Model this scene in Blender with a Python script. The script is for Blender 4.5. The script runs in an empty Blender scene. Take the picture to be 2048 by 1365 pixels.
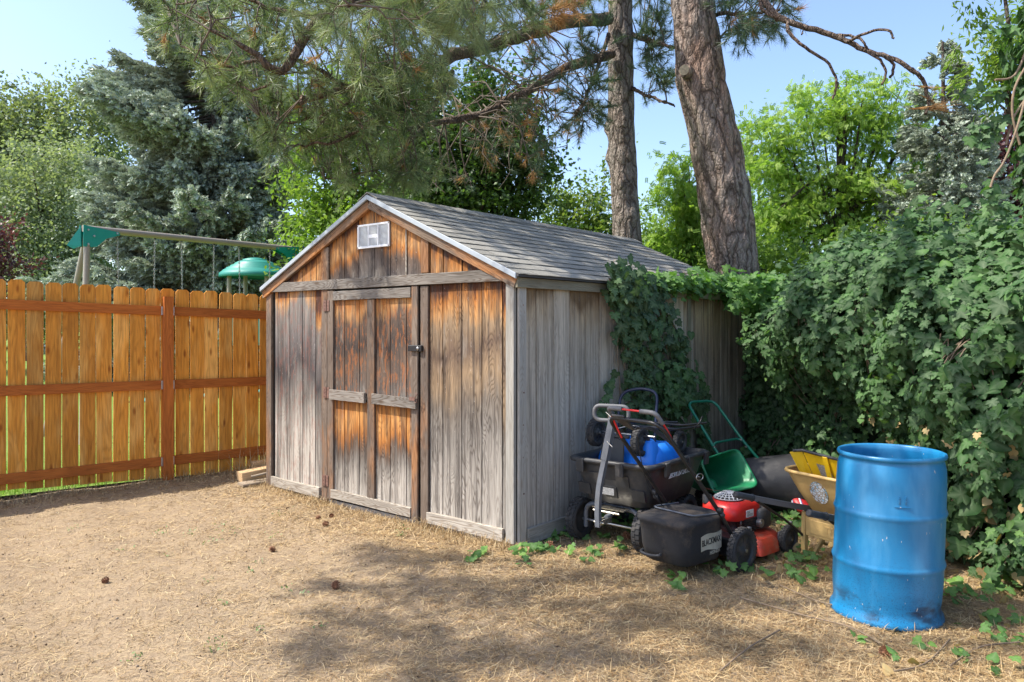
import bpy, math, random
import numpy as np
from mathutils import Vector, Matrix, noise as mnoise

random.seed(7)
rng = np.random.default_rng(7)
scene = bpy.context.scene
COL = scene.collection
R = math.radians

# ------------------------------------------------------------------ camera
F_PX = 1490.0                      # focal length in pixels of the 2048 px wide photograph
cam_d = bpy.data.cameras.new('camera')
cam = bpy.data.objects.new('camera', cam_d)
COL.objects.link(cam)
cam.location = (0, 0, 1.6)
cam.rotation_euler = (R(90), 0, 0)
cam_d.sensor_width = 36
cam_d.lens = 36 * F_PX / 2048
cam_d.shift_y = -31.5 / 2048
cam_d.clip_start = 0.05
cam_d.clip_end = 900
scene.camera = cam

# ------------------------------------------------------------------ world, sun, exposure
SUN = Vector((-0.57, -0.07, 0.819)).normalized()
w = bpy.data.worlds.new('World')
scene.world = w
w.use_nodes = True
wn = w.node_tree
wn.nodes.clear()
sky = wn.nodes.new('ShaderNodeTexSky')
sky.sky_type = 'NISHITA'
sky.sun_disc = False
sky.sun_elevation = math.asin(SUN.z)
sky.sun_rotation = math.atan2(SUN.x, SUN.y)
sky.altitude = 1300
sky.air_density = 1.0
sky.dust_density = 6.0
sky.ozone_density = 2.4
bg = wn.nodes.new('ShaderNodeBackground')
bg.inputs['Strength'].default_value = 0.15
wo = wn.nodes.new('ShaderNodeOutputWorld')
wn.links.new(sky.outputs[0], bg.inputs[0])
wn.links.new(bg.outputs[0], wo.inputs[0])
sd = bpy.data.lights.new('sun', 'SUN')
sd.energy = 3.4
sd.angle = R(0.6)
sd.color = (1.0, 0.94, 0.84)
sun = bpy.data.objects.new('sun', sd)
COL.objects.link(sun)
sun.rotation_euler = SUN.to_track_quat('Z', 'Y').to_euler()
vs = scene.view_settings
vs.view_transform = 'Standard'
vs.look = 'None'
vs.exposure = 1.22
vs.gamma = 1.0
vs.use_curve_mapping = False
scene.cycles.max_bounces = 8
scene.cycles.transparent_max_bounces = 8

# ------------------------------------------------------------------ node helpers
def nd(nt, typ, ins=None, **props):
    n = nt.nodes.new(typ)
    for k, v in props.items():
        setattr(n, k, v)
    for k, v in (ins or {}).items():
        s = n.inputs[k]
        if isinstance(v, bpy.types.NodeSocket):
            nt.links.new(v, s)
        else:
            s.default_value = v
    return n

def c4(c):
    return (c[0], c[1], c[2], 1.0)

class M:
    """one procedural material under construction"""
    def __init__(s, name):
        s.m = bpy.data.materials.new(name)
        s.m.use_nodes = True
        s.nt = s.m.node_tree
        s.nt.nodes.clear()
        s.out = s.nt.nodes.new('ShaderNodeOutputMaterial')
    def obj(s):
        return nd(s.nt, 'ShaderNodeTexCoord').outputs['Object']
    def objr(s, k=37.0):
        """object coordinates shifted per object, so alike pieces differ"""
        r = nd(s.nt, 'ShaderNodeObjectInfo').outputs['Random']
        v = nd(s.nt, 'ShaderNodeVectorMath', {0: (k, k * .7, k * 1.3), 'Scale': r}, operation='SCALE').outputs[0]
        return nd(s.nt, 'ShaderNodeVectorMath', {0: s.obj(), 1: v}, operation='ADD').outputs[0]
    def rand(s):
        return nd(s.nt, 'ShaderNodeObjectInfo').outputs['Random']
    def attr(s, name):
        return nd(s.nt, 'ShaderNodeAttribute', attribute_name=name).outputs['Fac']
    def map(s, v, scale=(1, 1, 1), loc=(0, 0, 0), rot=(0, 0, 0)):
        return nd(s.nt, 'ShaderNodeMapping', {'Vector': v, 'Scale': scale, 'Location': loc, 'Rotation': rot}).outputs[0]
    def noise(s, v, scale=5.0, detail=3.0, rough=.55, dist=0.0):
        return nd(s.nt, 'ShaderNodeTexNoise', {'Vector': v, 'Scale': scale, 'Detail': detail, 'Roughness': rough, 'Distortion': dist}).outputs['Fac']
    def vor(s, v, scale=5.0, feature='F1', out='Distance'):
        return nd(s.nt, 'ShaderNodeTexVoronoi', {'Vector': v, 'Scale': scale}, feature=feature).outputs[out]
    def math(s, op, a, b=0.0, clamp=False):
        return nd(s.nt, 'ShaderNodeMath', {0: a, 1: b}, operation=op, use_clamp=clamp).outputs[0]
    def mix(s, f, a, b, blend='MIX'):
        a = c4(a) if isinstance(a, tuple) else a
        b = c4(b) if isinstance(b, tuple) else b
        return nd(s.nt, 'ShaderNodeMix', {0: f, 6: a, 7: b}, data_type='RGBA', blend_type=blend).outputs[2]
    def ramp(s, f, stops, interp='LINEAR'):
        n = nd(s.nt, 'ShaderNodeValToRGB', {0: f})
        e = n.color_ramp.elements
        n.color_ramp.interpolation = interp
        while len(e) < len(stops):
            e.new(0.5)
        for i, (p, c) in enumerate(stops):
            e[i].position = p
            e[i].color = c4(c) if isinstance(c, tuple) else (c, c, c, 1)
        return n.outputs[0]
    def sep(s, v):
        return nd(s.nt, 'ShaderNodeSeparateXYZ', {0: v}).outputs
    def bump(s, h, strength=.3, dist=.01, normal=None):
        d = {'Height': h, 'Strength': strength, 'Distance': dist}
        if normal is not None:
            d['Normal'] = normal
        return nd(s.nt, 'ShaderNodeBump', d).outputs[0]
    def done(s, color, rough=.7, metal=0.0, normal=None, spec=.5, coat=0.0):
        col = c4(color) if isinstance(color, tuple) else color
        d = {'Base Color': col, 'Roughness': rough, 'Metallic': metal, 'Specular IOR Level': spec, 'Coat Weight': coat}
        if normal is not None:
            d['Normal'] = normal
        p = nd(s.nt, 'ShaderNodeBsdfPrincipled', d)
        s.nt.links.new(p.outputs[0], s.out.inputs[0])
        return s.m
    def leaf(s, color, rough=.5, trans=.35, spec=.4, normal=None, tcol=None):
        """thin leaf: gloss on top, light coming through"""
        d = {'Base Color': color, 'Roughness': rough, 'Specular IOR Level': spec}
        if normal is not None:
            d['Normal'] = normal
        p = nd(s.nt, 'ShaderNodeBsdfPrincipled', d)
        t = nd(s.nt, 'ShaderNodeBsdfTranslucent', {'Color': tcol if tcol is not None else color})
        mx = nd(s.nt, 'ShaderNodeMixShader', {0: trans, 1: p.outputs[0], 2: t.outputs[0]})
        s.nt.links.new(mx.outputs[0], s.out.inputs[0])
        return s.m

# ------------------------------------------------------------------ object helpers
def meta(o, label=None, cat=None, group=None, kind=None):
    if label: o['label'] = label
    if cat: o['category'] = cat
    if group: o['group'] = group
    if kind: o['kind'] = kind
    return o

def thing(name, label, cat, loc=(0, 0, 0), rotz=0.0, group=None):
    o = bpy.data.objects.new(name, None)
    o.empty_display_size = .1
    COL.objects.link(o)
    o.location = loc
    o.rotation_euler = (0, 0, rotz)
    o.matrix_basis = Matrix.Translation(loc) @ Matrix.Rotation(rotz, 4, 'Z')
    return meta(o, label, cat, group)

def link(name, me, mat=None, parent=None, kind=None):
    o = bpy.data.objects.new(name, me)
    COL.objects.link(o)
    if mat is not None and len(me.materials) == 0:
        me.materials.append(mat)
    if parent is not None:
        o.parent = parent
    if kind:
        o['kind'] = kind
    return o

def to_local(parent, p):
    return parent.matrix_basis.inverted() @ Vector(p)

class MB:
    def __init__(s):
        s.v, s.f, s.sm, s.a = [], [], [], None
    def add(s, vs_, fs_, smooth=False):
        b = len(s.v)
        s.v += [tuple(p) for p in vs_]
        s.f += [tuple(b + i for i in f) for f in fs_]
        s.sm += [smooth] * len(fs_)
    def hexa(s, p):
        s.add(p, [(0, 3, 2, 1), (4, 5, 6, 7), (0, 1, 5, 4), (1, 2, 6, 5), (2, 3, 7, 6), (3, 0, 4, 7)])
    def box(s, x0, x1, y0, y1, z0, z1):
        s.hexa([(x0, y0, z0), (x1, y0, z0), (x1, y1, z0), (x0, y1, z0), (x0, y0, z1), (x1, y0, z1), (x1, y1, z1), (x0, y1, z1)])
        return s
    def prism(s, poly, off):
        n = len(poly)
        off = Vector(off)
        a = [Vector(p) for p in poly]
        b = [p + off for p in a]
        s.add(a + b, [tuple(range(n))[::-1], tuple(range(n, 2 * n))] + [(i, (i + 1) % n, n + (i + 1) % n, n + i) for i in range(n)])
        return s
    def tube(s, pts, r, n=10, caps=True, closed=False, squash=None):
        pts = [Vector(p) for p in pts]
        m = len(pts)
        rs = r if isinstance(r, (list, tuple)) else [r] * m
        rings = []
        prev = None
        for i in range(m):
            if closed:
                t = pts[(i + 1) % m] - pts[i - 1]
            else:
                t = pts[min(i + 1, m - 1)] - pts[max(i - 1, 0)]
            t = t.normalized() if t.length > 1e-9 else Vector((0, 0, 1))
            if prev is None:
                ref = Vector((0, 0, 1)) if abs(t.z) < .9 else Vector((1, 0, 0))
                u = t.cross(ref).normalized()
            else:
                u = (prev - t * prev.dot(t)).normalized()
            prev = u
            q = t.cross(u)
            rings.append([pts[i] + (u * math.cos(2 * math.pi * k / n) + q * math.sin(2 * math.pi * k / n)) * rs[i] for k in range(n)])
        vsl = [p for rg in rings for p in rg]
        fs = []
        for i in range(m if closed else m - 1):
            j = (i + 1) % m
            for k in range(n):
                fs.append((i * n + k, i * n + (k + 1) % n, j * n + (k + 1) % n, j * n + k))
        s.add(vsl, fs, True)
        if caps and not closed:
            s.add(rings[0], [tuple(range(n))[::-1]])
            s.add(rings[-1], [tuple(range(n))])
        return s
    def loft(s, rings, cap0=True, cap1=True, smooth=True, closed=True):
        n = len(rings[0])
        fs = []
        for i in range(len(rings) - 1):
            for k in range(n if closed else n - 1):
                fs.append((i * n + k, i * n + (k + 1) % n, (i + 1) * n + (k + 1) % n, (i + 1) * n + k))
        s.add([p for rg in rings for p in rg], fs, smooth)
        if cap0: s.add(rings[0], [tuple(range(n))[::-1]])
        if cap1: s.add(rings[-1], [tuple(range(n))])
        return s
    def lathe(s, prof, n=32, axis='Z', center=(0, 0, 0), caps=(False, False)):
        rings = []
        for r, h in prof:
            rg = []
            for k in range(n):
                a = 2 * math.pi * k / n
                c, d = r * math.cos(a), r * math.sin(a)
                p = (c, d, h) if axis == 'Z' else ((c, h, d) if axis == 'Y' else (h, c, d))
                rg.append(Vector(p) + Vector(center))
            rings.append(rg)
        return s.loft(rings, caps[0], caps[1])
    def build(s, name, mat, parent=None, kind=None, bevel=0.0, attrs=None):
        me = bpy.data.meshes.new(name)
        me.from_pydata([tuple(p) for p in s.v], [], s.f)
        me.polygons.foreach_set('use_smooth', s.sm)
        for k, vals in (attrs or {}).items():
            at_ = me.attributes.new(k, 'FLOAT', 'POINT')
            at_.data.foreach_set('value', vals)
        me.update()
        o = link(name, me, mat, parent, kind)
        if bevel:
            b = o.modifiers.new('bevel', 'BEVEL')
            b.width = bevel
            b.segments = 1
            b.limit_method = 'ANGLE'
            b.angle_limit = R(40)
        return o

def np_mesh(name, V, Fc, mat, parent=None, kind=None, attrs=None, smooth=False):
    """big mesh from arrays: V (n,3), Fc (m,k)"""
    me = bpy.data.meshes.new(name)
    V = np.ascontiguousarray(V, dtype=np.float32)
    Fc = np.ascontiguousarray(Fc, dtype=np.int32)
    m, k = Fc.shape
    me.vertices.add(len(V))
    me.vertices.foreach_set('co', V.ravel())
    me.loops.add(m * k)
    me.loops.foreach_set('vertex_index', Fc.ravel())
    me.polygons.add(m)
    me.polygons.foreach_set('loop_start', np.arange(0, m * k, k, dtype=np.int32))
    if smooth:
        me.polygons.foreach_set('use_smooth', np.ones(m, dtype=bool))
    me.update(calc_edges=True)
    for nm, vals in (attrs or {}).items():
        a = me.attributes.new(nm, 'FLOAT', 'POINT')
        a.data.foreach_set('value', np.ascontiguousarray(vals, dtype=np.float32))
    return link(name, me, mat, parent, kind)

def unit(v):
    return v / np.maximum(np.linalg.norm(v, axis=-1, keepdims=True), 1e-9)

def frames(y, z):
    """rotation matrices whose local Y is y and whose local Z is near z"""
    y = unit(y)
    x = unit(np.cross(y, z))
    z2 = np.cross(x, y)
    return np.stack([x, y, z2], axis=-1)

def rep(tv, tf, pos, rot, sc):
    """replicate a template (V,3)/(F,k) at N places"""
    N, nv = len(pos), len(tv)
    sc = np.asarray(sc)
    if sc.ndim == 1:
        sc = sc[:, None]
    P = np.einsum('nij,nvj->nvi', rot, tv[None] * (sc[:, None, :] if sc.shape[1] == 3 else sc[:, None, :]))
    P += pos[:, None, :]
    Fc = tf[None] + (np.arange(N) * nv)[:, None, None]
    return P.reshape(-1, 3), Fc.reshape(-1, tf.shape[1])

def at(x, y, Z):
    """place on the ray through photo pixel (x, y) at distance Z along the view axis (a survey of the place)"""
    return Vector(((x - 1024) / F_PX * Z, Z, 1.6 - (y - 651) / F_PX * Z))

def ground_z(x, y):
    x = np.asarray(x, float); y = np.asarray(y, float)
    h = .010 * np.sin(x * 3.1 + 1.3) * np.cos(y * 2.7) + .008 * np.sin(x * 6.3 + y * 4.9) + .005 * np.sin(x * 13.1 - y * 11.0 + 2)
    h = h + .004 * np.sin(x * 27 + y * 19) 
    h = h + .03 * np.exp(-(((x + .3) ** 2) / .5 + ((y - 5.2) ** 2) / .12)) + .03 * np.exp(-(((x + 3.0) ** 2) / .9 + ((y - 7.7) ** 2) / .3))
    fade = np.clip((9.5 - y) / 1.5, 0, 1) * np.clip((y - .3) / .5, 0, 1) * np.clip((5.6 - np.abs(x)) / 1.0, 0, 1)
    return -.05 + h * fade

# ------------------------------------------------------------------ materials
def grain_lines(m, v, sx, freq, soft=.25):
    """contour-line figure of sawn timber: grain runs along the small scale axis"""
    n = m.noise(m.map(v, sx), 1.0, 2.0, .45, .3)
    a = m.math('MULTIPLY', n, freq)
    f = m.math('FRACT', a)
    t = m.math('ABSOLUTE', m.math('SUBTRACT', f, .5))
    return m.ramp(t, [(0.0, 0.0), (soft, 1.0), (1.0, 1.0)])

def make_weathered(name, stops, length, a_drip=.35, b_big=.35, grain=.5, tint=(0, 0, 0), tintf=0.0, streak=.66):
    """sun-bleached plywood siding; attribute d = metres below the board that shelters it"""
    m = M(name)
    P = m.obj()
    d = m.attr('d')
    n1 = m.noise(m.map(P, (34, 34, 1.6)), 1.0, 5.0, .65)
    n2 = m.noise(m.map(P, (3.2, 3.2, 1.5)), 1.0, 3.0, .5)
    e = m.math('ADD', m.math('ADD', d, m.math('MULTIPLY', m.math('SUBTRACT', n1, .5), a_drip * 2)), m.math('MULTIPLY', m.math('SUBTRACT', n2, .5), b_big * 2))
    e = m.math('ADD', e, m.math('MULTIPLY', m.math('SUBTRACT', m.rand(), .5), b_big * .9))
    base = m.ramp(m.math('DIVIDE', e, length, True), stops)
    Pr = m.objr(5)
    sk = m.noise(m.map(Pr, (26, 26, .8)), 1.0, 5.0, .7)
    base = m.mix(m.ramp(sk, [(.47, 0.0), (.58, streak)]), base, (.060, .048, .042))
    pt = m.noise(m.map(Pr, (9, 9, 2.2)), 1.0, 5.0, .65)
    base = m.mix(m.ramp(pt, [(.54, 0.0), (.66, streak * .75)]), base, m.mix(1.0, base, (.34, .31, .30), 'MULTIPLY'))
    base = m.mix(m.ramp(pt, [(.30, .4), (.40, 0.0)]), base, (.42, .37, .31))
    g = grain_lines(m, Pr, (6.5, 6.5, 1.1), 30.0, .3)
    big = m.noise(m.map(P, (7, 7, 1.2)), 1.0, 4.0, .6)
    gs = m.math('MULTIPLY', m.ramp(big, [(.35, .15), (.62, 1.0)]), grain)
    dark = m.mix(1.0, base, (.42, .38, .36), 'MULTIPLY')
    col = m.mix(m.math('MULTIPLY', m.math('SUBTRACT', 1.0, g), gs), base, dark)
    st = m.noise(m.map(P, (190, 190, 4.0)), 1.0, 3.0, .6)
    col = m.mix(1.0, col, m.ramp(st, [(.25, .62), (.5, .96), (.75, 1.22)]), 'MULTIPLY')
    sp = m.noise(m.map(P, (60, 60, 22)), 1.0, 3.0, .7)
    col = m.mix(m.ramp(sp, [(.66, 0.0), (.72, .5)]), col, (.5, .47, .42))
    if tintf:
        col = m.mix(m.math('MULTIPLY', m.ramp(m.noise(m.map(P, (40, 40, 9)), 1.0, 4.0, .7), [(.52, 0.0), (.6, 1.0)]), tintf), col, tint)
    r = m.rand()
    col = m.mix(1.0, col, m.ramp(r, [(0, .86), (1, 1.1)]), 'MULTIPLY')
    h = m.math('ADD', m.math('MULTIPLY', st, .6), m.math('MULTIPLY', g, .5))
    return m.done(col, .82, normal=m.bump(h, .5, .004), spec=.25)

DRED, ORA, ORL, BLK, BRN, GRY, LGR, TAN = (.10, .035, .015), (.44, .17, .04), (.56, .29, .11), (.055, .042, .036), (.15, .10, .07), (.25, .225, .195), (.49, .445, .385), (.34, .235, .14)
W_GABLE = make_weathered('wood_gable', [(0, DRED), (.07, ORA), (.30, ORL), (.42, ORA), (.55, BRN), (.75, (.13, .105, .09)), (1, (.2, .175, .15))], .58, .13, .12, .8)
W_LEFT = make_weathered('wood_left_panel', [(0, DRED), (.03, ORA), (.07, ORL), (.12, GRY), (.28, (.17, .15, .14)), (.42, (.07, .062, .062)), (.58, GRY), (.78, LGR), (1, LGR)], 1.9, .13, .28, .35, (.26, .085, .055), .28)
W_DOOR1 = make_weathered('wood_door_upper', [(0, ORA), (.10, ORL), (.20, BRN), (.42, BLK), (.62, BRN), (.82, (.14, .11, .09)), (1, GRY)], .95, .16, .16, .5, (.40, .13, .03), .5)
W_DOOR2 = make_weathered('wood_door_lower', [(0, ORA), (.10, (.66, .32, .10)), (.26, ORA), (.36, BRN), (.5, GRY), (.72, LGR), (1, LGR)], .95, .22, .16, .8)
W_RIGHT = make_weathered('wood_right_panel', [(0, DRED), (.04, ORA), (.10, ORL), (.17, TAN), (.27, BRN), (.38, TAN), (.5, (.2, .165, .13)), (.62, GRY), (1, LGR)], 1.9, .14, .30, 1.0)
W_SIDE = make_weathered('wood_side_panel', [(0, (.26, .17, .09)), (.05, (.56, .43, .28)), (.16, (.60, .52, .41)), (.5, (.58, .53, .45)), (.8, (.54, .50, .44)), (1, (.46, .42, .37))], 2.0, .10, .25, .4, streak=.35)
W_SIDE2 = make_weathered('wood_side_panel_brown', [(0, (.26, .16, .08)), (.10, (.54, .41, .25)), (.3, (.42, .35, .26)), (.6, (.50, .44, .34)), (.8, (.34, .31, .26)), (1, (.36, .33, .28))], 2.0, .2, .35, .4, streak=.5)

def make_board(name, base, dark, knots=.5, ora=0.0, oracol=(.45, .18, .05), mott=.35, ring=26.0, spec=.25, lines=.55, rnd=.14, fine=150):
    """board with its grain along local X"""
    m = M(name)
    P = m.objr()
    g = grain_lines(m, P, (1.1, 11, 11), ring, .32)
    st = m.noise(m.map(P, (3.5, fine, fine)), 1.0, 3.0, .6)
    big = m.noise(m.map(P, (2.2, 9, 9)), 1.0, 3.0, .55)
    col = m.mix(m.ramp(big, [(.3, 0.0), (.75, mott * 2)]), base, dark)
    if ora:
        o = m.noise(m.map(P, (1.3, 5, 5), (3, 7, 1)), 1.0, 4.0, .6)
        col = m.mix(m.ramp(o, [(.52 - ora * .12, 0.0), (.66, 1.0)]), col, oracol)
    col = m.mix(m.math('MULTIPLY', m.math('SUBTRACT', 1.0, g), lines), col, m.mix(1.0, col, (.5, .42, .36), 'MULTIPLY'))
    col = m.mix(1.0, col, m.ramp(st, [(.25, .7), (.5, .98), (.75, 1.18)]), 'MULTIPLY')
    if knots:
        vd = m.vor(m.map(P, (3.0, 9, 9)), 1.0)
        col = m.mix(m.ramp(vd, [(.06, knots), (.17, 0.0)]), col, m.mix(1.0, col, (.45, .3, .2), 'MULTIPLY'))
    col = m.mix(1.0, col, m.ramp(m.rand(), [(0, 1 - rnd), (1, 1 + rnd)]), 'MULTIPLY')
    h = m.math('ADD', m.math('MULTIPLY', st, .6), m.math('MULTIPLY', g, .5))
    return m.done(col, .8, normal=m.bump(h, .5, .004), spec=spec)

B_GREY = make_board('weathered_grey_board', (.30, .27, .235), (.10, .085, .072), .8, lines=.85)
B_PALE = make_board('bleached_pale_board', (.50, .455, .385), (.27, .235, .195), .6, lines=.8)
B_BROWN = make_board('weathered_brown_board', (.20, .155, .12), (.08, .062, .052), .6, .15, (.30, .15, .07), lines=.75)
B_RAKE = make_board('rake_board_wood', (.25, .185, .135), (.09, .07, .058), .6, .6, (.46, .20, .065), lines=.8)
B_FASCIA = make_board('greenish_fascia_wood', (.30, .275, .20), (.17, .15, .105), .2, lines=.3)
B_SIDEGREY = make_board('shade_grey_board', (.43, .405, .36), (.30, .28, .24), .3, lines=.3)
B_PICKET = make_board('stained_cedar_picket', (.72, .305, .045), (.52, .18, .022), .9, .4, (.78, .40, .10), .35, 9.0, .3, .4, .3, 60)
B_RAIL = make_board('stained_rail_wood', (.50, .15, .028), (.34, .09, .018), .45, 0, lines=.4, ring=14.0)
B_SCRAP = make_board('fresh_lumber_scrap', (.60, .42, .24), (.5, .33, .17), .3, 0, lines=.35, ring=12)
B_SCRAPOLD = make_board('old_lumber_scrap', (.36, .30, .23), (.2, .15, .1), .3)

def simple(name, col, rough=.6, metal=0.0, var=.12, scale=9.0, bumpk=0.0, bscale=120.0, spec=.5, dirt=None, dirtf=.5, coat=0.0):
    m = M(name)
    P = m.obj()
    n = m.noise(P, scale, 4.0, .6)
    c = m.mix(1.0, col, m.ramp(n, [(.3, 1 - var), (.7, 1 + var)]), 'MULTIPLY')
    if dirt:
        d = m.noise(m.map(P, (1, 1, 1), (5, 5, 5)), scale * .6, 6.0, .7)
        c = m.mix(m.ramp(d, [(.5, 0.0), (.72, dirtf)]), c, dirt)
    nm = m.bump(m.noise(P, bscale, 3.0, .6), bumpk, .003) if bumpk else None
    rr = m.ramp(n, [(.3, rough * .85), (.7, min(1, rough * 1.15))])
    return m.done(c, rr, metal, nm, spec, coat)

DIRT = (.30, .22, .14)
P_GREYMETAL = simple('grey_drip_metal', (.36, .40, .44), .45, .0, .1, 6, .05, 60, .6)
P_STEEL = simple('galvanised_steel', (.42, .42, .42), .35, .9, .2, 20)
P_CHROME = simple('zinc_plate', (.55, .52, .46), .28, .95, .2, 30)
P_WHITEVENT = simple('white_vent_metal', (.78, .79, .81), .4, 0, .06, 12)
P_DARK = simple('dark_gap', (.02, .016, .013), .9)
P_RUST = simple('rusty_hinge', (.19, .105, .08), .7, .2, .35, 60, .3, 200)
P_BLACKMETAL = simple('black_painted_metal', (.018, .018, .02), .38, 0, .2, 20, dirt=(.10, .08, .06), dirtf=.35)
P_SEAL = simple('roof_felt', (.06, .06, .062), .9)
P_BLACKPLASTIC = simple('black_plastic', (.036, .037, .040), .50, 0, .2, 14, .2, 260, dirt=(.15, .13, .11), dirtf=.45)
P_RUBBER = simple('black_rubber', (.034, .034, .036), .75, 0, .2, 20, .2, 200, .3, (.16, .14, .12), .55)
P_GREYPAINT = simple('grey_painted_steel', (.125, .135, .155), .42, 0, .15, 14, dirt=(.25, .22, .18), dirtf=.3)
P_GREYPLASTIC = simple('grey_grip', (.12, .12, .125), .6, 0, .15, 14)
P_BLUEPLASTIC = simple('bright_blue_plastic', (.015, .23, .85), .32, 0, .08, 5, dirt=(.1, .2, .45), dirtf=.4)
P_RED = simple('red_engine_cover', (.60, .022, .018), .35, 0, .1, 8, dirt=(.45, .1, .06), dirtf=.4)
P_REDDECK = simple('red_deck_paint', (.52, .055, .025), .5, 0, .2, 16, dirt=(.36, .22, .14), dirtf=.8)
P_REDBAR = simple('red_bail_bar', (.68, .03, .03), .35)
P_GREEN = simple('green_hopper_plastic', (.012, .19, .075), .4, 0, .25, 6, .05, 80, dirt=(.10, .22, .14), dirtf=.55)
P_GREENTUBE = simple('green_tube_enamel', (.010, .145, .085), .35, 0, .1, 8)
P_TEAL = simple('teal_playset_plastic', (.0, .27, .235), .42, 0, .06, 4)
P_TEALROOF = simple('teal_roof_plastic', (.02, .22, .18), .5, 0, .06, 4)
P_TAUPE = simple('taupe_steel_pole', (.27, .235, .19), .42, .0, .06, 4, spec=.6)
P_TANBARROW = simple('tan_barrow_tray', (.56, .37, .135), .5, 0, .1, 6, .05, 90, dirt=(.34, .14, .05), dirtf=.6)
P_TANWOOD = simple('tan_painted_leg', (.60, .40, .15), .55, 0, .1, 16, dirt=(.3, .2, .1), dirtf=.4)
P_YELLOW = simple('yellow_plastic', (.78, .49, .012), .42, 0, .06, 10, dirt=(.5, .3, .05), dirtf=.3)
P_WHITE = simple('white_sticker', (.75, .76, .76), .5)
P_CREAM = simple('cream_badge', (.48, .44, .34), .6, dirt=(.15, .12, .1), dirtf=.5)
P_INK = simple('black_ink', (.02, .02, .02), .6)
P_ENGINE = simple('dirty_engine_casting', (.05, .045, .045), .5, .3, .4, 30, .3, 150, dirt=(.25, .14, .09), dirtf=.6)
P_MESH = simple('grille_plastic', (.40, .40, .41), .45, 0, .1, 20)
P_ORANGEBALL = simple('orange_ball', (.75, .13, .02), .5)
P_CONE = simple('pine_cone_scales', (.20, .085, .04), .8, 0, .35, 60)
P_TWIG = simple('grey_brown_twig', (.11, .085, .065), .85, 0, .3, 40)
P_VINE = simple('tan_vine_stem', (.20, .145, .095), .8, 0, .3, 30)
P_FABRIC = simple('black_grass_bag_fabric', (.034, .033, .034), .85, 0, .25, 7, .7, 420, .25, (.17, .125, .085), .6)
P_TUB = simple('black_rubber_tub', (.028, .028, .03), .6, 0, .3, 8, .2, 90, .4, (.12, .11, .1), .5)

def ink_text(body, size, mat, parent, loc, rot, name='lettering', ext=.0008, shear=0.0, sx=1.0):
    cu = bpy.data.curves.new(name, 'FONT')
    cu.body = body
    cu.size = size
    cu.align_x = 'CENTER'
    cu.align_y = 'CENTER'
    cu.extrude = ext
    cu.shear = shear
    cu.offset = size * .012
    cu.materials.append(mat)
    tmp = bpy.data.objects.new(name, cu)
    COL.objects.link(tmp)
    bpy.context.view_layer.update()
    me = bpy.data.meshes.new_from_object(tmp.evaluated_get(bpy.context.evaluated_depsgraph_get()))
    COL.objects.unlink(tmp)
    bpy.data.objects.remove(tmp)
    me.materials.clear()
    me.materials.append(mat)
    o = bpy.data.objects.new(name, me)
    COL.objects.link(o)
    o.parent = parent
    o.location = loc
    o.rotation_euler = rot
    o.scale = (sx, 1, 1)
    return o

# blue drum
def drum_mat():
    m = M('blue_drum_plastic')
    P = m.obj()
    n = m.noise(P, 3.0, 4.0, .6)
    c = m.mix(n, (.005, .135, .31), (.014, .205, .42))
    fade = m.noise(m.map(P, (5, 5, 1.2)), 1.0, 4.0, .6)
    c = m.mix(m.ramp(fade, [(.45, 0.0), (.75, .6)]), c, (.11, .33, .54))
    z = m.sep(P)[2]
    spk = m.noise(P, 150.0, 2.0, .6)
    low = m.math('ADD', z, m.math('MULTIPLY', m.noise(P, 9.0, 5.0, .7), .35))
    c = m.mix(m.math('MULTIPLY', m.ramp(spk, [(.56, 0.0), (.63, 1.0)]), m.ramp(low, [(.2, .6), (.55, .10), (.8, 0.0)])), c, (.01, .025, .06))
    soot = m.noise(m.map(P, (4, 4, 9)), 1.0, 4.0, .6)
    c = m.mix(m.math('MULTIPLY', m.ramp(soot, [(.5, 0.0), (.62, .9)]), m.ramp(z, [(.0, .6), (.10, 1.0), (.2, 0.0)])), c, (.012, .02, .04))
    chip = m.noise(m.map(P, (70, 70, 22)), 1.0, 2.0, .5)
    c = m.mix(m.ramp(chip, [(.745, 0.0), (.755, .9)]), c, (.55, .5, .45))
    return m.done(c, m.ramp(n, [(.3, .30), (.7, .42)]), normal=m.bump(m.noise(P, 30.0, 3.0, .5), .06, .01), spec=.5)
P_DRUM = drum_mat()

def shingle_mat():
    m = M('asphalt_shingle')
    P = m.objr(11)
    n = m.noise(P, 220.0, 2.0, .7)
    b = m.noise(m.map(P, (4, 4, 4)), 1.0, 4.0, .6)
    c = m.mix(b, (.215, .205, .18), (.31, .295, .26))
    c = m.mix(1.0, c, m.ramp(n, [(.3, .6), (.5, 1.0), (.7, 1.5)]), 'MULTIPLY')
    d = m.noise(m.map(m.obj(), (3, 3, 3)), 1.0, 5.0, .7)
    c = m.mix(m.ramp(d, [(.56, 0.0), (.7, .5)]), c, (.30, .17, .09))
    c = m.mix(1.0, c, m.ramp(m.rand(), [(0, .84), (1, 1.14)]), 'MULTIPLY')
    return m.done(c, .9, normal=m.bump(n, .5, .003), spec=.2)
P_SHINGLE = shingle_mat()

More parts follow.
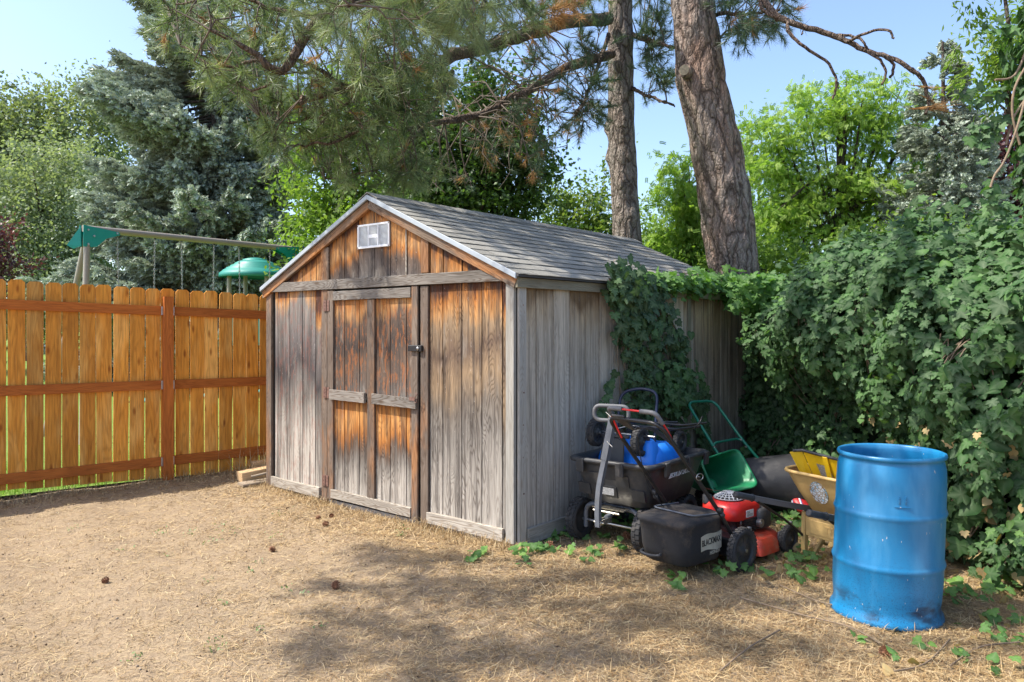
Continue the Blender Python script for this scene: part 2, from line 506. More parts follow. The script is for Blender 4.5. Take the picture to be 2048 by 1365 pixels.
def bark_mat(name, a, b, red, sc=(9, 9, 2.0), redf=.5):
    m = M(name)
    P = m.obj()
    wob = nd(m.nt, 'ShaderNodeTexNoise', {'Vector': P, 'Scale': 6.0, 'Detail': 3.0}).outputs['Color']
    Pw = nd(m.nt, 'ShaderNodeVectorMath', {0: P, 1: m.mix(.9, (0, 0, 0), wob)}, operation='ADD').outputs[0]
    Pw = m.mix(.12, P, wob)
    v = m.vor(m.map(Pw, sc), 1.0, 'DISTANCE_TO_EDGE')
    v2 = m.vor(m.map(Pw, (sc[0] * 2.6, sc[1] * 2.6, sc[2] * 2.4)), 1.0, 'DISTANCE_TO_EDGE')
    n = m.noise(m.map(P, (16, 16, 5)), 1.0, 5.0, .65)
    f = m.noise(m.map(P, (70, 70, 30)), 1.0, 3.0, .6)
    c = m.mix(n, a, b)
    rr = m.noise(m.map(P, (2.2, 2.2, 1.2)), 1.0, 4.0, .6)
    c = m.mix(m.ramp(rr, [(.5, 0.0), (.68, redf)]), c, red)
    c = m.mix(1.0, c, m.ramp(f, [(.3, .7), (.7, 1.25)]), 'MULTIPLY')
    c = m.mix(m.ramp(v, [(.0, .85), (.12, .0)]), c, (.05, .035, .028))
    c = m.mix(m.ramp(v2, [(.0, .5), (.10, .0)]), c, (.07, .05, .04))
    h = m.math('ADD', m.ramp(v, [(0, 0.0), (.25, 1.0)]), m.math('ADD', m.math('MULTIPLY', m.ramp(v2, [(0, 0.0), (.2, 1.0)]), .4), m.math('MULTIPLY', f, .4)))
    return m.done(c, .9, normal=m.bump(h, .9, .03), spec=.15)
BARK_PINE = bark_mat('pine_bark', (.20, .165, .14), (.36, .30, .26), (.34, .17, .10))
BARK_SLIM = bark_mat('pine_bark_grey', (.17, .145, .125), (.34, .295, .26), (.26, .17, .12), (11, 11, 3.0), .3)
BARK_LIMB = bark_mat('limb_bark', (.13, .095, .072), (.26, .20, .16), (.30, .18, .12), (22, 22, 7), .4)
BARK_DARK = bark_mat('dark_trunk_bark', (.07, .058, .048), (.15, .125, .10), (.12, .08, .06), (10, 10, 4), .3)

def leaf_mat(name, stops, trans=.35, rough=.5, spec=.35, tmul=(1.15, 1.25, .55)):
    """r = random shade of each leaf or needle clump (attribute), plus a slow drift through the tree"""
    m = M(name)
    a = m.attr('r')
    n = m.noise(m.map(m.obj(), (.55, .55, .55)), 1.0, 3.0, .6)
    t = m.math('ADD', m.math('MULTIPLY', a, .65), m.math('MULTIPLY', m.math('SUBTRACT', n, .15), .55), True)
    c = m.ramp(t, stops)
    tc = m.mix(1.0, c, tmul, 'MULTIPLY')
    return m.leaf(c, rough, trans, spec, tcol=tc)
L_PINE = leaf_mat('pine_needles', [(0, (.045, .085, .04)), (.4, (.12, .18, .085)), (.75, (.30, .36, .19)), (1, (.54, .57, .36))], .3, .42, .5)
L_PINEDARK = leaf_mat('pine_needles_dark', [(0, (.04, .08, .05)), (.5, (.08, .13, .075)), (1, (.18, .23, .12))], .2, .45, .4)
L_DEAD = leaf_mat('dead_needles', [(0, (.22, .10, .04)), (.5, (.42, .23, .09)), (1, (.55, .36, .17))], .2, .6, .2, (1, 1, 1))
L_SPRUCE = leaf_mat('blue_spruce_needles', [(0, (.15, .165, .115)), (.4, (.30, .345, .27)), (.75, (.48, .54, .45)), (1, (.56, .62, .52))], .12, .6, .25, (1, 1.05, .8))
L_WILLOW = leaf_mat('grey_green_leaves', [(0, (.11, .14, .075)), (.5, (.20, .245, .13)), (1, (.34, .38, .23))], .4, .55, .3)
L_BIRCH = leaf_mat('pale_green_leaves', [(0, (.14, .175, .11)), (.5, (.26, .31, .19)), (1, (.43, .47, .33))], .4, .5, .3)
L_PLUM = leaf_mat('purple_plum_leaves', [(0, (.035, .012, .018)), (.5, (.09, .035, .042)), (1, (.20, .09, .085))], .3, .45, .4, (1.4, .8, .8))
L_BRIGHT = leaf_mat('bright_maple_leaves', [(0, (.07, .13, .025)), (.5, (.16, .26, .05)), (1, (.31, .41, .10))], .5, .5, .3)
L_DEEP = leaf_mat('deep_green_leaves', [(0, (.03, .065, .018)), (.5, (.065, .125, .032)), (.85, (.13, .21, .06)), (1, (.26, .34, .13))], .4, .4, .45)
L_LOCUST = leaf_mat('locust_leaflets', [(0, (.10, .19, .03)), (.45, (.23, .37, .07)), (.85, (.42, .54, .14)), (1, (.58, .60, .18))], .5, .5, .3)
L_SHRUB = leaf_mat('olive_shrub_leaves', [(0, (.06, .10, .02)), (.5, (.14, .22, .05)), (1, (.30, .34, .12))], .45, .45, .35)
L_FAR = leaf_mat('far_wood_leaves', [(0, (.05, .09, .035)), (.5, (.10, .16, .05)), (1, (.18, .24, .09))], .35, .6, .2)

def ivy_mat(name, stops, trans=.25, vein=.5):
    m = M(name)
    a = m.math('FRACT', m.math('ADD', m.attr('r'), m.rand()))
    n = m.noise(m.map(m.obj(), (1.6, 1.6, 1.6)), 1.0, 2.0, .5)
    t = m.math('ADD', m.math('MULTIPLY', a, .6), m.math('MULTIPLY', m.math('SUBTRACT', n, .2), .5), True)
    c = m.ramp(t, stops)
    vn = m.attr('u')
    c = m.mix(m.ramp(vn, [(0.0, 0.0), (1.0, vein)]), c, m.mix(.5, c, (.34, .42, .26)))
    tc = m.mix(1.0, c, (1.3, 1.6, .5), 'MULTIPLY')
    fine = m.noise(m.obj(), 60.0, 2.0, .5)
    return m.leaf(c, .5, trans, .16, normal=m.bump(fine, .25, .01), tcol=tc)
L_IVY = ivy_mat('ivy_leaves', [(0, (.010, .034, .011)), (.35, (.026, .080, .022)), (.7, (.058, .145, .036)), (.92, (.14, .26, .06)), (1, (.36, .50, .08))])
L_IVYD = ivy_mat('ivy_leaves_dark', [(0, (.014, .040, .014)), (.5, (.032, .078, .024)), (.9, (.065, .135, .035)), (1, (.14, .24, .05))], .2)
L_IVYB = ivy_mat('ivy_leaves_fresh', [(0, (.05, .13, .03)), (.5, (.10, .23, .05)), (1, (.25, .42, .07))], .35)
L_DRYLEAF = ivy_mat('dry_fallen_leaves', [(0, (.26, .15, .06)), (.5, (.42, .28, .12)), (1, (.55, .42, .22))], .2)
L_STRAW = None

def straw_mat():
    m = M('dry_straw')
    a = m.attr('r')
    c = m.ramp(a, [(0, (.13, .08, .04)), (.35, (.30, .20, .10)), (.7, (.47, .34, .18)), (.95, (.64, .50, .30)), (1, (.28, .33, .12))])
    return m.leaf(c, .6, .2, .25)
L_STRAW = straw_mat()

def ground_mat():
    m = M('dry_soil')
    P = m.obj()
    b = m.noise(m.map(P, (.9, .9, .9)), 1.0, 5.0, .6)
    md = m.noise(P, 9.0, 6.0, .7)
    fn = m.noise(P, 70.0, 4.0, .75)
    vf = m.noise(P, 260.0, 3.0, .7)
    soil = m.mix(b, (.25, .185, .12), (.36, .275, .185))
    soil = m.mix(m.ramp(md, [(.42, 0.0), (.66, .7)]), soil, (.40, .30, .185))
    soil = m.mix(1.0, soil, m.ramp(fn, [(.3, .70), (.5, 1.0), (.72, 1.28)]), 'MULTIPLY')
    soil = m.mix(m.ramp(vf, [(.60, 0.0), (.70, .55)]), soil, (.50, .38, .22))
    soil = m.mix(m.ramp(m.noise(P, 55.0, 2.0, .5), [(.66, 0.0), (.72, .6)]), soil, (.13, .085, .055))
    x = m.sep(P)[0]
    h = m.math('ADD', m.math('MULTIPLY', fn, .6), m.math('ADD', m.math('MULTIPLY', vf, .35), m.math('MULTIPLY', md, .8)))
    return m.done(soil, .95, normal=m.bump(h, .8, .02), spec=.1)
P_SOIL = ground_mat()

def lawn_mat():
    m = M('green_lawn')
    P = m.obj()
    n = m.noise(P, 2.0, 5.0, .7)
    f = m.noise(P, 60.0, 3.0, .7)
    c = m.mix(n, (.10, .19, .03), (.20, .30, .07))
    c = m.mix(1.0, c, m.ramp(f, [(.3, .6), (.7, 1.4)]), 'MULTIPLY')
    return m.done(c, .9, normal=m.bump(f, .6, .03), spec=.1)
P_LAWN = lawn_mat()

# ------------------------------------------------------------------ ground and lawn
FO = Vector((-4.83, 7.03, 0))          # fence line: a point and its direction
FD = Vector((.8, .6, 0))
FN = Vector((.6, -.8, 0))              # towards the yard

def build_ground():
    xs = np.concatenate([[-260, -80, -30, -14], np.arange(-7, 7.01, .07), [14, 30, 80, 260]])
    ys = np.concatenate([[-60, -20, -5], np.arange(-1, 10.2, .07), [14, 25, 60, 400]])
    X, Y = np.meshgrid(xs, ys)
    Z = ground_z(X, Y)
    V = np.stack([X, Y, Z], -1).reshape(-1, 3)
    nx, ny = len(xs), len(ys)
    i = np.arange(ny - 1)[:, None] * nx + np.arange(nx - 1)[None]
    Fc = np.stack([i, i + 1, i + 1 + nx, i + nx], -1).reshape(-1, 4)
    g = np_mesh('ground', V, Fc, P_SOIL, smooth=True)
    meta(g, kind='structure')
    # lawn beyond the fence line
    a = FO + FD * -60 - FN * .04
    b = FO + FD * 5.6 - FN * .04
    c = Vector((.4, 11.6, 0)); d = Vector((3.6, 9.3, 0)); e = Vector((5.2, 7.4, 0)); f = Vector((8, 4.0, 0))
    poly = [a, b, c, d, e, f, Vector((200, 4.0, 0)), Vector((200, 300, 0)), Vector((-200, 300, 0)), Vector((-200, a.y, 0))]
    mb = MB()
    mb.add([(p.x, p.y, -.022) for p in poly], [tuple(range(len(poly)))])
    meta(mb.build('lawn', P_LAWN), kind='structure')
build_ground()

# ------------------------------------------------------------------ shed
RX = -math.atan2(.6376, .770)
shed = thing('garden_shed', 'weathered wooden garden shed with orange stained boards and grey shingle roof', 'shed', (0.033, 5.5, 0), RX)
WF, LS = 3.25, 4.25                     # width of the front, length of the side
ZE, ZR = 1.985, 2.74                    # eaves and ridge (top of roof)
XM = -WF / 2
SL = (ZR - ZE) / (WF / 2 + .05)
SIDE_R = math.hypot(1, SL)

def FT(px):                             # survey: photo column -> metres left of the corner on the front wall
    r = (px - 1024) / F_PX
    return -(.033 - 5.5 * r) / (.77 + .6376 * r)
def FZ(px, py):
    return 1.6 - (py - 651) / F_PX * (5.5 - .6376 * FT(px))
def ST(px):
    r = (px - 1024) / F_PX
    return (5.5 * r - .033) / (.6377 - .77 * r)

def board(name, mat, parent, p0, p1, wdt, th, out=(0, -1, 0), bevel=.0025, label=None, ends=0.0, wav=0.0):
    """timber from p0 to p1 (centre line of its back face); out = direction its face looks"""
    p0, p1, out = Vector(p0), Vector(p1), Vector(out)
    L = (p1 - p0).length
    x = (p1 - p0).normalized()
    n = (out - x * out.dot(x)).normalized()
    z = x.cross(-n)
    mb = MB()
    k = max(2, int(L / .25) + 1) if wav else 2
    rings = []
    for i in range(k):
        u = L * i / (k - 1)
        e0 = random.uniform(-wav, wav); e1 = random.uniform(-wav, wav); o = random.uniform(0, wav)
        sl = ends * (1 if i == 0 else (-1 if i == k - 1 else 0))
        rings.append([(u + sl, 0, -wdt / 2 + e0), (u - sl, 0, wdt / 2 + e1), (u - sl, -th - o, wdt / 2 + e1), (u + sl, -th - o, -wdt / 2 + e0)])
    mb.loft([[Vector(q) for q in rg] for rg in rings], True, True, False)
    o = mb.build(name, mat, parent, bevel=bevel)
    m4 = Matrix((( x.x, -n.x, z.x, p0.x), (x.y, -n.y, z.y, p0.y), (x.z, -n.z, z.z, p0.z), (0, 0, 0, 1)))
    o.matrix_basis = m4
    if label: o['label'] = label
    return o

def plank(name, mat, parent, a, b, z0, zta, ztb, face, th=.012, side=False, shelter=None):
    """upright siding board between a and b; face = coordinate of its back; d attribute = depth below its top"""
    g = .0058
    a2, b2 = a + g, b - g
    nz = 7
    vs_, dd = [], []
    for layer in (0, 1):
        for i in range(nz):
            for (q, zt) in ((a2, zta), (b2, ztb)):
                z = z0 + (zt - z0) * i / (nz - 1)
                wob = 0
                if side: vs_.append((face + layer * th, q, z))
                else: vs_.append((q, face - layer * th, z))
                dd.append((shelter if shelter is not None else zt) - z if shelter is None else shelter - z)
    f = []
    o = nz * 2
    for i in range(nz - 1):
        p = i * 2
        f.append((o + p, o + p + 1, o + p + 3, o + p + 2))
        f.append((p, p + 2, o + p + 2, o + p))
        f.append((p + 1, o + p + 1, o + p + 3, p + 3))
    f.append((nz * 2 - 2, nz * 2 - 1, o + nz * 2 - 1, o + nz * 2 - 2))
    f.append((0, o, o + 1, 1))
    mb = MB()
    mb.add(vs_, f)
    return mb.build(name, mat, parent, attrs={'d': dd}, bevel=.002)

def build_shed():
    S = shed
    # core walls behind the siding: gives the dark joints
    mb = MB()
    yb = LS
    mb.prism([(0, .0, -.09), (-WF, .0, -.09), (-WF, .0, ZE - .02), (XM, .0, ZR - .06), (0, .0, ZE - .02)], (0, LS, 0))
    mb.build('wall', P_DARK, S)
    zb0, zb1 = 1.93, 2.02
    def zrake(x):                      # underside of the rake board
        return ZE - .02 + (min(-x, x + WF) + .0) * SL - .075
    # front, left panel
    xs = [FT(p) for p in (552.7, 558.6, 582, 607.8, 633.9, 650)]
    for a, b in zip(xs[:-1], xs[1:]):
        plank('plank', W_LEFT, S, a, b, .05, zb0, zb0, -.002)
    xs = [FT(p) for p in (862, 888, 926, 966, 1007, 1016)]
    for a, b in zip(xs[:-1], xs[1:]):
        plank('plank', W_RIGHT, S, a, b, .05, zb0, zb0, -.002)
    # gable
    xs = [FT(p) for p in (556, 583, 608.4, 634.8, 647.4)]
    gx = [xs[0]] + xs[1:] + [FT(p) for p in (662.6, 691, 720.3, 752, 783.6, 817, 847.2)] + [FT(p) for p in (863, 889, 927, 966.4, 1000)]
    gx = sorted(set(round(q, 4) for q in gx))
    pts = gx + [XM]
    pts = sorted(pts)
    for a, b in zip(gx[:-1], gx[1:]):
        if a < XM < b:
            # the tallest board has a pointed top: split at the ridge
            plank('plank', W_GABLE, S, a, XM + .0035, 2.0, zrake(a), zrake(XM), -.002)
            plank('plank', W_GABLE, S, XM - .0035, b, 2.0, zrake(XM), zrake(b), -.002)
        else:
            plank('plank', W_GABLE, S, a, b, 2.0, max(zrake(a), 2.005), max(zrake(b), 2.005), -.002)
    # battens of the gable
    for (p0, p1, m_) in ((647.4, 662.6, B_RAKE), (847.2, 862.5, B_BROWN)):
        xa, xb_ = FT(p0), FT(p1); xc = (xa + xb_) / 2
        board('batten', m_, S, (xc, -.014, 2.03 if p0 > 800 else 2.02), (xc, -.014, zrake(xc) - .006), xb_ - xa - .004, .018)
    board('batten', B_PALE, S, (FT(815), -.014, 2.02), (FT(815), -.014, zrake(FT(815)) - .01), .014, .004)
    # belt board, skirts, corner boards
    board('belt_board', B_GREY, S, (FT(549), -.016, (zb0 + zb1) / 2), (FT(1014.5), -.016, (zb0 + zb1) / 2), zb1 - zb0, .030, wav=.0015)
    board('skirt_board', B_PALE, S, (FT(549), -.014, .035), (FT(645), -.014, .03), .095, .026, wav=.004)
    board('skirt_board', B_PALE, S, (FT(860), -.014, .038), (FT(1011), -.014, .038), .093, .026, wav=.003)
    board('sill_beam', B_SIDEGREY, S, (-WF + .05, .0, -.06), (-.01, .0, -.06), .09, .012)
    board('corner_board', B_SIDEGREY, S, (-.038, -.003, -.01), (-.038, -.003, 1.965), .078, .030, label='pale grey front corner board')
    board('corner_board', B_BROWN, S, (-WF + .045, -.003, -.05), (-WF + .045, -.003, 1.99), .09, .030, label='brown corner board at the fence side')
    board('corner_board', B_SIDEGREY, S, (.003, .045, -.02), (.003, .045, 1.925), .086, .022, out=(1, 0, 0))
    # rake boards and metal drip edge, both slopes
    for sgn in (1, -1):
        x0 = .03 if sgn > 0 else -WF - .03
        def P3(x, dz, y): return (x, y, ZE + (ZR - ZE) * (1 - abs(x - XM) / (WF / 2 + .05)) + dz)
        a_, b_ = P3(x0, -.085, -.018), P3(XM, -.085, -.018)
        board('rake_board', B_RAKE, S, a_, b_, .075, .034, wav=.001)
        x0 = .052 if sgn > 0 else -WF - .052
        mb = MB()
        q0, q1 = Vector(P3(x0, 0, 0)), Vector(P3(XM, 0, 0))
        yo = -.075
        mb.hexa([(q0.x, yo, q0.z - .045), (q1.x, yo, q1.z - .045), (q1.x, yo + .02, q1.z - .045), (q0.x, yo + .02, q0.z - .045),
                 (q0.x, yo, q0.z - .002), (q1.x, yo, q1.z - .002), (q1.x, yo + .02, q1.z - .002), (q0.x, yo + .02, q0.z - .002)])
        mb.build('drip_edge', P_GREYMETAL, S, bevel=.003)
    # right side: siding, skirt, fascia
    t = .086
    ys = [.09, .2165] + [.2165 + .2215 * i for i in range(1, 18)] + [LS]
    ys = [y for y in ys if y < LS - .05] + [LS]
    for i, (a, b) in enumerate(zip(ys[:-1], ys[1:])):
        plank('plank', W_SIDE if a < 2.7 else W_SIDE2, S, a, b, .06, 1.93, 1.93, .002, side=True)
    for a, b in zip(ys[:-1], ys[1:]):       # far long side, same siding
        o = plank('plank', W_SIDE2, S, a, b, .06, 1.93, 1.93, -WF - .014, side=True)
    xs = np.linspace(-WF, 0, 16)
    for a, b in zip(xs[:-1], xs[1:]):       # rear wall
        zt = lambda x: ZE - .05 + min(-x, x + WF) * SL - .03
        o = plank('plank', W_SIDE2, S, a, b, .0, zt(a), zt(b), LS + .014)
    board('batten', B_FASCIA, S, (.015, ST(1374), .06), (.015, ST(1374), 1.92), .07, .014, out=(1, 0, 0))
    board('skirt_board', B_SIDEGREY, S, (.016, .10, .02), (.016, LS - .02, .02), .12, .02, out=(1, 0, 0), wav=.002)
    board('fascia_board', B_FASCIA, S, (.02, -.045, 1.915), (.02, LS + .02, 1.915), .075, .026, out=(1, 0, 0), label='greenish grey eaves board on the shaded side')
    board('fascia_board', B_FASCIA, S, (-WF - .02, LS + .02, 1.915), (-WF - .02, -.045, 1.915), .075, .026, out=(-1, 0, 0))
    mb = MB().box(.046, .075, -.07, LS + .05, 1.955, 1.982)
    mb.build('eave_drip_edge', P_SEAL, S)
    # door
    door = bpy.data.objects.new('door', None); COL.objects.link(door); door.parent = S
    door['label'] = 'hinged plank door, orange below its top and middle rails'
    F0 = -.006
    dx0, dx1 = FT(661), FT(843)
    MB().box(dx0, dx1, F0, F0 + .004, .0, 1.925).build('backing_panel', P_DARK, door)
    xs = [FT(p) for p in (672, 692.5, 721.8, 741)]
    for a, b in zip(xs[:-1], xs[1:]):
        plank('plank', W_DOOR1, door, a, b, 1.0, 1.83, 1.83, F0)
        plank('plank', W_DOOR2, door, a, b, .08, .92, .92, F0)
    xs = [FT(p) for p in (755, 783.6, 816, 829)]
    for a, b in zip(xs[:-1], xs[1:]):
        plank('plank', W_DOOR1, door, a, b, 1.0, 1.83, 1.83, F0)
        plank('plank', W_DOOR2, door, a, b, .08, .92, .92, F0)
    def V(px0, px1, z0, z1, m_, name='stile', f=F0 - .01, par=door, th=.022, wav=.001):
        a, b = FT(px0), FT(px1)
        board(name, m_, par, ((a + b) / 2, f, z0), ((a + b) / 2, f, z1), b - a - .004, th, wav=wav)
    V(661, 673, .0, 1.918, B_BROWN)
    V(829, 842, -.01, 1.925, B_BROWN)
    V(740.5, 755.5, .095, 1.825, B_BROWN, 'centre_batten')
    board('rail', B_GREY, door, (FT(673.5), F0 - .012, 1.87), (FT(828.5), F0 - .012, 1.872), .083, .026, wav=.0015)
    board('rail', B_GREY, door, (FT(669), F0 - .034, .965), (FT(739), F0 - .034, .962), .088, .022, wav=.003)
    board('rail', B_GREY, door, (FT(754), F0 - .034, .965), (FT(842), F0 - .034, .957), .088, .022, wav=.003)
    board('rail', B_PALE, door, (FT(669), F0 - .012, .053), (FT(828), F0 - .012, .047), .083, .026, wav=.003)
    # door frame
    V(648.5, 660, -.03, 1.925, B_BROWN, 'door_frame', -.012, S, .02)
    V(846.5, 862, -.05, 1.92, B_GREY if False else B_BROWN, 'door_frame', -.012, S, .022)
    # hinges
    for (px, zc) in ((660, FZ(660, 612)), (660, FZ(660, 785)), (658, FZ(658, 960))):
        x = FT(px)
        hg = MB().box(x - .045, x - .002, -.044, -.038, zc - .05, zc + .05)
        hg.box(x + .006, x + .045, -.044, -.038, zc - .05, zc + .05)
        hg.tube([(x + .002, -.046, zc - .05), (x + .002, -.046, zc + .05)], .005, 8)
        for dx in (-.025, .028):
            for dz in (-.032, 0, .032):
                hg.tube([(x + dx, -.0435, zc + dz), (x + dx, -.047, zc + dz)], .005, 6)
        hg.build('hinge', P_RUST, S)
    # electronic latch
    x0, x1, zc = FT(826), FT(853), FZ(840, 697)
    lt = MB().box(x0, x1, -.062, -.035, zc - .024, zc + .026).build('latch', P_BLACKMETAL, S, bevel=.004)
    MB().lathe([(0, -.004), (.014, -.004), (.014, 0), (.012, .003)], 14, 'Y', (FT(847), -.066, zc)).build('keyhole', P_STEEL, lt)
    # hasp
    hx, hz = FT(838), FZ(838, 797)
    hs = MB().box(hx - .05, hx + .02, -.068, -.065, hz - .016, hz + .016)
    hs.tube([(hx + .02, -.067, hz + .005), (hx + .05, -.09, hz + .02), (hx + .065, -.08, hz + .045), (hx + .035, -.075, hz + .05)], .004, 6)
    hs.tube([(hx + .04 + .014 * math.cos(a), -.075, hz - .012 + .016 * math.sin(a)) for a in np.linspace(0, 2 * math.pi, 12, endpoint=False)], .003, 6, closed=True)
    hs.build('hasp', P_RUST, S)
    # gable vent
    x0, x1 = FT(720), FT(783.5)
    z1, z0 = FZ(784, 443.5), FZ(784, 493)
    vt = MB()
    fr = .018
    vt.box(x0, x1, -.030, -.016, z0, z0 + fr).box(x0, x1, -.030, -.016, z1 - fr, z1)
    vt.box(x0, x0 + fr, -.0305, -.0155, z0 + fr, z1 - fr).box(x1 - fr, x1, -.0305, -.0155, z0 + fr, z1 - fr)
    fo = vt.build('vent_frame', P_WHITEVENT, S, bevel=.002)
    cw = (x1 - x0 - 2 * fr) / 3
    vb = MB()
    for i in (1, 2):
        xc = x0 + fr + cw * i
        vb.box(xc - .005, xc + .005, -.029, -.017, z0 + fr, z1 - fr)
    xc = (x0 + x1) / 2
    vb.box(xc - cw / 2 + .005, xc + cw / 2 - .005, -.027, -.018, (z0 + z1) / 2 - .018, (z0 + z1) / 2 + .012)
    vb.build('vent_bar', P_WHITEVENT, fo)
    MB().box(x0 + fr, x1 - fr, -.0165, -.015, z0 + fr, z1 - fr).build('vent_screen', P_STEEL, fo)
    ns = 17
    me = None
    for i in range(ns):
        z = z0 + fr + (z1 - z0 - 2 * fr) * (i + .5) / ns
        if me is None:
            mb = MB()
            mb.hexa([(x0 + fr, -.026, -.004), (x1 - fr, -.026, -.004), (x1 - fr, -.018, .0015), (x0 + fr, -.018, .0015),
                     (x0 + fr, -.026, -.0025), (x1 - fr, -.026, -.0025), (x1 - fr, -.018, .003), (x0 + fr, -.018, .003)])
            o = mb.build('louvre', P_WHITEVENT, fo)
            me = o.data
        else:
            o = link('louvre', me, None, fo)
        o.location.z = z
    sc = MB()
    for xx in (x0 + .009, x1 - .009):
        for zz in (z0 + .009, z1 - .009):
            sc.tube([(xx, -.030, zz), (xx, -.033, zz)], .005, 6)
    sc.build('screw', P_RUST, fo)
    # nail heads on the side corner board
    nh = MB()
    for z in (.35, .62, .86, 1.1, 1.75):
        nh.tube([(.024, .05 + random.uniform(-.015, .015), z), (.0262, .05, z)], .006, 6)
    nh.build('nail_head', P_RUST, S)
    # roof deck
    rd = MB()
    xe = .05
    for sgn in (1, -1):
        X = lambda u: XM + sgn * u
        q = [(X(0), -.06, ZR - .012), (X(WF / 2 + xe), -.06, ZE - .012), (X(WF / 2 + xe), LS + .08, ZE - .012), (X(0), LS + .08, ZR - .012)]
        lo = [(p[0], p[1], p[2] - .016) for p in q]
        if sgn > 0: rd.hexa(lo + q)
        else: rd.hexa(lo[::-1] + q[::-1])
    roof = rd.build('roof', P_SEAL, S)
    # shingles: courses of tabs, on the visible slope each one its own piece
    sx = Vector((math.cos(math.atan(SL)), 0, -math.sin(math.atan(SL))))   # down the slope
    sn = Vector((sx.z * -1, 0, sx.x))
    Ls = (WF / 2 + xe + .012) / sx.x
    rows = 14
    ex = Ls / rows
    base = Vector((XM, 0, ZR - .010))
    variants = []
    for k in range(9):
        wv = [.30, .26, .34][k % 3]
        mb = MB()
        n = 4
        top, bot = [], []
        for i in range(n + 1):
            u = wv * i / n
            lift = .005 + random.uniform(0, .003) + (random.uniform(0, .009) if random.random() < .15 else 0)
            e = random.uniform(-.004, .004)
            top.append((0, u, .002)); bot.append((ex + .02 + e, u, lift + .004))
        vs_ = top + bot + [(p[0], p[1], p[2] - .0045) for p in bot]
        fs = []
        m_ = n + 1
        for i in range(n):
            fs.append((i, m_ + i, m_ + i + 1, i + 1))
            fs.append((m_ + i, 2 * m_ + i, 2 * m_ + i + 1, m_ + i + 1))
        fs.append((0, 2 * m_, m_)); fs.append((n, m_ + n, 2 * m_ + n))
        mb.add(vs_, fs)
        me = bpy.data.meshes.new('shingle')
        me.from_pydata(vs_, [], fs)
        me.materials.append(P_SHINGLE)
        variants.append((wv, me))
    m4r = Matrix(((sx.x, 0, sn.x, 0), (0, 1, 0, 0), (sx.z, 0, sn.z, 0), (0, 0, 0, 1)))
    for r_ in range(rows):
        y = -.065 - random.uniform(.0, .2)
        while y < LS + .06:
            wv, me = random.choice(variants)
            o = link('shingle', me, None, roof)
            p = base + sx * (ex * r_ - .0) + sn * (.004 + random.uniform(0, .003))
            y0 = max(y, -.068)
            sc_ = min((y + wv), LS + .09) - y0
            if sc_ < .03:
                y += wv; COL.objects.unlink(o); bpy.data.objects.remove(o); continue
            o.matrix_basis = Matrix.Translation((p.x, y0, p.z)) @ m4r @ Matrix.Rotation(random.uniform(-.012, .012), 4, 'Z') @ Matrix.Diagonal((1, (sc_ - .003) / wv, 1, 1))
            y += wv
    # hidden slope: the same tabs joined
    mb = MB()
    for r_ in range(rows):
        y = -.065
        while y < LS + .05:
            wv = random.choice((.26, .3, .34))
            wv = min(wv, LS + .09 - y)
            if wv < .03: break
            a = ex * r_; b = a + ex + .02
            c0 = lambda d_, yy, h: (XM - (sx.x * d_ - sn.x * 0) + 0 - sn.x * h * 1, yy, ZR - .010 + sx.z * d_ + sn.z * h)
            lf = random.uniform(.009, .016)
            mb.add([c0(a, y, .006), c0(a, y + wv - .004, .006), c0(b, y + wv - .004, lf), c0(b, y, lf), c0(b, y, lf - .006), c0(b, y + wv - .004, lf - .006)], [(0, 1, 2, 3), (3, 2, 5, 4)])
            y += wv
    mb.build('shingle_slope', P_SHINGLE, roof, kind='stuff')
    # ridge caps
    y = -.07
    caps = None
    while y < LS + .02:
        if caps is None:
            mb = MB()
            wv = .30
            hh = .014
            mb.add([(-.13, 0, -.13 * SL + hh), (0, 0, hh + .006), (.13, 0, -.13 * SL + hh), (-.13, wv, -.13 * SL + hh - .006), (0, wv, hh), (.13, wv, -.13 * SL + hh - .006),
                    (-.13, 0, -.13 * SL + hh - .007), (0, 0, hh - .002), (.13, 0, -.13 * SL + hh - .007)],
                   [(0, 1, 4, 3), (1, 2, 5, 4), (6, 7, 1, 0), (7, 8, 2, 1)])
            o = mb.build('ridge_cap', P_SHINGLE, roof)
            caps = o.data
        else:
            o = link('ridge_cap', caps, None, roof)
        o.location = (XM, y, ZR + .001)
        y += .225
build_shed()

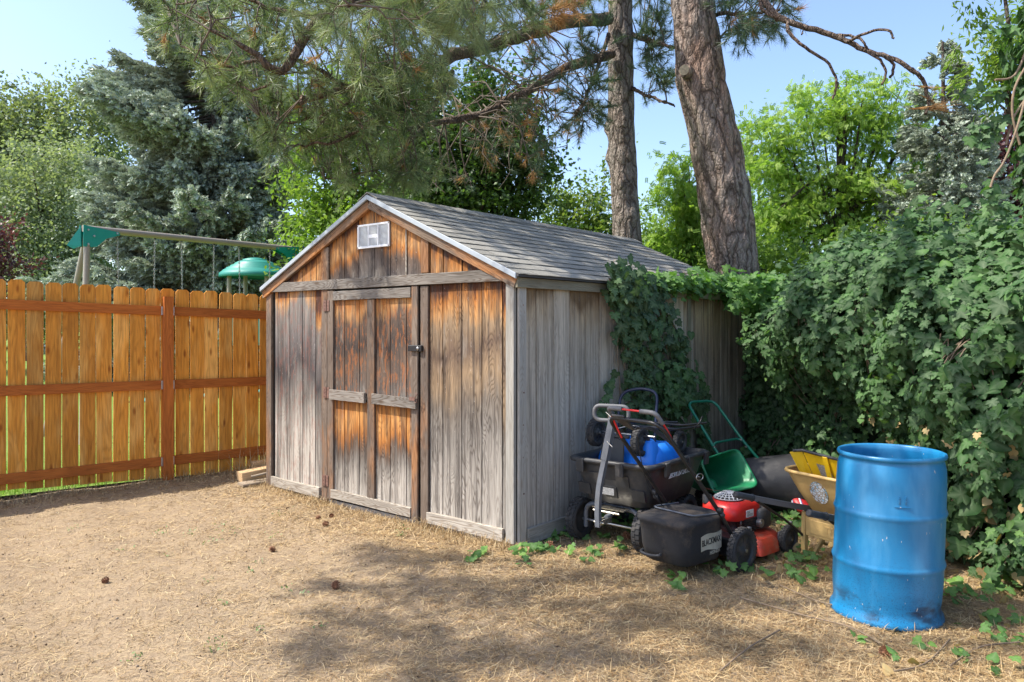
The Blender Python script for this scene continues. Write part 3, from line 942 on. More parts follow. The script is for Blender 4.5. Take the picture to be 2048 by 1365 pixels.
# ------------------------------------------------------------------ fence
def build_fence():
    rz = math.atan2(.6, .8)
    Fn = thing('picket_fence', 'stained cedar picket fence with dark orange rails left of the shed', 'fence', (FO.x, FO.y, 0), rz)
    top = lambda t: 2.035 - .033 * t
    metal = []
    vari = []
    for k in range(5):
        w_ = .138 + random.uniform(-.003, .003)
        c = .028 + random.uniform(-.004, .004)
        H = 2.0
        wob = [random.uniform(-.0025, .0025) for _ in range(8)]
        mb = MB()
        # local X = up (grain), Z = across, so the board material follows the grain
        poly = [(0, 0, -w_ / 2)] + [(H * i / 5, 0, -w_ / 2 + wob[i]) for i in range(1, 5)] + [(H - c, 0, -w_ / 2), (H, 0, -w_ / 2 + c), (H, 0, w_ / 2 - c), (H - c, 0, w_ / 2)] + [(H * i / 5, 0, w_ / 2 + wob[i + 3]) for i in range(4, 0, -1)] + [(0, 0, w_ / 2)]
        mb.prism(poly, (0, .016, 0))
        me = bpy.data.meshes.new('picket')
        me.from_pydata([tuple(p) for p in mb.v], [], mb.f)
        me.materials.append(B_PICKET)
        vari.append(me)
    t = -3.15
    while t < 4.75:
        o = link('picket', random.choice(vari), None, Fn)
        zt = top(t) + random.uniform(-.008, .008)
        up = Matrix(((0, 0, -1, 0), (0, 1, 0, 0), (1, 0, 0, 0), (0, 0, 0, 1)))
        if random.random() < .5:
            up = up @ Matrix.Rotation(math.pi, 4, 'X') @ Matrix.Translation((0, -.016, 0))
        o.matrix_basis = Matrix.Translation((t, 0, zt - 2.0)) @ Matrix.Rotation(random.uniform(-.004, .004), 4, 'Y') @ up
        t += .1490
    posts = [-.98 - 2.44 + .0, -.98, 1.46, 3.90]
    for p in posts:
        z0, z1 = -.08, top(p) - .085
        board('post', B_RAIL, Fn, (p, -.002, z0), (p, -.002, z1), .092, .092, label='square fence post' if p == 1.46 else None)
    for a, b in zip(posts[:-1], posts[1:]):
        for (za, h) in ((-.235, .095), (-1.06, .095), (-1.895 + .0, .095)):
            x0, x1 = a + .049, b - .049
            z0_ = top(x0) + za; z1_ = top(x1) + za
            if za < -1.5:
                z0_, z1_ = .135 + .012 * (x0 + .93), .135 + .012 * (x1 + .93)
            elif za < -1:
                z0_, z1_ = .98 - .006 * x0, .98 - .006 * x1
            board('rail', B_RAIL, Fn, (x0, -.001, z0_), (x1, -.001, z1_), h, .038)
            for (xx, zz) in ((x0 + .003, z0_), (x1 - .003, z1_)):
                MB().box(xx - .012, xx + .012, -.0415, -.0395, zz - .045, zz + .045).build('bracket', P_STEEL, Fn)
    # last short run behind the shed
    for z_ in (1.65, .96, .19):
        board('rail', B_RAIL, Fn, (3.95, -.001, z_), (4.8, -.001, z_), .095, .038)
build_fence()

# ------------------------------------------------------------------ vegetation helpers
def leaf_t(k=1.0):
    """pointed leaf, folded along its midrib (Y), 4 triangles"""
    v = np.array([(0, 0, 0), (0, 1, 0), (-.28 * k, .45, .08), (.28 * k, .45, .08)], float)
    f = np.array([(0, 3, 1), (0, 1, 2)])
    return v, f
LT, LTF = leaf_t(1.15)
LTN, LTNF = leaf_t(.65)

def needles_tuft(n, spread, width, length=1.0, seed=1):
    """needle clump round local Y"""
    g = np.random.default_rng(seed)
    V, Fc = [], []
    for i in range(n):
        th = g.uniform(0, 2 * math.pi)
        ph = abs(g.normal(0, spread))
        d = np.array([math.sin(ph) * math.cos(th), math.cos(ph), math.sin(ph) * math.sin(th)])
        b = np.array([0, g.uniform(-.55, .1), 0])
        L = length * g.uniform(.75, 1.05)
        side = unit(np.cross(d, g.normal(size=3))) * width
        dr = np.array([0, 0, 0.0])
        V += [b - side, b + side, b + d * L]
        Fc.append((3 * i, 3 * i + 1, 3 * i + 2))
    return np.array(V), np.array(Fc)

def spruce_sprig(n=16, seed=2):
    g = np.random.default_rng(seed)
    V, Fc = [], []
    for i in range(n):
        t = i / n
        th = g.uniform(0, 2 * math.pi)
        b = np.array([0, t * .85, 0])
        d = unit(np.array([math.cos(th) * .75, .8, math.sin(th) * .75]))
        L = .30 * (1 - .25 * t)
        side = unit(np.cross(d, g.normal(size=3))) * .085
        V += [b - side, b + side, b + d * L]
        Fc.append((3 * i, 3 * i + 1, 3 * i + 2))
    return np.array(V), np.array(Fc)

def fill_ellipsoids(lobes, n, shell=.6, g=rng):
    vol = np.array([l[3] * l[4] * l[5] for l in lobes]) ** .75
    idx = g.choice(len(lobes), n, p=vol / vol.sum())
    d = unit(g.normal(size=(n, 3)))
    r = (shell + (1 - shell) * g.random(n)) ** .8
    Lb = np.array(lobes)[idx]
    return Lb[:, :3] + d * r[:, None] * Lb[:, 3:6], d

def tree(name, label, loc, leafmat, lobes, n_cl, per, size, cl_r, barkm=None, trunk_r=.15, group=None, shell=.5, tmpl=(LT, LTF), droop=0.0, flat=.6, limbs=10, cat='tree', seed=1, zmin=.1):
    """broad-leaved tree: trunk, limbs and a crown of leaf sprays at uneven places"""
    g = np.random.default_rng(seed)
    T = thing(name, label, cat, loc, 0, group)
    L = np.array(loc)
    cs, dd = fill_ellipsoids(lobes, n_cl, shell, g)
    cs = cs + g.normal(size=cs.shape) * cl_r * .5
    rr = cl_r * g.uniform(.45, 1.35, n_cl)
    ax = unit(dd * 1.0 + g.normal(size=dd.shape) * .6 + np.array([0, 0, .2 - droop]))
    # spray: leaves scattered in a flattened lobe that leans outward
    u = g.normal(size=(n_cl, per, 3)) * .5
    u[:, :, 2] *= flat
    side = unit(np.cross(ax, np.array([0, 0, 1.0])))
    upv = np.cross(side, ax)
    pos = cs[:, None] + (u[:, :, 0:1] * side[:, None] + u[:, :, 1:2] * 1.3 * ax[:, None] + u[:, :, 2:3] * upv[:, None]) * rr[:, None, None]
    pos[:, :, 2] -= droop * (u[:, :, 1] ** 2) * rr[:, None]
    pos = pos.reshape(-1, 3)
    keep = pos[:, 2] > zmin
    ydir = unit(np.repeat(ax, per, 0) + g.normal(size=pos.shape) * .8 + np.array([0, 0, -.25 - droop]))
    zdir = unit(g.normal(size=pos.shape) * .6 + np.array([0, 0, .9]))
    pos, ydir, zdir = pos[keep], ydir[keep], zdir[keep]
    cr = np.repeat(g.random(n_cl), per)[keep]
    rnd = np.clip(cr * .45 + g.random(len(pos)) * .55, 0, 1)
    V, Fc = rep(tmpl[0], tmpl[1], pos - L, frames(ydir, zdir), size * g.uniform(.6, 1.25, len(pos)))
    np_mesh('crown', V, Fc, leafmat, T, 'stuff', {'r': np.repeat(rnd, len(tmpl[0]))})
    mb = MB()
    lob = np.array(lobes)
    c = lob[:, :3].mean(0)
    top = Vector((c[0], c[1], lob[:, 2].max())) - Vector(loc)
    base = Vector((0, 0, -.1))
    pts = [base, base.lerp(top, .3) + Vector((.1, 0, 0)), base.lerp(top, .6), top]
    mb.tube(pts, [trunk_r, trunk_r * .8, trunk_r * .55, trunk_r * .2], 10)
    for i in range(limbs):
        e = Vector(cs[g.integers(n_cl)]) - Vector(loc)
        s0 = base.lerp(top, g.uniform(.2, .75))
        mid = s0.lerp(e, .5) + Vector((0, 0, .25 * (e - s0).length * .4))
        mb.tube([s0, mid, e], [trunk_r * .4, trunk_r * .25, trunk_r * .07], 6)
    mb.build('trunk', barkm or BARK_DARK, T)
    return T

def px_lobe(x, y, Z, rx, ry, rz=None):
    """crown lobe surveyed in the photograph: centre pixel, distance, half sizes in pixels"""
    p = at(x, y, Z)
    k = Z / F_PX
    return (p.x, p.y, p.z, rx * k, (rz if rz is not None else (rx + ry) / 2) * k, ry * k)

# ------------------------------------------------------------------ trees beyond the yard
def build_far_trees():
    Z = 34
    tree('leafy_tree', 'tall grey green leafy tree with rounded tops at the far left', (at(60, 651, Z).x, Z, 0), L_WILLOW,
         [px_lobe(-60, 300, Z, 130, 110), px_lobe(30, 260, Z, 75, 70), px_lobe(125, 225, Z, 60, 58), px_lobe(180, 320, Z, 80, 90), px_lobe(60, 380, Z, 120, 90), px_lobe(230, 230, Z + 2, 55, 75), px_lobe(-20, 230, Z, 45, 45)],
         620, 62, .20, .9, seed=3, trunk_r=.3)
    Z = 26
    tree('leafy_tree', 'pale green leafy tree left of the blue spruce behind the fence', (at(110, 651, Z).x, Z, 0), L_BIRCH,
         [px_lobe(40, 380, Z, 85, 90), px_lobe(130, 410, Z, 75, 120), px_lobe(90, 510, Z, 110, 80), px_lobe(-60, 450, Z, 100, 120), px_lobe(150, 520, Z, 60, 90), px_lobe(150, 330, Z, 36, 40), px_lobe(40, 590, Z, 190, 70)],
         800, 60, .135, .7, seed=4, trunk_r=.2, droop=.3)
    Z = 20
    tree('plum_tree', 'purple leaved plum tree at the left edge behind the fence', (at(0, 651, Z).x, Z, 0), L_PLUM,
         [px_lobe(-5, 480, Z, 28, 40), px_lobe(-60, 500, Z, 50, 70), px_lobe(5, 540, Z, 26, 40)], 90, 50, .11, .4, seed=5, trunk_r=.08)
    # far wood closing the horizon
    g = np.random.default_rng(11)
    lob = []
    for i in range(46):
        x = -46 + i * 2.7 + g.uniform(-1, 1)
        h = g.uniform(2.2, 3.6) if 8 < x < 30 else g.uniform(3.2, 5.2)
        lob.append((x, 50 + g.uniform(-4, 4), h * .6, 2.6, 2.2, h * .75))
    cs, dd = fill_ellipsoids(lob, 2400, .4, g)
    n = 2400 * 22
    pos = np.repeat(cs, 22, 0) + g.normal(size=(n, 3)) * .45
    V, Fc = rep(LT, LTF, pos, frames(unit(g.normal(size=(n, 3)) + np.array([0, -.3, 0])), unit(g.normal(size=(n, 3)) * .7 + np.array([0, 0, 1.0]))), .34 * g.uniform(.6, 1.3, n))
    o = np_mesh('far_wood', V, Fc, L_FAR, None, 'stuff', {'r': np.repeat(g.random(n), 4)})
    meta(o, 'low band of distant green trees beyond the gardens', 'woodland')
build_far_trees()

def spruce(name, label, x, Z, base_r, top_z, n_br, leafsc, seed, spine_top=False, asym=None, density=1.0, tipup=.1):
    """conifer: trunk, drooping boughs in uneven tiers, each bough hung with needle sprigs"""
    g = np.random.default_rng(seed)
    cx = (x - 1024) / F_PX * Z
    T = thing(name, label, 'spruce tree', (cx, Z, 0))
    mb = MB()
    mb.tube([(0, 0, -.1), (.05, 0, top_z * .5), (0, 0, top_z - .1)], [.24 * base_r / 3, .14 * base_r / 3, .02], 10)
    P, D, U, RR = [], [], [], []
    for i in range(n_br):
        h = top_z * (1 - ((i + g.random()) / n_br) ** .62) 
        h = max(h, .4)
        f = 1 - h / top_z
        r = base_r * min(1.0, (f * 1.25) ** .85 + .03) * g.uniform(.72, 1.12)
        a = g.uniform(0, 2 * math.pi)
        if asym is not None:
            r *= asym(a, h / top_z)
        d = np.array([math.cos(a), math.sin(a), 0])
        sd = np.array([-d[1], d[0], 0])
        pts = []
        K = 7
        for k in range(K):
            t = k / (K - 1)
            drop = -.30 * r * math.sin(t * 2.2) * .6 + tipup * r * t * t + .1 * r * t
            pts.append(np.array([d[0] * r * t, d[1] * r * t, h + drop]))
        rb = max(.012, .05 * r / 3)
        mb.tube([tuple(p) for p in pts], [rb * (1 - .85 * k / (K - 1)) for k in range(K)], 5, caps=False)
        ns = int(density * (10 + 30 * r))
        shade = g.random()
        for s in range(ns):
            t = g.uniform(.18, 1.0) ** .75
            k = t * (K - 1); k0 = min(int(k), K - 2); q = pts[k0] + (pts[k0 + 1] - pts[k0]) * (k - k0)
            side = g.choice([-1, 1]) 
            wdt = (.08 + .26 * r * (1 - t) ** .7) * g.random()
            down = -g.random() * .22 * min(1.5, r) * (1 - .6 * t)
            pos = q + sd * side * wdt + np.array([0, 0, down + g.normal() * .04])
            dirn = d * (.55 + .8 * t) + sd * side * g.uniform(.1, .9) + np.array([0, 0, g.uniform(-.75, .35)])
            P.append(pos); D.append(dirn); RR.append(shade * .4 + .6 * g.random() * (.5 + .5 * t))
    P, D = np.array(P), unit(np.array(D))
    Zv = unit(g.normal(size=P.shape))
    tv, tf = spruce_sprig(18, seed)
    V, Fc = rep(tv, tf, P, frames(D, Zv), leafsc * g.uniform(.7, 1.3, len(P)))
    np_mesh('crown', V, Fc, L_SPRUCE, T, 'stuff', {'r': np.repeat(np.array(RR), len(tv))})
    mb.build('trunk', BARK_DARK, T)
    return T

def build_spruces():
    def asym(a, h):
        s = 1.0
        if math.cos(a) < -.3 and h > .55: s *= 1.45
        if math.cos(a) > .3 and h > .6: s *= .9
        return s * (1 + .18 * math.sin(h * 31 + a * 2))
    spruce('spruce_tree', 'large blue spruce with drooping boughs behind the swing set', 430, 20, 3.35, 12.2, 360, .36, 21, asym=asym, density=2.0)
    spruce('spruce_tree', 'narrow young blue spruce with a bare tip right of the yellow green tree', 1885, 13.4, 1.5, 6.8, 240, .21, 22, density=1.9, tipup=.35)
build_spruces()

def build_garden_trees():
    Z = 15.5
    tree('maple_tree', 'bright green leafy tree left of the shed ridge under the pine boughs', (at(640, 651, Z).x, Z, 0), L_BRIGHT,
         [px_lobe(640, 380, Z, 55, 110), px_lobe(680, 250, Z, 80, 90), px_lobe(760, 190, Z, 70, 60), px_lobe(620, 460, Z, 45, 60), px_lobe(790, 320, Z, 90, 90), px_lobe(700, 420, Z, 80, 60)],
         330, 55, .115, .42, seed=31, trunk_r=.12, droop=.2)
    Z = 13.5
    tree('leafy_tree', 'dense dark green leafy tree rising behind the middle of the shed roof', (at(930, 651, Z).x, Z, 0), L_DEEP,
         [px_lobe(960, 230, Z, 110, 90), px_lobe(880, 330, Z, 100, 80), px_lobe(1010, 300, Z, 80, 90), px_lobe(860, 400, Z, 90, 55), px_lobe(1000, 390, Z, 90, 60), px_lobe(930, 430, Z, 120, 60), px_lobe(820, 250, Z, 60, 60), px_lobe(1060, 350, Z, 35, 50)],
         620, 52, .10, .36, seed=32, trunk_r=.14, droop=.15)
    Z = 16
    tree('garden_shrub', 'thin twiggy olive shrub rising between the roof ridge and the slim pine trunk', (at(1150, 651, Z).x, Z, 0), L_SHRUB,
         [px_lobe(1150, 440, Z, 85, 75), px_lobe(1120, 400, Z, 45, 45), px_lobe(1190, 380, Z, 30, 40), px_lobe(1190, 470, Z, 70, 60), px_lobe(1255, 450, Z, 50, 40)],
         240, 26, .10, .34, seed=33, trunk_r=.05, limbs=26, cat='shrub', shell=.1)
    Z = 19
    tree('leafy_tree', 'small mid green tree seen between the two pine trunks', (at(1330, 651, Z).x, Z, 0), L_BRIGHT,
         [px_lobe(1330, 480, Z, 55, 50), px_lobe(1300, 520, Z, 50, 50), px_lobe(1370, 500, Z, 50, 45)], 110, 50, .12, .4, seed=34, trunk_r=.08)
    # honey locust: feathered leaves in drooping tiers
    g = np.random.default_rng(5)
    V, Fc = [], []
    for i in range(7):
        t = i / 7
        for s in (-1, 1):
            b = np.array([0, t, -.25 * t * t])
            tip = b + np.array([s * .34, .16, -.05])
            mid = b + np.array([s * .15, -.05, .02])
            k = len(V)
            V += [b, mid, tip, b + np.array([s * .17, .16, .0])]
            Fc += [(k, k + 1, k + 2), (k, k + 2, k + 3)]
    frond = (np.array(V), np.array(Fc))
    Z = 14.5
    tree('locust_tree', 'yellow green locust tree with feathery leaves behind the thick pine trunk', (at(1690, 651, Z).x, Z, 0), L_LOCUST,
         [px_lobe(1560, 300, Z, 90, 60), px_lobe(1700, 240, Z, 95, 55), px_lobe(1800, 270, Z, 70, 60), px_lobe(1640, 370, Z, 110, 70), px_lobe(1770, 390, Z, 95, 60),
          px_lobe(1560, 420, Z, 80, 60), px_lobe(1680, 460, Z, 130, 60), px_lobe(1530, 500, Z, 60, 60), px_lobe(1860, 330, Z, 45, 60), px_lobe(1760, 200, Z, 50, 35), px_lobe(1640, 210, Z, 28, 24), px_lobe(1705, 165, Z, 22, 18), px_lobe(1590, 215, Z, 30, 14), px_lobe(1830, 215, Z, 40, 20), px_lobe(1500, 330, Z, 50, 26)],
         430, 44, .10, .40, seed=35, trunk_r=.13, tmpl=frond, droop=.25, flat=.28, limbs=50, shell=.3)
    Z = 12.5
    tree('locust_branch', 'feathery light green young tree between the slim and thick pine trunks', (at(1395, 651, Z).x, Z, 0), L_LOCUST,
         [px_lobe(1375, 330, Z, 36, 24), px_lobe(1370, 390, Z, 34, 26), px_lobe(1395, 450, Z, 60, 34), px_lobe(1370, 500, Z, 60, 34)],
         120, 40, .10, .30, seed=36, trunk_r=.05, tmpl=frond, droop=.3, flat=.28, limbs=14, cat='tree', shell=.2)
    Z = 22
    tree('plum_tree', 'purple leaved plum tree beside the young spruce at the right', (at(1990, 651, Z).x, Z, 0), L_PLUM,
         [px_lobe(1985, 310, Z, 50, 60), px_lobe(2010, 420, Z, 60, 80), px_lobe(1950, 400, Z, 40, 70), px_lobe(2060, 330, Z, 60, 90), px_lobe(1960, 300, Z, 18, 40)], 260, 50, .14, .5, seed=37, trunk_r=.1)
    Z = 24
    tree('leafy_tree', 'thin grey green tree top beyond the left side of the locust', (at(1500, 651, Z).x, Z, 0), L_WILLOW,
         [px_lobe(1500, 270, Z, 34, 40), px_lobe(1510, 350, Z, 50, 60), px_lobe(1560, 420, Z, 60, 80)], 90, 30, .13, .5, seed=38, trunk_r=.08)
    # leafy undergrowth behind the shed and hedge
    Z = 12
    tree('garden_shrub', 'shaded green undergrowth at the foot of the locust behind the ivy hedge', (at(1650, 651, Z).x, Z, 0), L_BRIGHT,
         [px_lobe(1560, 560, Z, 90, 55), px_lobe(1700, 540, Z, 120, 60), px_lobe(1420, 550, Z, 100, 50), px_lobe(1850, 520, Z, 90, 70)], 300, 45, .09, .33, seed=39, trunk_r=.04, cat='shrub', limbs=20)
    Z = 14
    tree('garden_shrub', 'light green undergrowth behind the peak of the shed', (at(720, 651, Z).x, Z, 0), L_BRIGHT,
         [px_lobe(640, 520, Z, 60, 60), px_lobe(760, 480, Z, 80, 60), px_lobe(900, 520, Z, 120, 60), px_lobe(1050, 520, Z, 120, 50)], 200, 45, .10, .35, seed=40, trunk_r=.04, cat='shrub', limbs=10)
    Z = 6.5
    ash = tree('ash_tree', 'fresh green pointed leaves of a tree beside the ivy column at the upper right', (at(2150, 651, Z).x, Z, 0), L_BRIGHT,
         [px_lobe(1975, 120, Z, 50, 55), px_lobe(1990, 60, Z, 40, 50), px_lobe(2030, 160, Z, 40, 40), px_lobe(1970, -10, Z, 50, 30), px_lobe(2080, 60, Z, 60, 120)], 75, 40, .075, .16, seed=41, trunk_r=.07, tmpl=(LTN, LTNF), droop=.3)
build_garden_trees()

# ------------------------------------------------------------------ the two pines
def bark_trunk(parent, path, radii, mat, off, nseg=48, amp=.03, seed=0, knots=()):
    """trunk with plated bark in relief"""
    path = [Vector(p) for p in path]
    M_ = 150
    rings = []
    Ls = [0]
    for a, b in zip(path[:-1], path[1:]): Ls.append(Ls[-1] + (b - a).length)
    V = []
    for i in range(M_):
        s = Ls[-1] * i / (M_ - 1)
        k = 0
        while k < len(path) - 2 and s > Ls[k + 1]: k += 1
        t = (s - Ls[k]) / (Ls[k + 1] - Ls[k])
        t = min(max(t, 0), 1)
        c = path[k].lerp(path[k + 1], t)
        r = radii[k] + (radii[k + 1] - radii[k]) * t
        for j in range(nseg):
            a = 2 * math.pi * j / nseg
            q = Vector((math.cos(a) * 3.2 * r / .3, math.sin(a) * 3.2 * r / .3, s * 1.5 + seed))
            d, _ = mnoise.voronoi(q)
            pl = min(1.0, (d[1] - d[0]) * 2.2)
            rr = r * (1 + .05 * mnoise.noise(Vector((math.cos(a) * 1.2, math.sin(a) * 1.2, s * .9 + seed)))) + amp * (pl - .5) + .01 * mnoise.noise(q * 3)
            for (ka, ks, kr, kw) in knots:
                da = math.atan2(math.sin(a - ka), math.cos(a - ka))
                e = (da * r / kw) ** 2 + ((s - ks) / kw) ** 2
                rr += kr * math.exp(-e)
            V.append((c.x + rr * math.cos(a), c.y + rr * math.sin(a), c.z))
    V = np.array(V) - np.array(off)
    i = np.arange(M_ - 1)[:, None] * nseg + np.arange(nseg)[None]
    j = np.arange(M_ - 1)[:, None] * nseg + (np.arange(nseg)[None] + 1) % nseg
    Fc = np.stack([i, j, j + nseg, i + nseg], -1).reshape(-1, 4)
    return np_mesh('trunk', V, Fc, mat, parent, smooth=True)

TUFT = needles_tuft(34, .82, .020, seed=3)
TUFTL = needles_tuft(26, .75, .018, seed=4)

def pt_on(path, t):
    n = len(path) - 1
    k = min(int(t * n), n - 1)
    return path[k].lerp(path[k + 1], t * n - k)

def grow(parent, off, limbs, attractors, g, twig_r=.008, per=9, nl=.15, leafm=L_PINE, bare=0.0, tmpl=None, name='crown', spreadk=1.0, deadm=.02, tmin=.5):
    """each attractor gets a drooping branchlet from the nearest limb, forked into twigs that end in needle tufts"""
    off = Vector(off)
    mb = MB()
    for pth, r0, r1 in limbs:
        # smooth the surveyed path
        pts = []
        n = len(pth)
        for i in range(n - 1):
            p0, p1, p2, p3 = pth[max(i - 1, 0)], pth[i], pth[i + 1], pth[min(i + 2, n - 1)]
            for k in range(4):
                t = k / 4
                pts.append(.5 * ((2 * p1) + (p2 - p0) * t + (2 * p0 - 5 * p1 + 4 * p2 - p3) * t * t + (3 * p1 - p0 - 3 * p2 + p3) * t ** 3))
        pts.append(pth[-1])
        m = len(pts)
        pts = [p + Vector(g.normal(size=3) * .012) for p in pts]
        mb.tube([p - off for p in pts], [r0 + (r1 - r0) * i / (m - 1) for i in range(m)], 9)
    lp = [(pt_on(pth, t)) for pth, _, _ in limbs for t in np.linspace(.12, 1, 14)]
    LP = np.array([tuple(p) for p in lp])
    P, D, RR = [], [], []
    tw = MB()
    for a in attractors:
        a = np.array(a, float)
        dist = np.linalg.norm((LP - a) * np.array([1, 1, .7]), axis=1)
        j = int(np.argmin(dist + g.random(len(dist)) * .25))
        s = Vector(LP[j]); e = Vector(a)
        v = e - s
        mid = s.lerp(e, .45) + Vector((0, 0, .10 * v.length)) + Vector(g.normal(size=3) * .06 * v.length)
        mid2 = s.lerp(e, .8) + Vector((0, 0, .06 * v.length)) + Vector(g.normal(size=3) * .04)
        tw.tube([s - off, mid - off, mid2 - off, e - off], [twig_r * 1.6, twig_r * 1.2, twig_r, twig_r * .6], 5, caps=False)
        vd = (e - mid2).normalized() if (e - mid2).length > .01 else Vector((0, 0, -1))
        bareb = g.random() < bare
        nn = per if not bareb else max(3, per // 2)
        sh = g.random()
        for k in range(nn):
            t = g.uniform(tmin, 1.0) if k else 1.0
            b = mid.lerp(e, t)
            dr = np.array(vd) * .8 + g.normal(size=3) * .65 * spreadk + np.array([0, 0, .05])
            dr = dr / np.linalg.norm(dr)
            L = g.uniform(.10, .36) * (1 if k else .1)
            tip = np.array(b) + dr * L
            bend = np.array(b) + dr * L * .5 + np.array([0, 0, -.03 * L])
            tw.tube([b - off, Vector(bend) - off, Vector(tip) - off], [twig_r * .7, twig_r * .5, twig_r * .4], 4, caps=False)
            if bareb and g.random() < .85: continue
            P.append(tip); D.append(dr + np.array([0, 0, .15])); RR.append(sh * .35 + g.random() * .65)
            if g.random() < .55:
                P.append(np.array(b) + dr * L * .6); D.append(dr + g.normal(size=3) * .3); RR.append(sh * .35 + g.random() * .65)
    limb = mb.build('limb', BARK_LIMB, parent)
    tw.build('twigs', P_TWIG, limb, kind='stuff')
    P = np.array(P) - np.array(off); D = unit(np.array(D)); RR = np.array(RR)
    tmpl = tmpl or TUFT
    N = len(P)
    dead = g.random(N) < deadm
    for sel, m_, nm in ((~dead, leafm, 'needles'), (dead, L_DEAD, 'dead_needles')):
        if sel.sum() == 0: continue
        V, Fc = rep(tmpl[0], tmpl[1], P[sel], frames(D[sel], unit(g.normal(size=(sel.sum(), 3)))), nl * g.uniform(.75, 1.15, sel.sum()))
        np_mesh(nm, V, Fc, m_, limb, 'stuff', {'r': np.repeat(RR[sel], len(tmpl[0]))})
    return limb

def in_poly(x, y, poly):
    c = False
    n = len(poly)
    for i in range(n):
        x1, y1 = poly[i]; x2, y2 = poly[(i + 1) % n]
        if (y1 > y) != (y2 > y) and x < (x2 - x1) * (y - y1) / (y2 - y1) + x1: c = not c
    return c

def scatter(poly, Zf, n, g):
    xs = [p[0] for p in poly]; ys = [p[1] for p in poly]
    out = []
    while len(out) < n:
        x, y = g.uniform(min(xs), max(xs)), g.uniform(min(ys), max(ys))
        if in_poly(x, y, poly):
            out.append(at(x, y, Zf(x, y, g)))
    return out

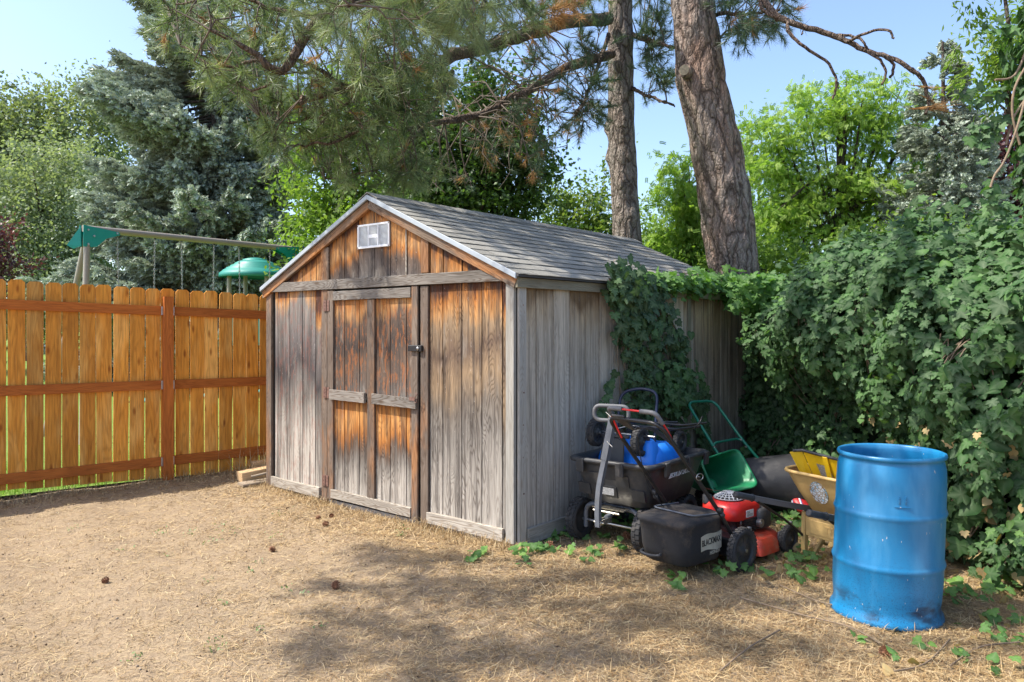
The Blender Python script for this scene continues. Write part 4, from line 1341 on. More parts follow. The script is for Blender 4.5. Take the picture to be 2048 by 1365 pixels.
def build_pines():
    g = np.random.default_rng(77)
    # slim pine
    Z1 = 11.9
    b1 = at(1258, 651, Z1); b1.z = 0
    T1 = thing('pine_tree', 'slim straight pine whose limbs sweep left over the shed roof', 'pine tree', tuple(b1))
    k = Z1 / F_PX / 2
    path = [(at(1272, 651, Z1).x, Z1, -.1), at(1256, 485, Z1), at(1249, 390, Z1), at(1242, 250, Z1), at(1241, 140, Z1), at(1240, 20, Z1), at(1236, -400, Z1), at(1230, -800, Z1)]
    rr = [68 * k, 57 * k, 55 * k, 53 * k, 50 * k, 48 * k, 38 * k, 20 * k]
    h0 = 1.6 + .1
    kz = lambda y: (651 - y) / F_PX * Z1 + 1.7
    kn = [(math.pi * 1.0, kz(255), .07, .10), (math.pi * .98, kz(315), .06, .09), (-math.pi * .35, kz(85), .05, .1), (-math.pi * .6, kz(370), .05, .08), (-math.pi * .35, kz(315), .04, .07), (-math.pi * .4, kz(435), .05, .09), (-math.pi * .6, kz(140), .04, .08), (-math.pi*.45, kz(250), .05, .07)]
    bark_trunk(T1, path, rr, BARK_SLIM, b1, 44, .016, 3, kn)
    A = lambda *q: [at(*p) for p in q]
    limbs = [
        (A((1222, 109, 11.7), (1150, 128, 11.0), (1075, 172, 10.3), (1010, 205, 9.8), (950, 234, 9.4), (872, 244, 9.0), (800, 262, 8.8)), .075, .02),
        (A((1218, 39, 11.7), (1130, 46, 10.6), (1036, 74, 9.7), (970, 95, 9.1), (907, 113, 8.6), (850, 140, 8.2), (801, 156, 7.9), (700, 178, 7.5), (600, 200, 7.2)), .095, .025),
        (A((903, 144, 8.6), (885, 185, 8.5), (864, 219, 8.4), (821, 270, 8.3)), .03, .008),
        (A((850, 140, 8.2), (790, 203, 8.1), (745, 240, 8.0), (700, 270, 7.9), (640, 288, 7.8), (587, 291, 7.7)), .03, .01),
        (A((1220, -40, 11.7), (1100, -60, 10), (960, -50, 8.6), (800, -20, 7.4), (640, 40, 6.6), (567, 140, 6.4), (500, 101, 6.3), (420, 60, 6.2)), .09, .015),
        (A((1218, 70, 11.6), (1190, 150, 11.2), (1170, 200, 11.0), (1150, 235, 10.8)), .03, .008),
        (A((1262, 70, 11.8), (1300, 82, 11.6), (1350, 95, 11.3), (1400, 92, 11.6)), .04, .01),
        (A((1262, 175, 11.8), (1290, 190, 11.5), (1330, 205, 11.2), (1350, 212, 11.0)), .03, .008),
        (A((1230, -120, 11.8), (1180, -150, 9.5), (1100, -200, 7.5), (1020, -260, 5.8)), .09, .02),
        (A((800, -20, 7.4), (760, -30, 6.2), (730, -20, 5.2), (700, 10, 4.6)), .035, .01),
        (A((960, -50, 8.6), (960, -60, 7.0), (950, -60, 5.6), (940, -20, 4.8)), .035, .01),
    ]
    limbs += [
        (A((700, 178, 7.5), (620, 130, 7.0), (540, 120, 6.8), (440, 130, 6.8), (360, 90, 7.0)), .025, .008),
        (A((760, 168, 7.8), (660, 225, 7.8), (580, 245, 7.8), (520, 235, 7.8)), .022, .008),
        (A((850, 250, 8.9), (780, 320, 8.6), (720, 350, 8.5), (650, 360, 8.5)), .022, .007),
        (A((900, -50, 8.0), (860, 60, 7.6), (800, 90, 7.4), (740, 95, 7.2)), .022, .008),
        (A((640, 40, 6.6), (560, 20, 6.6), (460, -10, 6.6), (350, 10, 6.8)), .025, .008),
        (A((567, 140, 6.4), (520, 180, 6.6), (470, 170, 6.8)), .015, .006),
    ]
    att = []
    # hanging curtain of boughs, left part: dense
    att += scatter([(300, -60), (330, 40), (370, 130), (430, 160), (500, 200), (600, 170), (760, 200), (900, 150), (900, -60)], lambda x, y, g: g.uniform(6.2, 8.8), 140, g)
    att += scatter([(500, 190), (490, 260), (560, 310), (640, 300), (840, 260), (900, 120), (700, 130)], lambda x, y, g: g.uniform(7.2, 8.8), 72, g)
    att += scatter([(610, 260), (650, 370), (760, 395), (860, 370), (900, 290), (820, 240)], lambda x, y, g: g.uniform(8.0, 9.0), 38, g)
    att += scatter([(900, -60), (880, 60), (960, 90), (1060, 60), (1190, 20), (1190, -60)], lambda x, y, g: g.uniform(7.6, 10.5), 52, g)
    grow(T1, b1, limbs, att, g, .006, 7, .155, L_PINE, .10, deadm=.015)
    # thin, half bare part near the trunk
    att = scatter([(850, 150), (860, 400), (1060, 360), (1180, 290), (1200, 60), (1000, 80)], lambda x, y, g: g.uniform(8.8, 11.2), 100, g)
    grow(T1, b1, limbs[:3] + limbs[5:6], att, g, .008, 7, .15, L_PINEDARK, .82, deadm=.2)
    att = scatter([(1110, 120), (1150, 250), (1185, 270), (1205, 200), (1205, 30), (1150, 30)], lambda x, y, g: g.uniform(10.4, 11.4), 20, g)
    att += scatter([(1275, 0), (1280, 200), (1340, 215), (1345, 150), (1350, 40), (1340, -60), (1270, -60)], lambda x, y, g: g.uniform(11.0, 12.6), 34, g)
    grow(T1, b1, limbs[5:8], att, g, .007, 7, .17, L_PINEDARK, .1, deadm=.01)
    # near tufts hanging into the top of the picture
    att = scatter([(600, -20), (640, 50), (720, 45), (900, 40), (1010, 25), (1010, -40)], lambda x, y, g: g.uniform(4.4, 5.4), 30, g)
    grow(T1, b1, limbs[9:11], att, g, .005, 5, .17, L_PINE, .0, tmpl=needles_tuft(70, .6, .006, seed=9), deadm=.04)
    # browned tufts beside the trunk
    att = scatter([(1080, 0), (1085, 40), (1150, 45), (1180, 10), (1150, -20)], lambda x, y, g: g.uniform(8.6, 9.4), 6, g)
    grow(T1, b1, [limbs[1]], att, g, .006, 5, .19, L_DEAD, .0, deadm=0)
    # boughs high over the yard, above the picture: they throw the dappled shade
    limbs2 = [
        ([Vector((1.7, 11.5, 8.5)), Vector((.5, 9.5, 9.2)), Vector((-1.2, 7.2, 9.0)), Vector((-2.6, 5.4, 8.2)), Vector((-3.6, 4.2, 7.4))], .11, .03),
        ([Vector((1.7, 11.5, 7.4)), Vector((1.2, 9.0, 7.9)), Vector((.2, 6.6, 7.6)), Vector((-.9, 4.6, 7.0)), Vector((-1.6, 3.2, 6.4))], .11, .03),
        ([Vector((1.7, 11.5, 9.0)), Vector((.0, 10.2, 9.4)), Vector((-2.0, 9.0, 8.6)), Vector((-3.0, 7.8, 7.6))], .09, .02),
        ([Vector((1.8, 11.5, 8.0)), Vector((1.9, 8.6, 8.6)), Vector((1.4, 6.2, 8.2)), Vector((.6, 4.4, 7.4))], .10, .02),
    ]
    att = []
    def shade(px, py, h, n, s):
        """boughs between the sun and a shaded patch of ground"""
        Zg = 1.65 * F_PX / (py - 651)
        P = Vector(((px - 1024) / F_PX * Zg, Zg, -.05)) + SUN * (h / SUN.z)
        for _ in range(n):
            att.append(P + Vector(g.normal(size=3) * s))
    for (px, py, n, s) in [(775, 1110, 4, .12), (880, 1128, 3, .12), (700, 1165, 3, .10), (850, 1180, 4, .14), (950, 1165, 3, .12), (765, 1240, 4, .12), (860, 1262, 3, .14),
                        (700, 1300, 4, .10), (1040, 1205, 3, .12), (985, 1290, 4, .12), (1100, 1310, 3, .12), (1215, 1290, 4, .13), (1150, 1165, 2, .12),
                        (1430, 1290, 3, .12), (1530, 1195, 4, .14), (1600, 1290, 2, .12), (860, 1345, 3, .12), (1450, 1175, 3, .12), (1320, 1230, 3, .12)]:
        shade(px, py, g.uniform(4.7, 5.8), n, s * .75)
    # shade over the cart corner, the drum and the hedge
    for P0, n, s in [((1.9, 5.9, .5), 3, .22), ((1.5, 6.5, .8), 5, .28), ((2.1, 5.2, .4), 6, .28), ((2.15, 4.3, .8), 5, .2), ((2.5, 5.6, 1.4), 5, .25), ((2.9, 5.0, 1.0), 4, .22), ((2.4, 6.8, 1.6), 5, .3), ((3.0, 4.6, 1.4), 3, .2),
                     ((.4, 5.9, 2.1), 4, .25), ((1.0, 6.9, 2.2), 5, .3), ((1.8, 7.9, 2.2), 5, .3), ((-.3, 6.9, 2.5), 4, .22), ((.5, 8.0, 2.5), 4, .3), ((1.2, 9.0, 2.5), 4, .3), ((3.2, 5.6, 2.3), 3, .25), ((2.6, 7.2, 2.4), 3, .25)]:
        h = g.uniform(5.0, 6.4)
        P = Vector(P0) + SUN * ((h - P0[2]) / SUN.z)
        for _ in range(n):
            att.append(P + Vector(g.normal(size=3) * s))
    grow(T1, b1, limbs2, att, g, .008, 9, .17, L_PINE, .0, tmpl=TUFTL, deadm=.01, tmin=.93)
    # thick leaning pine
    Z2 = 10.2
    b2 = at(1478, 651, Z2); b2.z = 0
    T2 = thing('pine_tree', 'thick leaning pine trunk with reddish plated bark and a sawn stub', 'pine tree', tuple(b2))
    k = Z2 / F_PX / 2
    path = [(at(1490, 651, Z2).x, Z2, -.1), at(1467, 540, Z2), at(1456, 450, Z2), at(1443, 360, Z2), at(1427, 270, Z2), at(1406, 185, Z2), at(1397, 110, Z2), at(1390, 40, Z2), at(1380, -60, Z2), at(1340, -500, Z2)]
    rr = [102 * k, 95 * k, 100 * k, 99 * k, 98 * k, 96 * k, 86 * k, 84 * k, 80 * k, 50 * k]
    kz = lambda y: (651 - y) / F_PX * Z2 + 1.7
    kn = [(-math.pi * .5, kz(375), .035, .08), (-math.pi * .62, kz(285), .03, .06), (-math.pi * .45, kz(483), .03, .07), (-math.pi * .6, kz(50), .03, .07), (math.pi, kz(150), .05, .14)]
    bark_trunk(T2, path, rr, BARK_PINE, b2, 60, .034, 9, kn)
    st = at(1362, 151, Z2 - .12) - b2
    mb = MB()
    mb.tube([st + Vector((.30, .1, -.02)), st + Vector((.08, -.08, 0)), st + Vector((0, -.2, .0))], [.12, .095, .085], 16)
    stub = mb.build('branch_stub', BARK_PINE, T2)
    c0 = st + Vector((-.003, -.206, 0)); dn = (Vector((-.08, -.12, 0))).normalized()
    MB().tube([c0, c0 + dn * .006], [.07, .07], 16).build('sawn_face', simple('sawn_wood_face', (.36, .30, .2), .8, 0, .3, 30), stub)
    l2 = [
        (A((1430, 28, 10.2), (1480, 27, 9.8), (1520, 25, 9.4), (1560, 22, 9.2)), .03, .012),
        (A((1430, 90, 10.3), (1460, 60, 10.6), (1500, 60, 10.8)), .02, .008),
        (A((1400, -120, 10.2), (1480, -90, 9.4), (1560, -60, 8.8), (1620, -40, 8.4)), .05, .02),
    ]
    att = scatter([(1432, 10), (1440, 90), (1470, 100), (1500, 60), (1530, 90), (1560, 60), (1600, 10), (1600, -60), (1430, -60)], lambda x, y, g: g.uniform(8.8, 10.4), 34, g)
    grow(T2, b2, l2, att, g, .006, 8, .16, L_PINEDARK, .05, deadm=.01)
    # bare dead branch reaching right
    P = lambda *q: [at(*p) - b2 for p in q]
    def crv(pts, r0, r1, n=4):
        out = []
        m = len(pts)
        for i in range(m - 1):
            p0, p1, p2, p3 = pts[max(i - 1, 0)], pts[i], pts[i + 1], pts[min(i + 2, m - 1)]
            for k_ in range(n):
                t = k_ / n
                out.append(.5 * ((2 * p1) + (p2 - p0) * t + (2 * p0 - 5 * p1 + 4 * p2 - p3) * t * t + (3 * p1 - p0 - 3 * p2 + p3) * t ** 3))
        out.append(pts[-1])
        m = len(out)
        return out, [r0 + (r1 - r0) * i / (m - 1) for i in range(m)]
    db = MB()
    Zb = 6.5
    for pts, r0, r1 in [
        (P((1500, -60, 7.4), (1527, 0, 7.0), (1555, 32, 6.8), (1600, 52, 6.7), (1660, 70, 6.6), (1700, 85, 6.5), (1740, 105, 6.4), (1790, 120, 6.3), (1835, 148, 6.2), (1850, 170, 6.2), (1857, 205, 6.2), (1852, 228, 6.2)), .034, .012),
        (P((1519, 0, 7.0), (1524, 18, 6.9), (1545, 32, 6.8), (1558, 43, 6.8)), .018, .012),
        (P((1577, 47, 6.7), (1576, 62, 6.6), (1600, 88, 6.5), (1640, 115, 6.5), (1668, 145, 6.5), (1672, 175, 6.5), (1665, 197, 6.5)), .017, .009),
        (P((1665, 70, 6.6), (1700, 72, 6.5), (1725, 82, 6.4), (1735, 98, 6.4)), .014, .009),
        (P((1697, 84, 6.5), (1725, 70, 6.3), (1755, 60, 6.2), (1780, 63, 6.1), (1787, 78, 6.1)), .014, .009),
        (P((1730, 102, 6.4), (1760, 120, 6.3), (1772, 145, 6.3), (1765, 170, 6.3)), .013, .009),
        (P((1765, 112, 6.3), (1783, 122, 6.3), (1787, 140, 6.3), (1781, 155, 6.3)), .014, .011),
        (P((1810, 134, 6.2), (1830, 142, 6.1), (1847, 160, 6.1)), .013, .010),
        (P((1603, 70, 6.6), (1607, 58, 6.6)), .008, .004)]:
        a_, r_ = crv(pts, r0, r1)
        a_ = [p + Vector(g.normal(size=3) * .004) for p in a_]
        db.tube(a_, r_, 8)
    dead = db.build('dead_branch', BARK_LIMB, T2)
    pos = np.array([tuple(at(*q) - b2) for q in ((1850, 175, 6.2), (1856, 215, 6.2), (1862, 218, 6.2), (1858, 200, 6.2))])
    dr = unit(np.array([(1, 0, -.15), (1, 0, .1), (1, -.3, -.05), (1, .2, -.4)]))
    tv, tf = needles_tuft(26, .22, .011, seed=14)
    V, Fc = rep(tv, tf, pos, frames(dr, np.array([[0, 0, 1.0]] * 4)), np.array([.24, .30, .26, .2]))
    np_mesh('dead_needles', V, Fc, L_DEAD, dead, 'stuff', {'r': np.repeat(np.array([.5, .7, .4, .3]), len(tv))})
build_pines()

# ------------------------------------------------------------------ swing set and playset roof beyond the fence
def build_playground():
    bm_l, bm_r = at(166, 457, 10.4), at(592, 499, 13.6)
    T = thing('swing_set', 'taupe steel swing set frame with teal corner brackets beyond the fence', 'swing set', (bm_l.x, bm_l.y, 0))
    o = T.location
    MB().tube([bm_l - o, bm_r - o], .048, 16).build('beam', P_TAUPE, T)
    for px, Z in ((410, 12.1),):
        c = at(px, 457 + (px - 166) * .0986, Z)
    fwd = (bm_r - bm_l); fwd.z = 0; fwd = fwd.normalized()
    sd = Vector((-fwd.y, fwd.x, 0))
    for e, s in ((bm_l + fwd * .06, 1), (bm_r - fwd * .06, -1)):
        for k, (sp, lean) in enumerate(((-1, -.0), (1, -.45))):
            top = e + Vector((0, 0, -.05))
            if s > 0 and k == 0: foot = top + Vector((.0, -.75, -3.0)) + fwd * .0
            elif s > 0: foot = at(88, 640, 10.9); foot.z = -.05
            else: foot = top + sd * sp * .9 + fwd * .5 + Vector((0, 0, -3.0))
            foot.z = -.08
            if s > 0 and k == 0: foot = Vector((at(168, 600, 10.2).x, 10.15, -.08))
            MB().tube([top - o, foot - o], .043, 14).build('leg', P_TAUPE, T)
    # teal brackets
    def br(e, s):
        a = fwd * s
        mb = MB()
        for off in (-.055, .05):
            q = sd * off
            pts = [e + q + Vector((0, 0, .045)) - a * .02, e + q + a * .48 + Vector((0, 0, -.01)), e + q + a * .50 + Vector((0, 0, -.05)), e + q + a * .30 + Vector((0, 0, -.12)), e + q + a * .16 + Vector((0, 0, -.25)), e + q - a * .02 + Vector((0, 0, -.26))]
            mb.prism([p - o for p in pts], sd * .006)
        b = mb.build('bracket', P_TEAL, T)
        mb = MB()
        for dx, dz in ((.04, -.02), (.04, -.22), (.12, -.10), (.45, -.03)):
            c = e + a * dx + Vector((0, 0, dz)) - sd * .058 - o
            mb.tube([c, c - sd * .012], .014, 8)
            mb.tube([c + sd * .11, c + sd * .13], .014, 8)
        mb.build('bolt', P_STEEL, b)
        # outer wing towards the splayed leg
        mb = MB()
        w0 = e - a * .03
        mb.prism([p - o for p in (w0 + Vector((0, 0, .03)), w0 + Vector((0, 0, -.25)), w0 - a * .06 + sd * .08 + Vector((0, 0, -.29)), w0 - a * .12 + sd * .14 + Vector((0, 0, -.24)))], sd * .006 + a * .006)
        mb.build('bracket', P_TEAL, T)
    br(bm_l, 1); br(bm_r, -1)
    # swings: two chains and a seat each
    cols = [235, 310, 363, 428, 478, 540]
    L = bm_r.x - bm_l.x
    tops = []
    for px in cols:
        r = (px - 1024) / F_PX
        d = bm_r - bm_l
        t = (r * bm_l.y - bm_l.x) / (d.x - r * d.y)
        tops.append(bm_l + d * t + Vector((0, 0, -.06)))
    # one chain link, shared
    lk = MB()
    lk.tube([(.010 * math.cos(a), 0, .020 * math.sin(a) * 1.0) for a in np.linspace(0, 2 * math.pi, 8, endpoint=False)], .0058, 5, closed=True)
    names = ['leftmost of the three chain swings hanging from the taupe beam', 'middle one of the three chain swings hanging from the taupe beam', 'rightmost of the three chain swings, in front of the teal dome roof']
    for i in range(3):
        a, b = tops[2 * i], tops[2 * i + 1]
        c = a.lerp(b, .5)
        sw = thing('swing', names[i], 'swing', (c.x, c.y, .5), 0, 'chain swings on the swing set')
        for q in (a, b):
            ch = MB()
            n = int((q.z - .55) / .033)
            for j in range(n):
                z = q.z - j * .033
                p = q + (c - q) * (.15 * j / n); p.z = z
                ang = math.pi / 2 * (j % 2) + .6
                cs, sn_ = math.cos(ang), math.sin(ang)
                ch.add([(v[0] * cs + p.x - c.x, v[0] * sn_ + v[1] + p.y - c.y, v[2] + p.z - .5) for v in lk.v], lk.f, True)
            ch.build('chain', P_STEEL, sw)
            MB().tube([q - Vector((c.x, c.y, .5)), q - Vector((c.x, c.y, .5)) + Vector((0, 0, .03))], .02, 8).build('hanger', P_BLACKMETAL, sw)
        sp = []
        for k in range(9):
            t = -1 + k / 4
            sp.append((t, -.10 * (1 - t * t)))
        e0 = (b - a) * .42; e0.z = 0
        mb = MB()
        w_ = Vector((-e0.y, e0.x, 0)).normalized() * .07
        up = [e0 * t + Vector((0, 0, .05 + z)) for t, z in sp]
        mb.loft([[p - w_, p + w_, p + w_ + Vector((0, 0, -.012)), p - w_ + Vector((0, 0, -.012))] for p in up])
        mb.build('seat', P_TEAL, sw)
    # dome roof on its posts
    c = at(510, 555, 15.4)
    D = thing('play_tower', 'round teal dome roof on posts of a play tower behind the swings', 'play tower', (c.x, c.y, 0))
    k = 15.4 / F_PX
    z0 = c.z
    prof = [(.0, .40), (.12, .395), (.24, .365), (.245, .345), (.33, .32), (.40, .28), (.405, .262), (.48, .235), (.485, .215), (.56, .185), (.565, .167), (.62, .14), (.66, .10), (.70, .07), (.705, .0), (.69, -.01)]
    MB().lathe([(r, z + z0) for r, z in prof], 40).build('dome_roof', P_TEALROOF, D)
    for dx, dy in ((-.42, -.3), (.38, -.42), (.42, .35), (-.35, .42)):
        MB().tube([(dx, dy, -.1), (dx, dy, z0 + .06)], .045, 12).build('post', P_TAUPE, D)
    MB().box(-.5, .5, -.5, .5, 1.2, 1.26).build('platform', P_TEAL, D)
    MB().box(-.5, .5, -.52, -.49, 1.26, 1.75).build('side_panel', P_TEAL, D)
build_playground()

# ------------------------------------------------------------------ helpers for the garden machines
def rr_ring(cx, cy, z, wx, wy, r, n=5, tilt=None):
    """rounded rectangle ring, widths wx, wy"""
    pts = []
    hx, hy = wx / 2, wy / 2
    r = min(r, hx, hy)
    for q, (sx_, sy_) in enumerate(((1, 1), (-1, 1), (-1, -1), (1, -1))):
        for i in range(n + 1):
            a = math.pi / 2 * (q + i / n)
            pts.append(Vector((cx + sx_ * (hx - r) + r * math.cos(a), cy + sy_ * (hy - r) + r * math.sin(a), z)))
    return pts

def wheel(parent, c, r, w, axis, tyre=P_RUBBER, rimm=P_BLACKPLASTIC, tread=0, name='wheel', hub=P_STEEL):
    """wheel with tread blocks; axis = direction its outer face looks (unit, in parent space)"""
    ax = Vector(axis).normalized()
    q = ax.to_track_quat('Z', 'Y').to_matrix().to_4x4()
    o = bpy.data.objects.new(name, None)
    COL.objects.link(o); o.parent = parent
    o.matrix_basis = Matrix.Translation(c) @ q
    h = w / 2
    mb = MB()
    mb.lathe([(r * .70, -h * .8), (r * .8, -h), (r * .93, -h * .95), (r, -h * .6), (r * 1.005, 0), (r, h * .6), (r * .93, h * .95), (r * .8, h), (r * .70, h * .8)], 40)
    if tread:
        for i in range(tread):
            a0 = 2 * math.pi * i / tread
            for (za, zb, off) in ((-h * .75, -h * .05, 0), (h * .05, h * .75, math.pi / tread)):
                a = a0 + off
                da = math.pi / tread * .62
                P_ = []
                for rr_ in (r * .985, r * 1.045):
                    for aa in (a - da, a + da):
                        for zz in (za, zb):
                            P_.append((rr_ * math.cos(aa), rr_ * math.sin(aa), zz))
                mb.add(P_, [(0, 1, 3, 2), (4, 6, 7, 5), (0, 4, 5, 1), (2, 3, 7, 6), (0, 2, 6, 4), (1, 5, 7, 3)])
    mb.build('tyre', tyre, o)
    mb = MB()
    mb.lathe([(r * .74, h * .75), (r * .70, h * .35), (r * .62, h * .3), (r * .35, h * .42), (r * .24, h * .9), (r * .14, h * 1.0), (.0, h * 1.0)], 32)
    mb.lathe([(r * .74, -h * .75), (r * .66, -h * .3), (r * .2, -h * .5), (.0, -h * .5)], 32)
    for k in range(8):
        a = 2 * math.pi * k / 8
        mb.hexa([(r * .22 * math.cos(a) - .004 * math.sin(a), r * .22 * math.sin(a) + .004 * math.cos(a), h * .3), (r * .22 * math.cos(a) + .004 * math.sin(a), r * .22 * math.sin(a) - .004 * math.cos(a), h * .3),
                 (r * .64 * math.cos(a) + .004 * math.sin(a), r * .64 * math.sin(a) - .004 * math.cos(a), h * .25), (r * .64 * math.cos(a) - .004 * math.sin(a), r * .64 * math.sin(a) + .004 * math.cos(a), h * .25),
                 (r * .22 * math.cos(a) - .004 * math.sin(a), r * .22 * math.sin(a) + .004 * math.cos(a), h * .6), (r * .22 * math.cos(a) + .004 * math.sin(a), r * .22 * math.sin(a) - .004 * math.cos(a), h * .6),
                 (r * .64 * math.cos(a) + .004 * math.sin(a), r * .64 * math.sin(a) - .004 * math.cos(a), h * .4), (r * .64 * math.cos(a) - .004 * math.sin(a), r * .64 * math.sin(a) + .004 * math.cos(a), h * .4)])
    mb.build('rim', rimm, o)
    MB().tube([(0, 0, h * .95), (0, 0, h * 1.25)], r * .08, 10).build('axle_nut', hub, o)
    return o

def curve(pts, n=6):
    pts = [Vector(p) for p in pts]
    out = []
    m = len(pts)
    for i in range(m - 1):
        p0, p1, p2, p3 = pts[max(i - 1, 0)], pts[i], pts[i + 1], pts[min(i + 2, m - 1)]
        for k in range(n):
            t = k / n
            out.append(.5 * ((2 * p1) + (p2 - p0) * t + (2 * p0 - 5 * p1 + 4 * p2 - p3) * t * t + (3 * p1 - p0 - 3 * p2 + p3) * t ** 3))
    out.append(pts[-1])
    return out

def bend(pts, r, n=5, closed=False):
    """polyline with rounded corners of radius r (bent tube)"""
    pts = [Vector(p) for p in pts]
    out = [] if closed else [pts[0]]
    m = len(pts)
    rng_ = range(m) if closed else range(1, m - 1)
    for i in rng_:
        a, b, c = pts[i - 1], pts[i], pts[(i + 1) % m]
        u, v = (a - b), (c - b)
        d = min(r, u.length * .48, v.length * .48)
        u.normalize(); v.normalize()
        p0, p1 = b + u * d, b + v * d
        for k in range(n + 1):
            t = k / n
            out.append(p0 * (1 - t) ** 2 + b * 2 * t * (1 - t) + p1 * t * t)
    if not closed: out.append(pts[-1])
    return out

GZ = -.045

# ------------------------------------------------------------------ red petrol mower with black bag
def build_mower():
    T = thing('lawn_mower', 'red petrol lawn mower with black grass bag parked in front of the cart', 'lawn mower', (1.35, 5.22, GZ), math.atan2(.64, .77))
    # deck
    mb = MB()
    rings = []
    for (z, ex, ey, rr_) in ((.055, .60, .50, .12), (.07, .62, .52, .13), (.13, .60, .50, .13), (.155, .56, .46, .14), (.165, .48, .38, .14)):
        rings.append(rr_ring(.33, 0, z, ex, ey, rr_))
    mb.loft(rings, False, True)
    mb.box(.58, .66, -.16, .16, .06, .10)
    deck = mb.build('deck', P_REDDECK, T)
    mb = MB()       # discharge bulge and skirt on the near side
    mb.loft([rr_ring(.36, -.25, .045, .26, .10, .04), rr_ring(.36, -.25, .12, .24, .09, .04), rr_ring(.36, -.24, .15, .18, .05, .02)])
    mb.build('side_chute', P_REDDECK, deck)
    MB().box(-.02, .12, -.22, .22, .07, .20).build('rear_bracket', P_BLACKMETAL, T, bevel=.01)
    MB().tube([(.0, -.30, .12), (.0, .30, .12)], .012, 8).tube([(.60, -.28, .10), (.60, .28, .10)], .010, 8).build('axle', P_STEEL, T)
    for y, s in ((-.30, -1), (.30, 1)):
        wheel(T, (0, y, .142), .142, .058, (0, s, 0), tread=30)
        wheel(T, (.61, y * .95, .098), .098, .05, (0, s, 0), tread=24)
    # wheel arms / levers
    mb = MB().box(.52, .66, -.262, -.250, .10, .16)
    mb.tube([(.64, -.27, .12), (.66, -.27, .20)], .006, 6).tube([(.07, -.27, .14), (.13, -.27, .25)], .006, 6)
    mb.lathe([(0, 0), (.016, .002), (.016, .02), (0, .024)], 10, 'Z', (.66, -.27, .195))
    mb.lathe([(0, 0), (.016, .002), (.016, .02), (0, .024)], 10, 'Z', (.13, -.27, .245))
    mb.build('height_lever', P_GREYPLASTIC, T)
    # engine block
    mb = MB()
    mb.lathe([(.13, .165), (.13, .20), (.105, .22), (.105, .27)], 20, 'Z', (.33, 0, 0), (True, True))
    for k in range(7):
        mb.box(.24, .42, -.165, -.10, .185 + k * .014, .191 + k * .014)
    mb.box(.27, .40, -.15, -.1, .17, .29)
    mb.box(.40, .50, -.02, .13, .19, .27)
    mb.tube(curve([(.25, -.12, .2), (.2, -.16, .24), (.22, -.14, .3)]), .008, 6)
    eng = mb.build('engine_block', P_ENGINE, T)
    # muffler / air filter box on near front
    mb = MB()
    mb.loft([rr_ring(.47, -.12, .185, .13, .13, .03), rr_ring(.47, -.12, .20, .16, .16, .04), rr_ring(.47, -.12, .31, .155, .155, .04), rr_ring(.47, -.12, .325, .12, .12, .04)])
    mb.build('air_filter_cover', P_BLACKPLASTIC, T)
    MB().tube([(.40, -.17, .23), (.40, -.20, .23)], .03, 14).tube([(.40, -.20, .23), (.40, -.205, .23)], .012, 10).build('carburettor', P_STEEL, T)
    # red cover
    mb = MB()
    rings = [rr_ring(.32, 0, .268, .38, .31, .09), rr_ring(.32, 0, .275, .395, .325, .10), rr_ring(.32, 0, .345, .385, .315, .10), rr_ring(.32, 0, .375, .35, .28, .10), rr_ring(.32, 0, .388, .26, .22, .09)]
    mb.loft(rings)
    cover = mb.build('engine_cover', P_RED, T)
    mb = MB()
    mb.box(.26, .35, -.1645, -.1620, .285, .335)
    st = mb.build('sticker', P_WHITE, cover)
    ink_text('5.5', .022, P_INK, st, (.285, -.1650, .320), (R(90), 0, 0), sx=1)
    for k in range(3):
        MB().box(.27, .34, -.1652, -.1646, .291 + k * .007, .2935 + k * .007).build('print_line', P_INK, st)
    # recoil starter grille: pale cone of ribs
    mb = MB()
    cx, cy = .29, 0.0
    mb.lathe([(.105, .385), (.10, .40), (.05, .425), (.045, .432), (.0, .434)], 28, 'Z', (cx, cy, 0))
    g1 = mb.build('starter_base', P_DARK, cover)
    mb = MB()
    for k in range(20):
        a = 2 * math.pi * k / 20
        mb.tube([(cx + .103 * math.cos(a), cy + .103 * math.sin(a), .402), (cx + .045 * math.cos(a), cy + .045 * math.sin(a), .434)], .0048, 5)
    for rr_, z in ((.104, .398), (.085, .412), (.066, .4235), (.047, .434)):
        mb.tube([(cx + rr_ * math.cos(a), cy + rr_ * math.sin(a), z) for a in np.linspace(0, 2 * math.pi, 28, endpoint=False)], .0045, 5, closed=True)
    mb.lathe([(.046, .432), (.04, .442), (0, .444)], 18, 'Z', (cx, cy, 0))
    mb.build('starter_grille', P_MESH, cover)
    MB().lathe([(.035, .36), (.035, .41), (.03, .418), (0, .42)], 16, 'Z', (.17, .10, 0)).build('fuel_cap', P_BLACKPLASTIC, cover)
    MB().box(.36, .41, -.05, .05, .385, .415).box(.37, .40, -.10, -.05, .388, .41).build('pull_cord_housing', P_MESH, cover, bevel=.006)
    # grass bag
    mb = MB()
    rings = []
    def bag(z, x0, x1, wy, r, sag=0):
        rg = rr_ring((x0 + x1) / 2, -.005, z, x1 - x0, wy, r, 6)
        return [p + Vector((0, 0, sag * math.sin(p.x * 23 + p.y * 17) * .006)) for p in rg]
    rings = [bag(.085, -.40, -.08, .28, .08, 1), bag(.07, -.44, -.05, .34, .09, 1), bag(.09, -.47, -.05, .38, .09, 1), bag(.18, -.49, -.05, .395, .08, 1), bag(.27, -.50, -.05, .40, .08), bag(.335, -.515, -.05, .41, .085, 1), bag(.352, -.53, -.04, .425, .09), bag(.366, -.52, -.04, .415, .09), bag(.385, -.46, -.06, .34, .10), bag(.392, -.36, -.12, .2, .09)]
    mb.loft(rings)
    bagp = mb.build('grass_bag', P_FABRIC, T)
    mb = MB()
